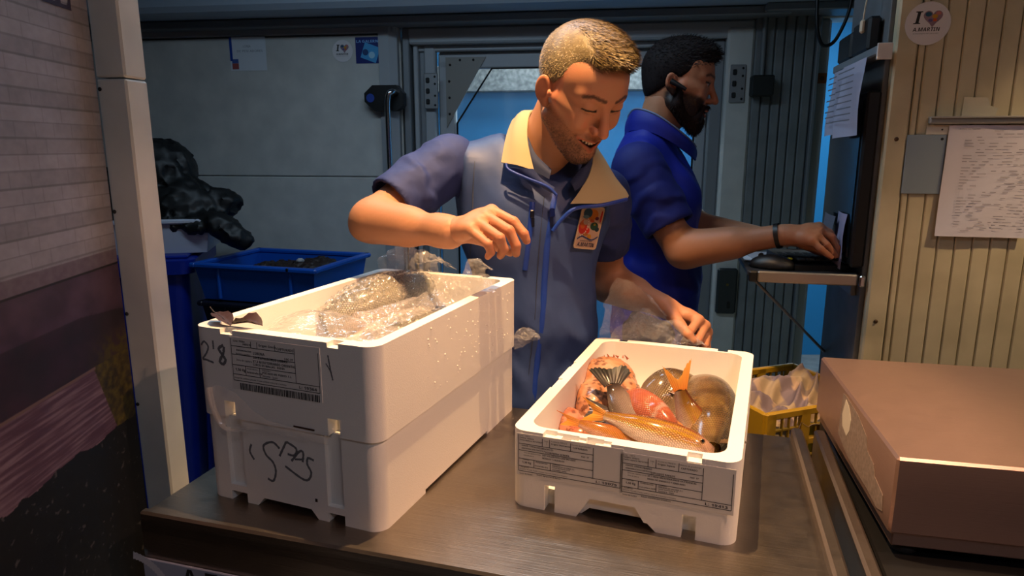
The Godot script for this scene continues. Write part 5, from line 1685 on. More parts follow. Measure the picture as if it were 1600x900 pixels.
# a cloth flap between two edges with thickness
func flap(inner: Array, outer: Array, thick: float, bulge: float, n := 14, m := 6) -> ArrayMesh:
	var a := curve(inner, n)
	var b := curve(outer, n)
	var front := []
	var back := []
	for i in n + 1:
		var r := []
		var rb := []
		var t: Vector3 = (a[mini(i + 1, n)] - a[maxi(i - 1, 0)]).normalized()
		var nn: Vector3 = (b[i] - a[i]).cross(t).normalized()
		if nn.z < 0.0: nn = -nn
		for k in m + 1:
			var f := float(k) / m
			var p: Vector3 = a[i].lerp(b[i], f) + nn * bulge * sin(PI * minf(f * 1.1, 1.0))
			r.append(p); rb.append(p - nn * thick)
		front.append(r); back.append(rb)
	var o := Soup.new()
	o.grid(front)
	var bk := []
	for r in back:
		var q: Array = r.duplicate(); q.reverse(); bk.append(q)
	o.grid(bk)
	for i in n:
		o.quad(front[i][m], back[i][m], back[i + 1][m], front[i + 1][m])
		o.quad(front[i + 1][0], back[i + 1][0], back[i][0], front[i][0])
	for k in m:
		o.quad(front[0][k], back[0][k], back[0][k + 1], front[0][k + 1])
		o.quad(front[n][k + 1], back[n][k + 1], back[n][k], front[n][k])
	return o.mesh(50)


func legs_and_feet(person: Node3D, hip_l: Vector3, hip_r: Vector3, foot_l: Vector3, foot_r: Vector3, toe: Vector3, body: Soup, skin: Color, trousers: Material) -> void:
	var tr := Sdf.new()
	for q in [[hip_l, foot_l], [hip_r, foot_r]]:
		var knee: Vector3 = (q[0] + q[1]) / 2 + toe * 0.02
		tr.cone(q[0], knee, 0.092, 0.07, 0.03)
		tr.cone(knee, q[1] + Vector3(0, 0.06, 0), 0.068, 0.055, 0.02)
		var bs := Sdf.new()
		bs.cone(q[0], knee, 0.075, 0.055, 0.03)
		bs.cone(knee, q[1] + Vector3(0, 0.07, 0), 0.055, 0.036, 0.02)
		body.col = skin
		bs.nets(0.02, null, Transform3D(), body)
		var sh := Sdf.new()
		sh.ell(q[1] + toe * 0.05 + Vector3(0, 0.035, 0), Vector3(0.045, 0.045, 0.13), Basis(toe.cross(Vector3.UP), Vector3.UP, -toe), 0.02)
		sh.cone(q[1] + Vector3(0, 0.05, 0), q[1] + Vector3(0, 0.09, 0), 0.045, 0.042, 0.02)
		sh.keep_below(Vector3(0, 0.001, 0), Vector3.DOWN, 0.004)
		var so := Soup.new()
		sh.nets(0.012, null, Transform3D(), so)
		part(person, "shoe", so.smooth(), M.rubber, to_world(person))
	tr.cone(hip_l + Vector3(0, 0.06, 0), hip_r + Vector3(0, 0.06, 0), 0.09, 0.09, 0.05)
	var to := Soup.new()
	tr.nets(0.018, null, Transform3D(), to)
	part(person, "trousers", to.smooth(), trousers, to_world(person))


func sleeve(who: Node3D, sh: Vector3, el: Vector3, at: float, r0: float, r1: float, n: FastNoiseLite, m: Material, tw: Transform3D) -> void:
	var s := Sdf.new()
	var d := (el - sh).normalized()
	var hem := sh.lerp(el, at)
	s.cone(sh, sh.lerp(el, at + 0.2), r0, r1, 0.03)
	s.cone(hem - d * 0.008, hem + d * 0.06, r1 - 0.006, r1 - 0.006, 0.003, 1)
	s.keep_below(hem, d, 0.004)
	var side := d.cross(Vector3.UP).normalized()
	s.disp = func(p: Vector3) -> float:
		var a := (p - sh).dot(d) / sh.distance_to(hem)
		var w := smoothstep(-0.1, 0.3, a) * smoothstep(1.0, 0.8, a)
		var q := p - sh
		var bend := q.dot(side) * 14.0
		return -w * (0.004 * n.get_noise_3dv(p * 1.6) + 0.005 * maxf(0.0, sin(q.dot(d) * 75.0 + bend + 3.0 * n.get_noise_3dv(p)))) - 0.001 * smoothstep(0.86, 0.9, a)
	var o := Soup.new()
	s.nets(0.0055, null, Transform3D(), o)
	part(who, "sleeve", o.smooth(), m, tw)


func build_front_man() -> void:
	var who := thing("person", "smiling man in a slate blue vest reaching over the fish boxes", "person", Vector3(0.06, 0, -1.52))
	var skin := Color(0.50, 0.24, 0.135)
	var hb := head_basis(32.6, 34.8, 2.2)
	var hx := Transform3D(hb, Vector3(0.134, 1.534, -1.39))
	var rsh := Vector3(-0.135, 1.395, -1.50)
	var relb := Vector3(-0.286, 1.284, -1.36)
	var rwr := Vector3(-0.113, 1.276, -1.228)
	var lsh := Vector3(0.205, 1.324, -1.525)
	var lelb := Vector3(0.238, 1.095, -1.68)
	var lwr := Vector3(0.346, 1.073, -1.505)
	var neck := Vector3(0.05, 1.405, -1.505)
	# ---- body: arms, neck, trunk
	var body := Soup.new()
	body.col = skin
	var s := Sdf.new()
	s.cone(neck + Vector3(0, -0.03, 0), hx * Vector3(0, -0.05, -0.028), 0.062, 0.056, 0.02)
	s.cone(hx * Vector3(0, -0.04, -0.02), hx * Vector3(0, -0.075, 0.035), 0.05, 0.03, 0.02)
	s.cone(Vector3(-0.09, 1.37, -1.50), Vector3(0.16, 1.32, -1.525), 0.05, 0.05, 0.04)
	s.ell(Vector3(0.045, 1.26, -1.505), Vector3(0.135, 0.14, 0.09), Basis(), 0.05)
	s.ell(Vector3(0.05, 1.05, -1.50), Vector3(0.115, 0.19, 0.088), Basis(), 0.05)
	s.ell(Vector3(0.055, 0.9, -1.50), Vector3(0.135, 0.11, 0.095), Basis(), 0.05)
	s.nets(0.013, null, Transform3D(), body)
	var arms := Sdf.new()
	arms.cone(rsh, relb, 0.05, 0.037, 0.02)
	arms.cone(relb, rwr, 0.037, 0.027, 0.02)
	arms.cone(relb.lerp(rwr, 0.12) + Vector3(0, 0.003, 0), relb.lerp(rwr, 0.5), 0.0405, 0.034, 0.03)
	arms.cone(relb + Vector3(0.01, -0.008, -0.012), relb + Vector3(-0.016, -0.014, 0.002), 0.026, 0.019, 0.02)
	arms.cone(rwr.lerp(relb, 0.1) + Vector3(0.004, 0, 0.009), rwr + Vector3(0, 0, 0.008), 0.024, 0.022, 0.02)
	arms.cone(rwr.lerp(relb, 0.1) + Vector3(-0.004, 0.004, -0.009), rwr + Vector3(0, 0.004, -0.009), 0.024, 0.021, 0.02)
	arms.cone(lsh, lelb, 0.05, 0.041, 0.02)
	arms.cone(lelb, lwr, 0.042, 0.027, 0.02)
	arms.cone(lelb.lerp(lwr, 0.1), lelb.lerp(lwr, 0.5), 0.045, 0.036, 0.03)
	arms.nets(0.006, null, Transform3D(), body)
	var rf := [
		[Vector3(-0.037, 1.316, -1.228), Vector3(0.003, 1.299, -1.198), Vector3(0.021, 1.279, -1.188), Vector3(0.026, 1.267, -1.188)],
		[Vector3(-0.047, 1.308, -1.208), Vector3(-0.005, 1.287, -1.168), Vector3(0.007, 1.261, -1.166), Vector3(0.007, 1.247, -1.171)],
		[Vector3(-0.060, 1.298, -1.192), Vector3(-0.021, 1.277, -1.148), Vector3(-0.014, 1.257, -1.152), Vector3(-0.020, 1.245, -1.160)],
		[Vector3(-0.074, 1.287, -1.181), Vector3(-0.041, 1.266, -1.147), Vector3(-0.036, 1.252, -1.152), Vector3(-0.042, 1.243, -1.160)]]
	var rh := Sdf.new()
	rh.cone(rwr.lerp(relb, 0.12), rwr, 0.0265, 0.025, 0.02)
	add_hand(rh, rwr, rf, [Vector3(-0.093, 1.28, -1.243), Vector3(-0.05, 1.262, -1.236), Vector3(-0.02, 1.25, -1.224), Vector3(-0.003, 1.243, -1.212)])
	rh.nets(0.003, hand_paint(skin, rf), Transform3D(), body)
	var lf := [
		[Vector3(0.414, 1.053, -1.455), Vector3(0.383, 1.032, -1.415), Vector3(0.380, 1.009, -1.430), Vector3(0.389, 0.998, -1.446)],
		[Vector3(0.432, 1.038, -1.462), Vector3(0.405, 1.017, -1.418), Vector3(0.402, 0.993, -1.437), Vector3(0.410, 0.984, -1.452)],
		[Vector3(0.441, 1.020, -1.473), Vector3(0.425, 1.001, -1.432), Vector3(0.422, 0.979, -1.452), Vector3(0.429, 0.971, -1.464)],
		[Vector3(0.444, 1.003, -1.487), Vector3(0.438, 0.986, -1.452), Vector3(0.434, 0.969, -1.468), Vector3(0.438, 0.963, -1.478)]]
	var lh := Sdf.new()
	lh.cone(lwr.lerp(lelb, 0.12), lwr, 0.0265, 0.026, 0.02)
	add_hand(lh, lwr, lf, [Vector3(0.36, 1.066, -1.465), Vector3(0.366, 1.05, -1.425), Vector3(0.378, 1.035, -1.400), Vector3(0.388, 1.022, -1.394)])
	lh.nets(0.003, hand_paint(skin, lf), Transform3D(), body)
	# ---- head
	var hs := head_sdf(1.0, true)
	var bare := Soup.new()
	hs.nets(0.002, face_paint(skin, Color(0.085, 0.045, 0.025), 0.8, Color(0.02, 0.011, 0.006), 1.0, true, false), hx, bare)
	body.append(bare)
	for i in 8:
		var f := (i - 3.5) / 3.5
		var tm := Soup.new()
		var big := 1.0 - 0.3 * absf(f)
		tm.box(hx * Vector3(f * 0.0245, -0.0592 + 0.0058 * f * f, 0.0850 - 0.0085 * f * f), Vector3(0.0066 * big, 0.0098 * big, 0.004), 0.0014, hb * Basis(Vector3.UP, f * 0.75))
		part(who, "tooth", tm.mesh(60), std(Color(0.86, 0.80, 0.70), 0.25), to_world(who))
	# ---- garments as implicit shapes
	var vest := Sdf.new()
	vest.cone(Vector3(-0.09, 1.372, -1.505), Vector3(0.165, 1.325, -1.525), 0.068, 0.068, 0.04)
	vest.cone(Vector3(-0.02, 1.40, -1.515), Vector3(0.11, 1.385, -1.52), 0.058, 0.058, 0.04)
	vest.ell(Vector3(0.045, 1.265, -1.505), Vector3(0.168, 0.15, 0.125), Basis(Vector3.UP, 0.12), 0.05)
	vest.ell(Vector3(0.05, 1.05, -1.50), Vector3(0.146, 0.22, 0.122), Basis(Vector3.UP, 0.12), 0.06)
	vest.ell(Vector3(0.05, 0.86, -1.50), Vector3(0.152, 0.14, 0.125), Basis(Vector3.UP, 0.12), 0.06)
	vest.cone(Vector3(0.055, 1.47, -1.49), Vector3(0.098, 1.352, -1.352), 0.058, 0.022, 0.012, 1)      # neck opening, down to the zip
	vest.cone(Vector3(0.06, 1.5, -1.48), Vector3(0.05, 1.43, -1.50), 0.066, 0.066, 0.012, 1)
	vest.keep_below(Vector3(-0.103, 1.3, -1.42), Vector3(-0.97, 0.05, 0.22), 0.006)
	vest.keep_below(Vector3(0.208, 1.3, -1.45), Vector3(0.97, 0.1, 0.15), 0.006)
	vest.keep_below(Vector3(0, 0.79, 0), Vector3.DOWN, 0.006)
	var fn := noise(33, 7.0, 2)
	vest.disp = func(p: Vector3) -> float:
		var q := Vector3(p.x * 1.2 + 0.5 * p.y, p.y * 0.55 - 0.3 * p.x, p.z * 0.7)
		var fold := fn.get_noise_3dv(q * 1.6)
		var low := smoothstep(1.22, 0.95, p.y)
		return -0.007 * fold * (0.35 + 1.1 * low) - 0.0035 * sin(p.y * 46.0 + p.x * 30.0) * low * smoothstep(0.06, 0.14, p.x)
	var vs := Soup.new()
	vest.nets(0.0065, null, Transform3D(), vs)
	var slate := cloth_mat(Color(0.17, 0.255, 0.45), 0.55)
	var tw := to_world(who)
	part(who, "vest", vs.smooth(), slate, tw)
	var polo := Sdf.new()
	polo.cone(neck + Vector3(0, -0.04, 0), neck + Vector3(0.012, 0.02, 0.01), 0.072, 0.069, 0.02)
	polo.cone(Vector3(-0.08, 1.37, -1.505), Vector3(0.15, 1.325, -1.52), 0.06, 0.06, 0.04)
	polo.ell(Vector3(0.045, 1.26, -1.505), Vector3(0.155, 0.15, 0.112), Basis(Vector3.UP, 0.12), 0.05)
	polo.ell(Vector3(0.05, 1.05, -1.50), Vector3(0.134, 0.2, 0.108), Basis(Vector3.UP, 0.12), 0.05)
	polo.cone(neck + Vector3(0.02, 0.05, 0.03), Vector3(0.093, 1.335, -1.365), 0.052, 0.018, 0.01, 1)
	polo.cone(neck + Vector3(0.02, 0.09, 0.02), neck + Vector3(0.01, 0.03, 0.01), 0.063, 0.06, 0.008, 1)
	var pn := noise(34, 11.0, 2)
	polo.keep_below(Vector3(0, 0.86, 0), Vector3.DOWN, 0.006)
	var ps := Soup.new()
	polo.nets(0.008, null, Transform3D(), ps)
	var polo_m := cloth_mat(Color(0.13, 0.19, 0.41), 0.75)
	part(who, "polo_shirt", ps.smooth(), polo_m, tw)
	sleeve(who, rsh, relb, 0.74, 0.063, 0.060, pn, polo_m, tw)
	sleeve(who, lsh, lelb, 0.56, 0.060, 0.058, pn, polo_m, tw)
	# ---- collar, lapels, zips, badge
	var beige := cloth_mat(Color(0.68, 0.61, 0.46), 0.8)
	var vc := part(who, "vest_collar", flap([Vector3(0.075, 1.508, -1.53), Vector3(0.045, 1.506, -1.49), Vector3(0.034, 1.49, -1.452), Vector3(0.031, 1.442, -1.405), Vector3(0.044, 1.383, -1.375)], [Vector3(0.05, 1.495, -1.585), Vector3(0.008, 1.492, -1.53), Vector3(-0.004, 1.476, -1.472), Vector3(-0.014, 1.444, -1.432), Vector3(-0.022, 1.399, -1.398)], 0.003, 0.008), beige, tw)
	part(who, "vest_collar", flap([Vector3(0.135, 1.475, -1.52), Vector3(0.167, 1.425, -1.44), Vector3(0.160, 1.381, -1.395), Vector3(0.139, 1.345, -1.377), Vector3(0.118, 1.317, -1.37)], [Vector3(0.17, 1.45, -1.53), Vector3(0.19, 1.415, -1.46), Vector3(0.215, 1.368, -1.422), Vector3(0.240, 1.327, -1.398), Vector3(0.18, 1.317, -1.372)], 0.003, 0.005), beige, tw)
	var piping := cloth_mat(Color(0.06, 0.14, 0.34), 0.6)
	var pb := std(Color(0.04, 0.21, 0.58), 0.5)
	part(who, "lapel", flap([Vector3(0.042, 1.386, -1.372), Vector3(0.06, 1.366, -1.37), Vector3(0.086, 1.35, -1.371)], [Vector3(-0.008, 1.389, -1.383), Vector3(0.03, 1.367, -1.375), Vector3(0.08, 1.338, -1.370)], 0.003, 0.004), piping, tw)
	part(who, "lapel_piping", tubemesh(curve([Vector3(-0.012, 1.396, -1.385), Vector3(-0.006, 1.384, -1.378), Vector3(0.03, 1.368, -1.369), Vector3(0.07, 1.352, -1.366), Vector3(0.089, 1.335, -1.366)], 20), 0.003, 8), pb, tw)
	part(who, "lapel_piping", tubemesh(curve([Vector3(0.236, 1.324, -1.396), Vector3(0.18, 1.314, -1.368), Vector3(0.128, 1.308, -1.366), Vector3(0.1, 1.285, -1.368), Vector3(0.083, 1.262, -1.370)], 20), 0.004, 8), pb, tw)
	part(who, "polo_collar", flap([Vector3(0.032, 1.452, -1.435), Vector3(0.048, 1.416, -1.402), Vector3(0.08, 1.385, -1.388)], [Vector3(0.028, 1.40, -1.405), Vector3(0.044, 1.383, -1.388), Vector3(0.075, 1.366, -1.378)], 0.002, 0.004), cloth_mat(Color(0.10, 0.15, 0.29), 0.75), tw)
	part(who, "polo_collar", flap([Vector3(0.155, 1.428, -1.435), Vector3(0.142, 1.39, -1.402), Vector3(0.118, 1.36, -1.388)], [Vector3(0.165, 1.395, -1.408), Vector3(0.152, 1.362, -1.388), Vector3(0.128, 1.342, -1.38)], 0.002, 0.004), cloth_mat(Color(0.10, 0.15, 0.29), 0.75), tw)
	var zp := part(who, "zip_tape", tape(vest, [Vector2(0.089, 1.335), Vector2(0.076, 1.262), Vector2(0.069, 1.170), Vector2(0.064, 1.075), Vector2(0.052, 0.963), Vector2(0.044, 0.87)], 0.013, 0.0025, 40), pb, tw)
	var zc := Soup.new()
	var zq := front_z(vest, 0.082, 1.298)
	zc.box(zq + Vector3(0, 0, 0.007), Vector3(0.011, 0.018, 0.006), 0.002)
	part(zp, "zip_slider", zc.mesh(), std(Color(0.08, 0.15, 0.4), 0.35))
	var zd := Soup.new()
	zd.box(zq + Vector3(-0.001, -0.018, 0.008), Vector3(0.007, 0.022, 0.003), 0.0014)
	part(zp, "zip_pull", zd.mesh(), std(Color(0.05, 0.08, 0.2), 0.35))
	var pz := part(who, "pocket_zip", tape(vest, [Vector2(0.042, 1.319), Vector2(0.035, 1.245), Vector2(0.027, 1.178)], 0.011, 0.002, 20), pb, tw)
	var ze := Soup.new()
	var zr := front_z(vest, 0.041, 1.296)
	ze.box(zr + Vector3(0, 0, 0.006), Vector3(0.009, 0.016, 0.005), 0.002)
	ze.box(zr + Vector3(0.002, -0.017, 0.006), Vector3(0.006, 0.02, 0.003), 0.0014)
	part(pz, "zip_pull", ze.mesh(), std(Color(0.04, 0.05, 0.12), 0.35))
	# stitched seams beside the zip and at the arm hole
	part(who, "seam", tape(vest, [Vector2(0.066, 1.33), Vector2(0.059, 1.262), Vector2(0.053, 1.17), Vector2(0.048, 1.075), Vector2(0.037, 0.963), Vector2(0.03, 0.88)], 0.0022, 0.0008, 34), cloth_mat(Color(0.19, 0.225, 0.32), 0.6), tw)
	part(who, "seam", tape(vest, [Vector2(-0.078, 1.40), Vector2(-0.082, 1.34), Vector2(-0.084, 1.27), Vector2(-0.09, 1.2)], 0.0022, 0.0008, 20), cloth_mat(Color(0.19, 0.225, 0.32), 0.6), tw)
	badge(who, vest, tw)
	# ---- hair
	var h := Sdf.new()
	h.ell(Vector3(0, 0.045, -0.016), Vector3(0.0785, 0.0865, 0.098), Basis(), 0.01)
	h.ell(Vector3(0.008, 0.098, 0.022), Vector3(0.056, 0.036, 0.064), Basis(Vector3.RIGHT, 0.12), 0.022)
	h.keep_below(Vector3(0, 0.098, 0.080), Vector3(0, -1, 0.95), 0.006)
	h.keep_below(Vector3(0, 0.006, 0.0), Vector3(0, -1, 0.62), 0.006)
	for x in [-1.0, 1.0]:
		h.ell(Vector3(x * 0.07, 0.075, 0.078), Vector3(0.036, 0.042, 0.04), Basis(), 0.008, 1)
		h.ell(Vector3(x * 0.085, -0.004, -0.01), Vector3(0.022, 0.034, 0.022), Basis(), 0.006, 1)
	h.cone(Vector3(-0.043, 0.112, 0.06), Vector3(-0.05, 0.126, 0.0), 0.006, 0.003, 0.003, 1)        # parting
	var ho := Soup.new()
	var hn := noise(44, 60.0, 2)
	h.nets(0.0035, func(p: Vector3) -> Color:
		var t := clampf(0.5 + 1.2 * hn.get_noise_3dv(p), 0.0, 1.0)
		var top := smoothstep(-0.05, -0.036, p.x) * smoothstep(0.06, 0.085, p.y)
		return Color(0.15, 0.115, 0.06).lerp(Color(0.21, 0.165, 0.085), t).lerp(Color(0.08, 0.052, 0.02).lerp(Color(0.16, 0.11, 0.045), t), top), hx, ho)
	hair_tufts(ho, ho, hx, 20000, 0.0095, 0.00042, func(p: Vector3) -> Array:
		var top := smoothstep(-0.05, -0.036, p.x) * smoothstep(0.06, 0.085, p.y)
		return [Vector3(0.5, 0.1, 1.1) * top + Vector3(0, -0.9, -0.3) * (1.0 - top), lerpf(0.5, 1.3, top)], [Color(0.22, 0.16, 0.065), Color(0.15, 0.10, 0.04), Color(0.30, 0.23, 0.10), Color(0.08, 0.05, 0.02)], 5)
	var hm := std(Color(1, 1, 1), 0.45)
	hm.vertex_color_use_as_albedo = true
	part(who, "hair", ho.smooth(), hm, tw)
	var stub := Soup.new()
	hair_tufts(bare, stub, hx, 42000, 0.003, 0.00026, func(p: Vector3) -> Array:
		var ax := absf(p.x)
		var d := smoothstep(-0.035, -0.06, p.y - 0.5 * maxf(0.0, ax - 0.03)) * smoothstep(-0.02, 0.0, p.z)
		if p.z > 0.066 and ax < 0.036 and p.y > -0.08: d = 0.0
		if d < 0.5 or (ax > 0.04 and fposmod(p.x * 7919.0 + p.y * 3571.0 + p.z * 2713.0, 1.0) < 0.65): return [Vector3.DOWN, 0.0]
		return [Vector3(0, -0.8, 0.1), 0.6 + 0.7 * smoothstep(-0.07, -0.095, p.y)], [Color(0.09, 0.05, 0.025), Color(0.2, 0.13, 0.07), Color(0.05, 0.028, 0.015)], 15)
	part(who, "beard_stubble", stub.smooth(), hm, tw)
	# ---- legs and the joined body
	legs_and_feet(who, Vector3(0.13, 0.85, -1.51), Vector3(-0.03, 0.85, -1.51), Vector3(0.17, 0, -1.53), Vector3(-0.06, 0, -1.52), Vector3(0, 0, 1), body, skin, cloth_mat(Color(0.05, 0.06, 0.10)))
	part(who, "body", body.smooth(), skin_mat(), tw)


func badge(who: Node3D, vest: Sdf, tw: Transform3D) -> void:
	# sewn patch: cream border, colourful print, name below; follows the chest
	var c := front_z(vest, 0.161, 1.263)
	var nrm := surf_normal(vest, c)
	var right := Vector3(0.985, -0.13, 0.0)
	right = (right - nrm * right.dot(nrm)).normalized()
	var upv := nrm.cross(right).normalized()
	upv = (upv + right * 0.13).normalized()
	var b := Transform3D(Basis(right, upv, nrm), c + nrm * 0.0015)
	var holder := part(who, "badge", prismmesh(rounded_rect(0.066, 0.092, 0.007, 5), 0.002), std(Color(0.72, 0.62, 0.50), 0.6), tw * b)
	var z := 0.0021
	part(holder, "print", prismmesh(rounded_rect(0.059, 0.085, 0.004, 4), 0.0004), std(Color(0.68, 0.56, 0.48), 0.6), xf(Vector3(0, 0, z - 0.0002)))
	var blobs := [
		[Color(0.70, 0.40, 0.04), Vector2(0.0, 0.028), 0.017, 0.012], [Color(0.62, 0.10, 0.05), Vector2(-0.02, 0.0), 0.012, 0.015], [Color(0.66, 0.30, 0.05), Vector2(-0.021, 0.006), 0.0075, 0.01],
		[Color(0.62, 0.50, 0.44), Vector2(-0.014, 0.012), 0.008, 0.007], [Color(0.03, 0.22, 0.32), Vector2(-0.014, 0.03), 0.0125, 0.0105], [Color(0.30, 0.42, 0.48), Vector2(-0.017, 0.022), 0.009, 0.004],
		[Color(0.06, 0.22, 0.14), Vector2(0.012, 0.004), 0.0115, 0.0085], [Color(0.55, 0.45, 0.05), Vector2(0.012, 0.0075), 0.0035, 0.0025], [Color(0.04, 0.15, 0.2), Vector2(0.022, -0.002), 0.006, 0.005],
		[Color(0.70, 0.13, 0.03), Vector2(-0.004, -0.007), 0.0055, 0.006], [Color(0.68, 0.46, 0.03), Vector2(0.004, -0.019), 0.006, 0.005], [Color(0.35, 0.05, 0.2), Vector2(0.015, 0.021), 0.0052, 0.004],
		[Color(0.65, 0.05, 0.05), Vector2(0.0265, 0.026), 0.0025, 0.013], [Color(0.70, 0.25, 0.06), Vector2(0.003, 0.0145), 0.0065, 0.003], [Color(0.6, 0.36, 0.1), Vector2(-0.008, -0.015), 0.007, 0.003]]
	var k := 0
	for q in blobs:
		part(holder, "picture_patch", prismmesh(circle(q[2], 16, q[1], q[3]), 0.0002 + 0.00003 * k), std(q[0], 0.6), xf(Vector3(0, 0, z + 0.0002)))
		k += 1
	var dots := Soup.new()
	for i in 9:
		var a := deg_to_rad(-70.0 + 13.0 * i)
		dots.prism(circle(0.0011, 8, Vector2(-0.03 + 0.024 * cos(a), 0.004 + 0.024 * sin(a))), 0.0008, xf(Vector3(0, 0, z + 0.0002)))
	part(holder, "white_dots", dots.mesh(), std(Color(0.85, 0.8, 0.75), 0.6)).set_meta("kind", "stuff")
	var wave := Soup.new()
	stroke(wave, [Vector2(-0.029, -0.026), Vector2(-0.018, -0.0195), Vector2(-0.004, -0.0225), Vector2(0.014, -0.0255), Vector2(0.029, -0.0175)], 0.003, z + 0.0012)
	part(holder, "blue_wave", wave.mesh(), std(Color(0.12, 0.2, 0.38), 0.6))
	var tx := Soup.new()
	glyphs(tx, "La Boutique del Pescado", 0.0026, xf(Vector3(-0.02, -0.0285, z + 0.0012)), true, "Droid Sans", 0.036)
	glyphs(tx, "A.MARTIN", 0.0085, Transform3D(Basis(Vector3(1, 0, 0), Vector3(0.15, 1, 0), Vector3(0, 0, 1)), Vector3(-0.025, -0.0365, z + 0.0012)), true, "Droid Sans", 0.048)
	part(holder, "lettering", tx.mesh(), std(Color(0.12, 0.12, 0.22), 0.6))


func build_rear_man() -> void:
	var who := thing("person", "bearded man in royal blue typing at the keyboard behind", "person", Vector3(0.42, 0, -2.03))
	var skin := Color(0.42, 0.19, 0.10)
	var hx := Transform3D(head_basis(71.0, 10.2, -2.0), Vector3(0.477, 1.597, -2.01))
	var tw := to_world(who)
	var nsh := Vector3(0.335, 1.37, -1.875)     # near (his right) shoulder
	var nel := Vector3(0.456, 1.157, -1.79)
	var nwr := Vector3(0.675, 1.217, -1.66)
	var fsh := Vector3(0.45, 1.37, -2.19)
	var fel := Vector3(0.575, 1.19, -2.12)
	var fwr := Vector3(0.715, 1.178, -1.93)
	var neck := Vector3(0.405, 1.445, -2.03)
	var body := Soup.new()
	body.col = skin
	var s := Sdf.new()
	s.cone(neck + Vector3(0, -0.04, 0), hx * Vector3(0, -0.045, -0.03), 0.062, 0.057, 0.02)
	s.cone(hx * Vector3(0, -0.045, -0.02), hx * Vector3(0, -0.075, 0.03), 0.05, 0.032, 0.02)
	s.ell(Vector3(0.41, 1.26, -2.03), Vector3(0.10, 0.16, 0.15), Basis(Vector3.UP, 0.3), 0.05)
	s.ell(Vector3(0.43, 1.0, -2.03), Vector3(0.10, 0.22, 0.13), Basis(Vector3.UP, 0.3), 0.05)
	s.nets(0.014, null, Transform3D(), body)
	var arms := Sdf.new()
	arms.cone(nsh, nel, 0.055, 0.043, 0.02)
	arms.cone(nel, nwr, 0.041, 0.027, 0.02)
	arms.cone(nel.lerp(nwr, 0.08) + Vector3(0, 0.004, 0), nel.lerp(nwr, 0.5), 0.046, 0.037, 0.03)
	arms.cone(fsh, fel, 0.052, 0.042, 0.02)
	arms.cone(fel, fwr, 0.042, 0.027, 0.02)
	arms.nets(0.007, null, Transform3D(), body)
	var nf := [
		[Vector3(0.754, 1.237, -1.655), Vector3(0.778, 1.223, -1.65), Vector3(0.796, 1.199, -1.648), Vector3(0.803, 1.181, -1.646)],
		[Vector3(0.746, 1.231, -1.637), Vector3(0.774, 1.215, -1.628), Vector3(0.789, 1.188, -1.626), Vector3(0.793, 1.172, -1.625)],
		[Vector3(0.733, 1.221, -1.62), Vector3(0.753, 1.2, -1.607), Vector3(0.77, 1.181, -1.606), Vector3(0.777, 1.173, -1.606)],
		[Vector3(0.718, 1.21, -1.608), Vector3(0.735, 1.192, -1.594), Vector3(0.751, 1.179, -1.592), Vector3(0.761, 1.172, -1.592)]]
	var nh := Sdf.new()
	nh.cone(nwr.lerp(nel, 0.1), nwr, 0.0265, 0.025, 0.02)
	add_hand(nh, nwr, nf, [Vector3(0.706, 1.206, -1.665), Vector3(0.733, 1.19, -1.668), Vector3(0.757, 1.178, -1.666), Vector3(0.772, 1.17, -1.664)])
	nh.nets(0.0035, hand_paint(skin, nf), Transform3D(), body)
	var ff := []
	for k in 4:
		var o := Vector3(0.012 * k * 0.3, -0.006 * k, 0.02 * k)
		ff.append([Vector3(0.765, 1.19, -1.90) + o, Vector3(0.79, 1.182, -1.875) + o, Vector3(0.80, 1.166, -1.865) + o, Vector3(0.80, 1.157, -1.86) + o])
	var fh := Sdf.new()
	fh.cone(fwr.lerp(fel, 0.1), fwr, 0.0265, 0.025, 0.02)
	add_hand(fh, fwr, ff, [Vector3(0.735, 1.17, -1.93), Vector3(0.755, 1.165, -1.92), Vector3(0.77, 1.16, -1.91), Vector3(0.78, 1.156, -1.905)])
	fh.nets(0.005, hand_paint(skin, ff), Transform3D(), body)
	var hs := head_sdf(0.35, false)
	hs.nets(0.003, face_paint(skin, Color(0.018, 0.011, 0.008), 1.0, Color(0.015, 0.01, 0.008), 0.35, false, true), hx, body)
	# garments
	var vest := Sdf.new()
	vest.cone(Vector3(0.355, 1.375, -1.93), Vector3(0.43, 1.375, -2.13), 0.072, 0.072, 0.04)
	vest.cone(Vector3(0.395, 1.42, -2.0), Vector3(0.415, 1.42, -2.06), 0.075, 0.075, 0.05)
	vest.ell(Vector3(0.415, 1.26, -2.03), Vector3(0.132, 0.16, 0.175), Basis(Vector3.UP, 0.35), 0.05)
	vest.ell(Vector3(0.44, 1.02, -2.03), Vector3(0.125, 0.24, 0.155), Basis(Vector3.UP, 0.35), 0.05)
	vest.ell(Vector3(0.44, 0.86, -2.03), Vector3(0.12, 0.12, 0.155), Basis(Vector3.UP, 0.35), 0.05)
	vest.cone(neck + Vector3(0.02, 0.1, 0.0), neck + Vector3(0.005, 0.035, 0), 0.064, 0.064, 0.008, 1)
	vest.keep_below(Vector3(0, 0.80, 0), Vector3.DOWN, 0.006)
	vest.keep_below(Vector3(0.36, 1.3, -1.878), Vector3(-0.25, 0.12, 0.97), 0.006)
	var fn := noise(36, 7.0, 2)
	vest.disp = func(p: Vector3) -> float: return -0.008 * fn.get_noise_3dv(Vector3(p.x + 0.6 * p.y, p.y * 0.6, p.z) * 1.7)
	var vs := Soup.new()
	vest.nets(0.009, null, Transform3D(), vs)
	part(who, "vest", vs.smooth(), cloth_mat(Color(0.01, 0.10, 0.56), 0.6), tw)
	var polo := Sdf.new()
	polo.ell(Vector3(0.41, 1.26, -2.03), Vector3(0.115, 0.16, 0.162), Basis(Vector3.UP, 0.3), 0.05)
	var ps := Soup.new()
	polo.nets(0.008, null, Transform3D(), ps)
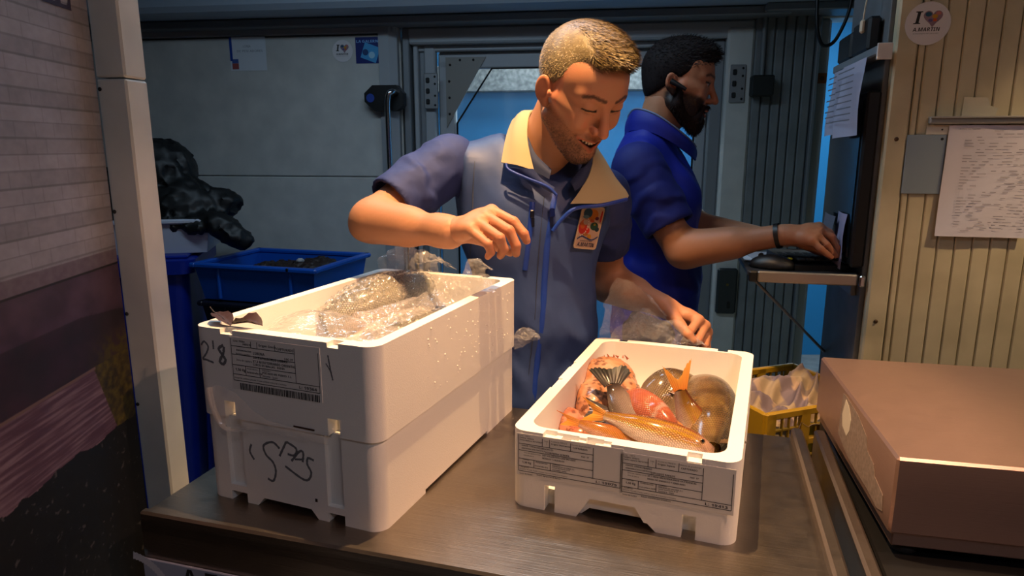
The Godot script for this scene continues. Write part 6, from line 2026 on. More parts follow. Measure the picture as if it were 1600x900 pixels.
	var polo_m := cloth_mat(Color(0.01, 0.08, 0.42), 0.75)
	part(who, "polo_shirt", ps.smooth(), polo_m, tw)
	sleeve(who, nsh + Vector3(0.01, 0, 0), nel, 0.72, 0.074, 0.067, fn, polo_m, tw)
	sleeve(who, fsh, fel, 0.7, 0.068, 0.06, fn, polo_m, tw)
	# stand-up collar with a pale inner edge
	var blue := cloth_mat(Color(0.01, 0.10, 0.56), 0.6)
	var top := [Vector3(0.338, 1.515, -2.03), Vector3(0.352, 1.535, -1.985), Vector3(0.395, 1.52, -1.94), Vector3(0.45, 1.485, -1.932), Vector3(0.505, 1.447, -1.955), Vector3(0.535, 1.43, -2.01)]
	var low := [Vector3(0.33, 1.46, -2.035), Vector3(0.342, 1.475, -1.975), Vector3(0.39, 1.468, -1.932), Vector3(0.448, 1.44, -1.925), Vector3(0.507, 1.405, -1.95), Vector3(0.538, 1.39, -2.01)]
	part(who, "vest_collar", flap(top, low, 0.005, 0.004, 20), blue, tw)
	part(who, "collar_edge", tubemesh(curve(top, 24), 0.0032, 6), std(Color(0.42, 0.48, 0.6), 0.7), tw)
	# hair cap, beard, ear bud, wristband
	var h := Sdf.new()
	h.ell(Vector3(0, 0.047, -0.016), Vector3(0.080, 0.0885, 0.101), Basis(), 0.01)
	h.ell(Vector3(0, 0.10, 0.03), Vector3(0.058, 0.038, 0.066), Basis(Vector3.RIGHT, 0.1), 0.022)
	h.ell(Vector3(0, -0.01, -0.055), Vector3(0.058, 0.05, 0.042), Basis(), 0.03)
	h.keep_below(Vector3(0, 0.079, 0.084), Vector3(0, -1, 0.8), 0.006)
	h.keep_below(Vector3(0, -0.022, 0.0), Vector3(0, -1, 0.4), 0.006)
	for x in [-1.0, 1.0]:
		h.ell(Vector3(x * 0.078, 0.055, 0.085), Vector3(0.034, 0.036, 0.032), Basis(), 0.008, 1)
		h.ell(Vector3(x * 0.085, -0.004, -0.01), Vector3(0.022, 0.034, 0.022), Basis(), 0.006, 1)
	var ho := Soup.new()
	ho.col = Color(0.012, 0.009, 0.008)
	h.nets(0.005, null, hx, ho)
	hair_tufts(ho, ho, hx, 4000, 0.012, 0.0009, func(p: Vector3) -> Array: return [Vector3(0, 0.1, 0.6), 0.9 if p.y > 0.05 else 0.4], [Color(0.014, 0.01, 0.009), Color(0.022, 0.016, 0.012), Color(0.008, 0.006, 0.006)], 8)
	var hm := std(Color(1, 1, 1), 0.7)
	hm.metallic_specular = 0.25
	hm.vertex_color_use_as_albedo = true
	part(who, "hair", ho.smooth(), hm, tw)
	var bd := Sdf.new()
	for x in [-1.0, 1.0]:
		bd.cone(Vector3(x * 0.062, 0.0, 0.012), Vector3(x * 0.06, -0.05, 0.01), 0.011, 0.014, 0.01)
		bd.cone(Vector3(x * 0.057, -0.055, 0.012), Vector3(x * 0.014, -0.103, 0.066), 0.018, 0.021, 0.015)
		bd.cone(Vector3(x * 0.03, -0.046, 0.084), Vector3(x * 0.034, -0.082, 0.072), 0.006, 0.01, 0.015)
		bd.cone(Vector3(x * 0.004, -0.0435, 0.094), Vector3(x * 0.03, -0.049, 0.082), 0.0055, 0.0055, 0.006)
	bd.cone(Vector3(0, -0.098, 0.07), Vector3(0, -0.085, 0.08), 0.021, 0.014, 0.015)
	var bo := Soup.new()
	bo.col = Color(0.016, 0.010, 0.008)
	bd.nets(0.004, null, hx, bo)
	hair_tufts(bo, bo, hx, 2500, 0.007, 0.0007, func(_p: Vector3) -> Array: return [Vector3(0, -0.7, 0.1), 1.0], [Color(0.018, 0.012, 0.009), Color(0.03, 0.018, 0.012)], 9)
	part(who, "beard", bo.smooth(), hm, tw)
	part(who, "ear_bud", tubemesh([hx * Vector3(-0.084, 0.004, -0.014), hx * Vector3(-0.088, -0.004, 0.008), hx * Vector3(-0.083, -0.012, 0.03)], [0.008, 0.0065, 0.005], 10), M.black, tw)
	var wd := (nwr - nel).normalized()
	var wb := Soup.new()
	var ring := []
	var u := wd.cross(Vector3.UP).normalized()
	var v := u.cross(wd).normalized()
	for k in 2:
		var r := []
		for i in 22:
			var a := TAU * i / 22.0
			r.append(nwr - wd * (0.012 + 0.011 * k) + (u * cos(a) + v * sin(a)) * 0.0315)
		ring.append(r)
	wb.grid(ring, true)
	part(who, "wristband", wb.smooth(), M.black, tw)
	legs_and_feet(who, Vector3(0.47, 0.85, -2.10), Vector3(0.43, 0.85, -1.97), Vector3(0.48, 0, -2.12), Vector3(0.42, 0, -1.95), Vector3(1, 0, 0), body, skin, cloth_mat(Color(0.04, 0.05, 0.08)))
	part(who, "body", body.smooth(), skin_mat(), tw)


# ---------------------------------------------------------------- fish
func fish_body(spine: Array, hts: Array, wid: Array, dorsal: Vector3, paint: Callable, nu := 56, na := 30) -> Soup:
	var c := curve(spine, nu)
	var hh := curve(hts, nu)
	var ww := curve(wid, nu)
	var rows := []
	var cols := []
	for i in nu + 1:
		var t: Vector3 = (c[mini(i + 1, nu)] - c[maxi(i - 1, 0)]).normalized()
		var lat := t.cross(dorsal).normalized()
		var up := lat.cross(t).normalized()
		var r := []
		var k := []
		for j in na:
			var a := -TAU * j / na
			var q: Vector3 = c[i] + up * cos(a) * absf(hh[i]) + lat * sin(a) * absf(ww[i]) * (1.0 - 0.12 * pow(cos(a), 2))
			r.append(q)
			k.append(paint.call(float(i) / nu, absf(wrapf(a, -PI, PI))))
		rows.append(r); cols.append(k)
	var s := Soup.new()
	# close the seam with a doubled column so that the scale texture runs on
	for i in rows.size():
		rows[i].append(rows[i][0]); cols[i].append(cols[i][0])
	s.grid(rows, false, cols)
	return s


func fin(base: Array, tips: Array, thick: float, c0: Color, c1: Color, rays := 9) -> ArrayMesh:
	# a ribbed fin: base and tips are curves; rays stand proud, the edge is frayed
	var n := rays * 4
	var b := curve(base, n)
	var t := curve(tips, n)
	var s := Soup.new()
	for side in [1.0, -1.0]:
		var rows := []
		var cols := []
		for i in n + 1:
			var d: Vector3 = t[i] - b[i]
			var along: Vector3 = (b[mini(i + 1, n)] - b[maxi(i - 1, 0)])
			var nn: Vector3 = d.cross(along).normalized() * side
			var ridge := thick * (0.45 + 0.55 * absf(cos(PI * i / 4.0)))
			var fray := 0.93 + 0.07 * absf(cos(PI * i / 4.0))
			var r := []
			var k := []
			for j in 7:
				var f := j / 6.0
				r.append(b[i] + d * f * fray + nn * ridge * (1.0 - 0.8 * f))
				k.append(c0.lerp(c1, f))
			if side > 0: r.reverse(); k.reverse()
			rows.append(r); cols.append(k)
		s.grid(rows, false, cols)
	return s.smooth()


func scale_mat(rows: float, around: float, rough := 0.22) -> StandardMaterial3D:
	var m := std(Color(1, 1, 1), rough)
	m.vertex_color_use_as_albedo = true
	m.clearcoat_enabled = true
	m.clearcoat = 0.6
	m.clearcoat_roughness = 0.12
	if not M.has("scale_tex"):
		M.scale_tex = image_tex(64, 64, func(x: int, y: int):
			var best := 0.0
			for q in [Vector2(16, 0), Vector2(48, 0), Vector2(0, 32), Vector2(32, 32), Vector2(64, 32), Vector2(16, 64), Vector2(48, 64)]:
				var d := Vector2((x - q.x) / 19.0, (y - q.y) / 30.0)
				if d.y > -0.1: best = maxf(best, (1.0 - d.length()) * 0.8 + (0.2 if d.length() < 1.0 else 0.0))
			return Color(best, best, best))
	if not M.has("scale_tone"):
		M.scale_tone = image_tex(64, 64, func(x: int, y: int):
			var best := 0.0
			for q in [Vector2(16, 0), Vector2(48, 0), Vector2(0, 32), Vector2(32, 32), Vector2(64, 32), Vector2(16, 64), Vector2(48, 64)]:
				var d := Vector2((x - q.x) / 19.0, (y - q.y) / 30.0)
				if d.y > -0.1 and d.length() < 1.0: best = maxf(best, 1.0 - 0.5 * pow(d.length(), 4.0))
			var t := lerpf(0.75, 1.0, best)
			return Color(t, t, t))
	m.albedo_texture = M.scale_tone
	m.heightmap_enabled = true
	m.heightmap_texture = M.scale_tex
	m.heightmap_scale = 0.16
	m.uv1_scale = Vector3(around * 1.5, rows * 1.5, 1)
	return m


func eye(parent: Node, at: Vector3, out: Vector3, r: float) -> void:
	var b := Basis(out.cross(Vector3(0.3, 0.8, 0.5)).normalized(), out, out.cross(Vector3(0.3, 0.8, 0.5)).normalized().cross(out))
	var s := Soup.new()
	s.lathe(at, [[r, -r * 0.2], [r * 0.92, r * 0.2], [r * 0.62, r * 0.36]], 18, b)
	var e := part(parent, "eye", s.mesh(50), std(Color(0.45, 0.32, 0.2), 0.15))
	var p := Soup.new()
	p.lathe(at, [[r * 0.66, r * 0.3], [r * 0.5, r * 0.48], [r * 0.2, r * 0.55], [0.0001, r * 0.56]], 16, b)
	part(e, "pupil", p.mesh(60), std(Color(0.01, 0.01, 0.012), 0.05))


func fish_thing(label: String, called := "fish") -> Node3D:
	return thing(called, label, "fish", Vector3.ZERO, 0.0, "fish in the open foam box")


func build_fish() -> void:
	var n := noise(81, 30.0, 3)
	var nb := noise(82, 2.4, 3)
	# two deep-bodied bream
	var bream := func(u: float, a: float) -> Color:
		var back := Color(0.07, 0.04, 0.018)
		var flank := Color(0.22, 0.125, 0.04)
		var belly := Color(0.34, 0.26, 0.17)
		var c := back.lerp(flank, smoothstep(0.3, 1.2, a)).lerp(belly, smoothstep(1.9, 2.7, a))
		c = c.lerp(Color(0.05, 0.03, 0.015), 0.45 * smoothstep(0.25, 0.7, sin(u * 34.0)) * smoothstep(2.2, 1.2, a))
		return c.lerp(Color(0.42, 0.3, 0.1), clampf(nb.get_noise_2d(u * 3.0, a * 0.9), 0.0, 1.0) * 0.5)
	var f1 := fish_thing("large brown scaled bream leaning on the right wall of the box", "bream")
	var sp1 := [Vector3(0.358, 0.967, -1.265), Vector3(0.352, 0.970, -1.225), Vector3(0.338, 0.970, -1.145), Vector3(0.322, 0.968, -1.06), Vector3(0.306, 0.960, -0.99)]
	part(f1, "body", fish_body(sp1, [0.012, 0.052, 0.066, 0.058, 0.024], [0.008, 0.032, 0.042, 0.037, 0.015], Vector3(0.84, 0.5, 0.1), bream, 70, 44).smooth(), scale_mat(26, 22))
	part(f1, "ventral_fin", fin([Vector3(0.333, 0.975, -1.0), Vector3(0.345, 0.98, -0.985), Vector3(0.356, 0.985, -0.98)], [Vector3(0.318, 0.985, -0.965), Vector3(0.337, 0.99, -0.952), Vector3(0.358, 0.99, -0.955)], 0.0022, Color(0.22, 0.13, 0.06), Color(0.12, 0.06, 0.03), 7), fin_mat())
	var f2 := fish_thing("greyish bream half hidden behind the upright mullet", "bream")
	part(f2, "body", fish_body([Vector3(0.235, 0.955, -1.205), Vector3(0.258, 0.965, -1.20), Vector3(0.30, 0.972, -1.21), Vector3(0.345, 0.965, -1.24), Vector3(0.385, 0.955, -1.275)], [0.006, 0.034, 0.05, 0.038, 0.012], [0.004, 0.02, 0.03, 0.024, 0.008], Vector3(0.1, 0.75, -0.62), func(u: float, a: float) -> Color: return (bream.call(u, a) as Color).lerp(Color(0.36, 0.30, 0.22), 0.55 * smoothstep(0.55, 0.2, u)), 60, 36).smooth(), scale_mat(24, 18))
	part(f2, "gill_fin", fin([Vector3(0.278, 0.99, -1.215), Vector3(0.29, 0.985, -1.18)], [Vector3(0.31, 1.0, -1.19), Vector3(0.312, 0.982, -1.162)], 0.002, Color(0.25, 0.12, 0.05), Color(0.16, 0.07, 0.03), 5), fin_mat())
	# red mullet: three, gold-striped
	var mullet := func(u: float, a: float) -> Color:
		var c := Color(0.26, 0.075, 0.02).lerp(Color(0.42, 0.20, 0.055), smoothstep(0.5, 1.2, a)).lerp(Color(0.74, 0.58, 0.46), smoothstep(1.4, 2.2, a))
		var stripe := 0.5 + 0.5 * cos((a - 1.25) * 16.0)
		c = c.lerp(Color(0.55, 0.31, 0.01), stripe * 0.85 * smoothstep(0.6, 0.9, a) * smoothstep(2.1, 1.8, a))
		return c.lerp(Color(0.45, 0.10, 0.03), clampf(nb.get_noise_2d(u * 2.2, a), 0.0, 1.0) * 0.6)
	var m3 := fish_thing("golden red mullet standing tail-up against the brown bream", "mullet")
	part(m3, "body", fish_body([Vector3(0.322, 0.935, -0.99), Vector3(0.31, 0.955, -1.02), Vector3(0.300, 0.982, -1.05), Vector3(0.289, 1.008, -1.066), Vector3(0.281, 1.032, -1.07)], [0.018, 0.028, 0.027, 0.017, 0.0095], [0.012, 0.018, 0.017, 0.010, 0.005], Vector3(0.9, 0.2, 0.2), mullet, 60, 32).smooth(), scale_mat(22, 12))
	var tb := [Vector3(0.271, 1.028, -1.070), Vector3(0.281, 1.033, -1.0705), Vector3(0.291, 1.028, -1.069)]
	part(m3, "tail_fin", fin(tb, [Vector3(0.252, 1.07, -1.085), Vector3(0.262, 1.062, -1.08), Vector3(0.278, 1.05, -1.075), Vector3(0.293, 1.072, -1.085), Vector3(0.302, 1.082, -1.088)], 0.0016, Color(0.62, 0.20, 0.03), Color(0.70, 0.33, 0.06), 9), fin_mat())
	part(m3, "belly_fin", fin([Vector3(0.278, 0.985, -1.035), Vector3(0.286, 0.97, -1.025)], [Vector3(0.268, 0.995, -1.03), Vector3(0.27, 0.975, -1.018)], 0.0014, Color(0.6, 0.22, 0.06), Color(0.6, 0.25, 0.08), 4), fin_mat())
	var m4 := fish_thing("yellow-striped red mullet lying along the front wall of the box", "mullet")
	part(m4, "body", fish_body([Vector3(0.312, 0.966, -0.972), Vector3(0.285, 0.972, -0.985), Vector3(0.245, 0.98, -1.002), Vector3(0.205, 0.986, -1.022), Vector3(0.175, 0.989, -1.045), Vector3(0.155, 0.99, -1.06)], [0.008, 0.021, 0.025, 0.021, 0.013, 0.008], [0.006, 0.016, 0.019, 0.015, 0.009, 0.005], Vector3(0.35, 0.75, -0.5), func(u: float, a: float) -> Color:
		var c: Color = mullet.call(u, a)
		c = c.lerp(Color(0.62, 0.36, 0.28), 0.7 * smoothstep(0.25, 0.05, u))
		return c.lerp(Color(0.04, 0.03, 0.02), 0.7 * smoothstep(0.2, 0.5, nb.get_noise_2d(u * 5.0 + 3.0, 1.0)) * smoothstep(0.9, 0.3, a)), 60, 30).smooth(), scale_mat(22, 12))
	part(m4, "tail_fin", fin([Vector3(0.157, 0.997, -1.064), Vector3(0.154, 0.99, -1.062), Vector3(0.154, 0.983, -1.058)], [Vector3(0.118, 1.012, -1.098), Vector3(0.128, 1.003, -1.088), Vector3(0.137, 0.99, -1.078), Vector3(0.122, 0.98, -1.078), Vector3(0.113, 0.972, -1.078)], 0.0016, Color(0.62, 0.25, 0.03), Color(0.68, 0.30, 0.03), 8), fin_mat())
	eye(m4, Vector3(0.293, 0.987, -0.968), Vector3(0.0, 0.6, 0.8).normalized(), 0.004)
	var m5 := fish_thing("slim orange mullet tail pointing to the left front corner", "mullet")
	part(m5, "body", fish_body([Vector3(0.205, 0.955, -1.02), Vector3(0.18, 0.962, -1.028), Vector3(0.145, 0.972, -1.04), Vector3(0.112, 0.98, -1.053)], [0.014, 0.018, 0.014, 0.006], [0.01, 0.012, 0.009, 0.004], Vector3(0.3, 0.8, -0.4), func(u: float, a: float) -> Color: return (mullet.call(u, a) as Color).lerp(Color(0.60, 0.18, 0.03), 0.6), 40, 24).smooth(), scale_mat(16, 10))
	part(m5, "tail_fin", fin([Vector3(0.113, 0.985, -1.055), Vector3(0.112, 0.98, -1.053), Vector3(0.113, 0.975, -1.051)], [Vector3(0.068, 0.994, -1.085), Vector3(0.085, 0.988, -1.073), Vector3(0.092, 0.981, -1.067), Vector3(0.086, 0.976, -1.066), Vector3(0.078, 0.972, -1.066)], 0.0016, Color(0.62, 0.22, 0.03), Color(0.64, 0.22, 0.02), 6), fin_mat())
	# red fish with a dark eye
	var rd := fish_thing("bright red fish with a dark eye in the middle of the pile", "red_fish")
	part(rd, "body", fish_body([Vector3(0.266, 0.972, -1.022), Vector3(0.258, 0.976, -1.04), Vector3(0.24, 0.98, -1.08), Vector3(0.222, 0.978, -1.13), Vector3(0.205, 0.965, -1.185)], [0.008, 0.022, 0.034, 0.034, 0.02], [0.006, 0.018, 0.026, 0.024, 0.013], Vector3(0.35, 0.9, 0.25), func(u: float, a: float) -> Color:
		var c := Color(0.55, 0.13, 0.055).lerp(Color(0.62, 0.30, 0.18), smoothstep(1.6, 2.6, a))
		if absf(u - 0.36 - 0.05 * cos(a)) < 0.02: c = Color(0.62, 0.36, 0.28)
		return c.lerp(Color(0.66, 0.26, 0.12), clampf(nb.get_noise_2d(u * 4.0, a * 1.3) + 0.2, 0.0, 1.0) * 0.5), 56, 34).smooth(), scale_mat(24, 16))
	eye(rd, Vector3(0.2385, 0.987, -1.030), Vector3(-0.45, 0.55, 0.7).normalized(), 0.0058)
	# scorpionfish: knobbly, mottled orange and brown
	var scp := fish_thing("knobbly orange mottled scorpionfish at the back of the box", "scorpionfish")
	knobbly(scp, [[Vector3(0.195, 0.955, -1.255), Vector3(0.052, 0.05, 0.085)], [Vector3(0.19, 0.985, -1.275), Vector3(0.048, 0.036, 0.05)], [Vector3(0.15, 0.95, -1.20), Vector3(0.032, 0.045, 0.06)], [Vector3(0.22, 0.955, -1.205), Vector3(0.03, 0.035, 0.05)]], 11, Color(0.52, 0.21, 0.09), Color(0.60, 0.33, 0.2))
	for k in 9:
		var a := k / 8.0
		var p := Vector3(0.155 + 0.08 * a, 1.008 + 0.008 * sin(a * PI), -1.30 + 0.012 * sin(a * 5.0))
		part(scp, "spine", tubemesh([p, p + Vector3(-0.003 + 0.004 * sin(k * 3.0), 0.006 + 0.003 * sin(k * 5.0), -0.003)], [0.0026, 0.0004], 6), std(Color(0.6, 0.28, 0.14), 0.3))
	var rl := fish_thing("small red knobbly fish in the left front corner of the box", "scorpionfish")
	knobbly(rl, [[Vector3(0.102, 0.945, -1.12), Vector3(0.026, 0.03, 0.05)], [Vector3(0.12, 0.945, -1.085), Vector3(0.024, 0.024, 0.03)]], 12, Color(0.50, 0.13, 0.07), Color(0.60, 0.25, 0.15))
	# grey fish with a broad black tail
	var bt := fish_thing("grey-brown fish raising a broad black tail", "grey_fish")
	part(bt, "body", fish_body([Vector3(0.222, 0.95, -1.06), Vector3(0.208, 0.965, -1.085), Vector3(0.196, 0.984, -1.115), Vector3(0.186, 1.0, -1.14), Vector3(0.18, 1.012, -1.15)], [0.03, 0.034, 0.028, 0.018, 0.012], [0.018, 0.019, 0.014, 0.009, 0.006], Vector3(-0.85, -0.1, 0.3), func(u: float, a: float) -> Color: return Color(0.11, 0.075, 0.05).lerp(Color(0.26, 0.18, 0.13), smoothstep(0.4, 1.5, a)).lerp(Color(0.05, 0.04, 0.03), smoothstep(0.75, 1.0, u) * 0.7), 44, 28).smooth(), scale_mat(22, 12, 0.3))
	part(bt, "tail_fin", fin([Vector3(0.166, 1.008, -1.148), Vector3(0.18, 1.014, -1.152), Vector3(0.193, 1.008, -1.15)], [Vector3(0.138, 1.035, -1.17), Vector3(0.155, 1.036, -1.178), Vector3(0.178, 1.032, -1.182), Vector3(0.205, 1.038, -1.185), Vector3(0.218, 1.026, -1.178)], 0.0022, Color(0.04, 0.03, 0.025), Color(0.015, 0.013, 0.012), 10), fin_mat())
	part(bt, "back_fin", fin([Vector3(0.166, 0.982, -1.118), Vector3(0.170, 0.976, -1.105), Vector3(0.176, 0.970, -1.09)], [Vector3(0.128, 1.002, -1.115), Vector3(0.134, 0.985, -1.105), Vector3(0.124, 0.974, -1.095), Vector3(0.138, 0.964, -1.085)], 0.002, Color(0.06, 0.04, 0.03), Color(0.02, 0.016, 0.014), 9), fin_mat())
	# bedding of small fish flesh under the pile keeps everything off the bare floor
	var ice := thing("ice_bed", "wet crushed ice under the mixed fish", "ice")
	part(ice, "ice", lumps(85, [[Vector3(0.19, 0.942, -1.17), Vector3(0.085, 0.014, 0.12)], [Vector3(0.29, 0.945, -1.13), Vector3(0.085, 0.018, 0.12)], [Vector3(0.22, 0.945, -1.04), Vector3(0.10, 0.018, 0.05)]], 0.008, 0.006, 45.0), std(Color(0.78, 0.70, 0.66), 0.2))


func fin_mat() -> StandardMaterial3D:
	if not M.has("fin"):
		M.fin = std(Color(1, 1, 1), 0.22)
		M.fin.vertex_color_use_as_albedo = true
		M.fin.clearcoat_enabled = true
		M.fin.clearcoat = 0.5
	return M.fin


func knobbly(t: Node3D, blobs: Array, sd: int, c0: Color, c1: Color) -> void:
	var s := Sdf.new()
	for q in blobs: s.ell(q[0], q[1], Basis(), 0.02)
	var n := noise(sd, 55.0, 3)
	s.disp = func(p: Vector3) -> float: return -0.0045 * absf(n.get_noise_3dv(p)) - 0.002 * n.get_noise_3dv(p * 2.5)
	var o := Soup.new()
	var nc := noise(sd + 1, 60.0, 3)
	s.nets(0.0035, func(p: Vector3) -> Color:
		var v := nc.get_noise_3dv(p)
		var c := c0.lerp(c1, clampf(0.5 + 1.5 * nc.get_noise_3dv(p * 0.4 + Vector3.ONE), 0.0, 1.0))
		if v > 0.22: c = c.lerp(Color(0.12, 0.04, 0.02), 0.8)
		return c, Transform3D(), o)
	part(t, "body", o.smooth(), fin_mat())


# ---------------------------------------------------------------- plastic film, bags, leaves
func sheet(ctrl: Array, nu: int, nv: int, amp: float, freq: float, sd: int) -> ArrayMesh:
	# control rows -> smooth surface with sharp crinkles
	var cols := []
	for r in ctrl: cols.append(curve(r, nu))
	var n := noise(sd, freq * 0.8, 2)
	n.fractal_gain = 0.35
	var rows := []
	for i in nu + 1:
		var line := []
		for r in cols: line.append(r[i])
		rows.append(curve(line, nv))
	var fine := noise(sd + 50, freq * 2.6, 2)
	fine.fractal_type = FastNoiseLite.FRACTAL_RIDGED
	for i in nu + 1:
		for j in nv + 1:
			var p: Vector3 = rows[i][j]
			var f := fine.get_noise_3dv(p)
			rows[i][j] = p + Vector3(0.5, 1.0, 0.8) * f * amp * 0.28 + Vector3(n.get_noise_3dv(p + Vector3(3, 0, 0)), n.get_noise_3dv(p + Vector3(0, 7, 0)), n.get_noise_3dv(p + Vector3(0, 0, 11))) * amp
	var s := Soup.new()
	s.grid(rows)
	return s.smooth()


func bl(x: float, y: float, z: float) -> Vector3:   # point in the upper left box
	return xf(BL + Vector3(0, 0.1358, 0), BL_TURN) * Vector3(x, y, z)


func wrapped_fish(label: String, spine: Array, hts: Array, wid: Array, sd: int) -> void:
	var t := thing("wrapped_fish", label, "fish", Vector3.ZERO, 0.0, "plastic-wrapped fish")
	var nb := noise(sd, 2.0, 3)
	part(t, "body", fish_body(spine, hts, wid, Vector3(-0.3, 0.9, -0.2), func(u: float, a: float) -> Color:
		var c := Color(0.06, 0.06, 0.035).lerp(Color(0.30, 0.29, 0.22), smoothstep(0.6, 1.5, a)).lerp(Color(0.6, 0.56, 0.46), smoothstep(1.8, 2.5, a))
		return c.lerp(Color(0.05, 0.05, 0.03), 0.6 * smoothstep(0.22, 0.0, u)).lerp(Color(0.42, 0.40, 0.30), 0.4 * clampf(nb.get_noise_2d(u * 6.0, a * 2.0) + 0.4, 0.0, 1.0)), 60, 30).smooth(), scale_mat(28, 16, 0.3))
	var s := fish_body(spine, hts.map(func(q): return q + 0.005), wid.map(func(q): return q + 0.005), Vector3(-0.3, 0.9, -0.2), func(_u: float, _a: float) -> Color: return Color.WHITE, 150, 90)
	var n := noise(sd + 3, 62.0, 2)
	n.fractal_type = FastNoiseLite.FRACTAL_RIDGED
	for i in s.v.size():
		var p := s.v[i]
		s.v[i] = p + Vector3(n.get_noise_3dv(p + Vector3(3, 0, 0)), n.get_noise_3dv(p + Vector3(0, 7, 0)) * 1.2, n.get_noise_3dv(p + Vector3(0, 0, 11))) * 0.0058
	part(t, "plastic_wrap", s.smooth(), M.film_milky)


func build_plastic() -> void:
	wrapped_fish("big wrapped fish lying across the back of the upper left box", [Vector3(-0.168, 1.150, -1.372), Vector3(-0.185, 1.148, -1.345), Vector3(-0.235, 1.14, -1.285), Vector3(-0.295, 1.128, -1.23), Vector3(-0.345, 1.112, -1.195)], [0.008, 0.03, 0.043, 0.04, 0.02], [0.006, 0.026, 0.036, 0.032, 0.014], 101)
	wrapped_fish("smaller wrapped fish by the right wall of the upper left box", [Vector3(-0.118, 1.108, -1.262), Vector3(-0.14, 1.106, -1.24), Vector3(-0.185, 1.1, -1.195), Vector3(-0.235, 1.092, -1.145), Vector3(-0.262, 1.085, -1.12)], [0.008, 0.022, 0.032, 0.028, 0.012], [0.008, 0.022, 0.03, 0.026, 0.01], 105)
	var ic := thing("ice_bag", "pinkish bag of ice filling the upper left box", "bag")
	part(ic, "ice_bag", lumps(87, [[bl(0, 0.045, -0.02), Vector3(0.085, 0.022, 0.13)], [bl(-0.03, 0.055, 0.13), Vector3(0.075, 0.034, 0.07)], [bl(0.03, 0.05, 0.12), Vector3(0.07, 0.03, 0.075)], [bl(-0.04, 0.05, -0.12), Vector3(0.07, 0.03, 0.075)]], 0.008, 0.008, 25.0), std(Color(0.86, 0.76, 0.72), 0.3))
	# loose milky film across the front of the upper box
	var fl := thing("plastic_bag", "milky plastic film spread over the front of the upper left box", "bag", Vector3.ZERO, 0.0, "clear plastic bags")
	part(fl, "film", sheet([
		[bl(-0.132, 0.098, 0.16), bl(-0.06, 0.105, 0.218), bl(0.03, 0.098, 0.225), bl(0.125, 0.088, 0.215)],
		[bl(-0.125, 0.112, 0.13), bl(-0.055, 0.128, 0.165), bl(0.035, 0.112, 0.155), bl(0.122, 0.095, 0.14)],
		[bl(-0.12, 0.118, 0.09), bl(-0.045, 0.132, 0.10), bl(0.03, 0.112, 0.085), bl(0.12, 0.096, 0.07)],
		[bl(-0.125, 0.105, 0.03), bl(-0.05, 0.112, 0.045), bl(0.02, 0.10, 0.03), bl(0.09, 0.092, 0.02)]], 110, 100, 0.0045, 28.0, 111), M.film_milky)
	part(fl, "film_fold", sheet([
		[bl(-0.02, 0.1, 0.06), bl(0.02, 0.112, -0.02), bl(0.03, 0.125, -0.10)],
		[bl(0.0, 0.125, 0.07), bl(0.03, 0.128, -0.005), bl(0.05, 0.132, -0.085)],
		[bl(0.04, 0.10, 0.09), bl(0.06, 0.105, 0.02), bl(0.075, 0.11, -0.06)]], 90, 60, 0.004, 30.0, 113), M.film_milky)
	# clear film pulled up round the back and over the rim
	var bk := thing("plastic_bag", "crinkled clear bag bunched over the back rim of the upper box", "bag", Vector3.ZERO, 0.0, "clear plastic bags")
	part(bk, "bunch", sheet([
		[bl(-0.13, 0.12, -0.225), bl(-0.10, 0.125, -0.23), bl(-0.05, 0.125, -0.232), bl(0.0, 0.122, -0.23)],
		[bl(-0.15, 0.155, -0.235), bl(-0.115, 0.172, -0.245), bl(-0.07, 0.162, -0.24), bl(-0.01, 0.152, -0.235)],
		[bl(-0.148, 0.162, -0.26), bl(-0.11, 0.185, -0.27), bl(-0.06, 0.172, -0.265), bl(-0.005, 0.158, -0.258)],
		[bl(-0.13, 0.145, -0.285), bl(-0.095, 0.15, -0.295), bl(-0.045, 0.15, -0.29), bl(0.01, 0.142, -0.275)]], 110, 90, 0.011, 30.0, 115), M.film)
	part(bk, "lining", sheet([
		[bl(-0.03, 0.142, -0.232), bl(0.03, 0.138, -0.232), bl(0.09, 0.145, -0.232), bl(0.13, 0.14, -0.22)],
		[bl(-0.02, 0.125, -0.2), bl(0.03, 0.12, -0.21), bl(0.085, 0.12, -0.215), bl(0.125, 0.12, -0.20)],
		[bl(0.0, 0.1, -0.15), bl(0.04, 0.085, -0.17), bl(0.085, 0.075, -0.18), bl(0.12, 0.075, -0.17)],
		[bl(0.0, 0.095, -0.1), bl(0.04, 0.08, -0.1), bl(0.08, 0.065, -0.11), bl(0.12, 0.06, -0.11)]], 100, 80, 0.005, 24.0, 116), M.film)
	part(bk, "loose_end", sheet([
		[bl(0.045, 0.13, -0.235), bl(0.075, 0.132, -0.236), bl(0.10, 0.13, -0.235)],
		[bl(0.05, 0.16, -0.25), bl(0.072, 0.168, -0.256), bl(0.095, 0.152, -0.25)],
		[bl(0.048, 0.158, -0.272), bl(0.075, 0.162, -0.28), bl(0.105, 0.14, -0.27)]], 70, 60, 0.008, 30.0, 117), M.film)
	# tab of film sticking out between the stacked boxes at the back right
	var tb := thing("plastic_scrap", "crumpled plastic scrap sticking out at the stack's right side", "plastic", Vector3.ZERO, 0.0, "plastic scraps")
	part(tb, "film", sheet([
		[Vector3(0.0, 1.06, -1.30), Vector3(0.012, 1.075, -1.30), Vector3(0.03, 1.079, -1.298), Vector3(0.045, 1.075, -1.295)],
		[Vector3(-0.002, 1.045, -1.295), Vector3(0.015, 1.06, -1.285), Vector3(0.035, 1.062, -1.283), Vector3(0.055, 1.058, -1.285)],
		[Vector3(0.002, 1.035, -1.295), Vector3(0.012, 1.036, -1.285), Vector3(0.03, 1.044, -1.285), Vector3(0.05, 1.05, -1.285)]], 70, 56, 0.007, 30.0, 119), M.film)
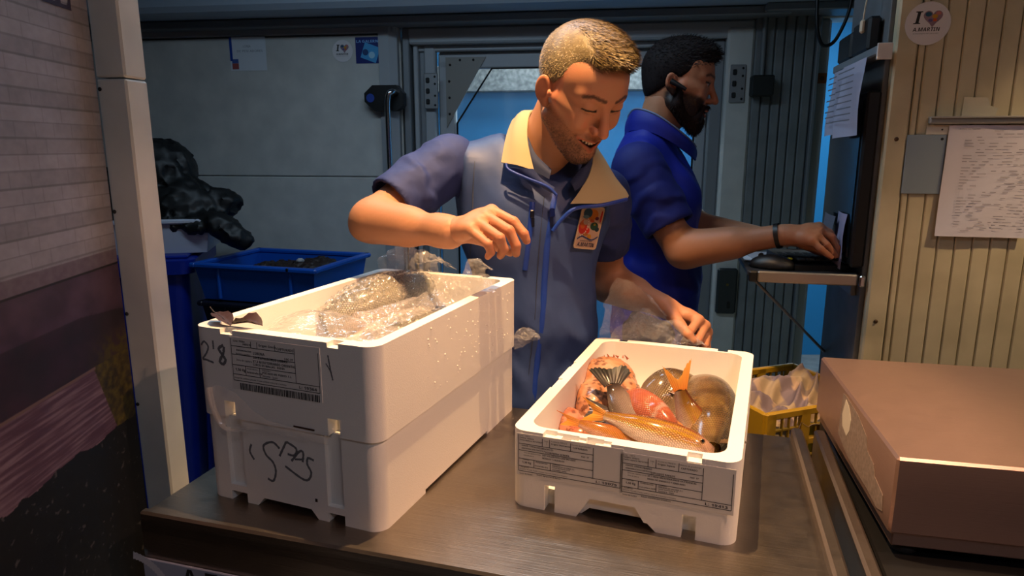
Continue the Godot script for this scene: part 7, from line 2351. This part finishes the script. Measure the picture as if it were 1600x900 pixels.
	# torn film hanging on the front of the stack
	var hf := thing("plastic_scrap", "torn clear film hanging on the front of the stack", "plastic", Vector3.ZERO, 0.0, "plastic scraps")
	var zf := 0.2585
	part(hf, "film", sheet([
		[bl(-0.128, 0.046, zf), bl(-0.09, 0.046, zf + 0.003), bl(-0.03, 0.012, zf + 0.004), bl(0.08, -0.002, zf + 0.002)],
		[bl(-0.122, 0.02, zf + 0.006), bl(-0.09, 0.015, zf + 0.008), bl(-0.03, 0.002, zf + 0.006), bl(0.08, -0.006, zf + 0.002)],
		[bl(-0.108, -0.008, zf + 0.007), bl(-0.08, -0.012, zf + 0.008), bl(-0.03, -0.008, zf + 0.006), bl(0.08, -0.012, zf + 0.002)]], 90, 40, 0.0025, 40.0, 121), M.film)
	part(hf, "folded_edge", tubemesh(curve([bl(-0.13, 0.045, zf + 0.004), bl(-0.122, 0.02, zf + 0.008), bl(-0.107, -0.008, zf + 0.009), bl(-0.085, -0.014, zf + 0.009), bl(-0.06, -0.008, zf + 0.006)], 24), [0.0042, 0.0046, 0.0046, 0.0044, 0.0046, 0.0046, 0.0044, 0.0044, 0.0042, 0.0042, 0.004, 0.004, 0.0038, 0.0038, 0.0034, 0.003, 0.0028, 0.0026, 0.0024, 0.0022, 0.002, 0.0018, 0.0015, 0.0012, 0.001], 7), M.film_milky)
	# the bag that the man pulls behind the open box
	var hb := thing("plastic_bag", "clear plastic bag gripped by the front man behind the open box", "bag", Vector3.ZERO, 0.0, "clear plastic bags")
	part(hb, "bag_back", sheet([
		[Vector3(0.195, 1.01, -1.425), Vector3(0.25, 1.005, -1.43), Vector3(0.31, 1.0, -1.43), Vector3(0.36, 1.0, -1.43)],
		[Vector3(0.195, 1.07, -1.43), Vector3(0.25, 1.07, -1.45), Vector3(0.31, 1.06, -1.45), Vector3(0.35, 1.04, -1.44)],
		[Vector3(0.205, 1.115, -1.43), Vector3(0.25, 1.12, -1.445), Vector3(0.30, 1.11, -1.44), Vector3(0.34, 1.06, -1.43)],
		[Vector3(0.222, 1.15, -1.425), Vector3(0.25, 1.14, -1.43), Vector3(0.285, 1.125, -1.43), Vector3(0.33, 1.075, -1.42)]], 100, 90, 0.012, 20.0, 123), M.film)
	part(hb, "bag_front", sheet([
		[Vector3(0.215, 1.02, -1.415), Vector3(0.27, 1.02, -1.405), Vector3(0.33, 1.01, -1.39), Vector3(0.40, 1.008, -1.385), Vector3(0.425, 1.008, -1.40)],
		[Vector3(0.225, 1.04, -1.41), Vector3(0.27, 1.05, -1.40), Vector3(0.33, 1.04, -1.39), Vector3(0.385, 1.025, -1.39), Vector3(0.42, 1.016, -1.40)],
		[Vector3(0.25, 1.06, -1.415), Vector3(0.28, 1.082, -1.405), Vector3(0.315, 1.06, -1.40), Vector3(0.355, 1.055, -1.395), Vector3(0.39, 1.035, -1.40)],
		[Vector3(0.26, 1.06, -1.425), Vector3(0.285, 1.088, -1.415), Vector3(0.315, 1.066, -1.415), Vector3(0.35, 1.068, -1.405), Vector3(0.38, 1.04, -1.41)]], 120, 80, 0.012, 22.0, 125), M.film)
	# two dry leaves on the front left corner of the rim
	var lm := std(Color(0.20, 0.085, 0.035), 0.6)
	var n := 0
	for q in [["pointed dry brown leaf curling over the left rim corner", bl(-0.148, 0.148, 0.222), bl(-0.095, 0.139, 0.245), 0.014, 0.006], ["rounded dry brown leaf lying on the front rim", bl(-0.10, 0.139, 0.235), bl(-0.052, 0.139, 0.228), 0.017, 0.012]]:
		var lf := thing("dry_leaf", q[0], "leaf", Vector3.ZERO, 0.0, "dry leaves on the foam box")
		var rows := []
		var a: Vector3 = q[1]
		var b: Vector3 = q[2]
		var side := (b - a).cross(Vector3.UP).normalized()
		for i in 13:
			var f := i / 12.0
			var w: float = q[3] * pow(sin(PI * clampf(f * 0.97 + 0.03, 0.0, 1.0)), 0.7)
			var r := []
			for j in 7:
				var g := j / 3.0 - 1.0
				r.append(a.lerp(b, f) + side * g * w + Vector3.UP * (q[4] * (0.3 + absf(g) * 0.9) * sin(PI * f) + 0.001 * sin(i * 2.0 + j)))
			rows.append(r)
		var s := Soup.new()
		s.grid(rows)
		part(lf, "blade", s.smooth(), lm)
		part(lf, "midrib", tubemesh([a, a.lerp(b, 0.5) + Vector3.UP * q[4] * 0.32, b], [0.0012, 0.001, 0.0005], 6), std(Color(0.12, 0.05, 0.02), 0.6))
		if n == 0: part(lf, "stalk", tubemesh([a, a + Vector3(-0.008, 0.008, -0.004)], [0.0012, 0.0009], 6), std(Color(0.12, 0.05, 0.02), 0.6))
		n += 1
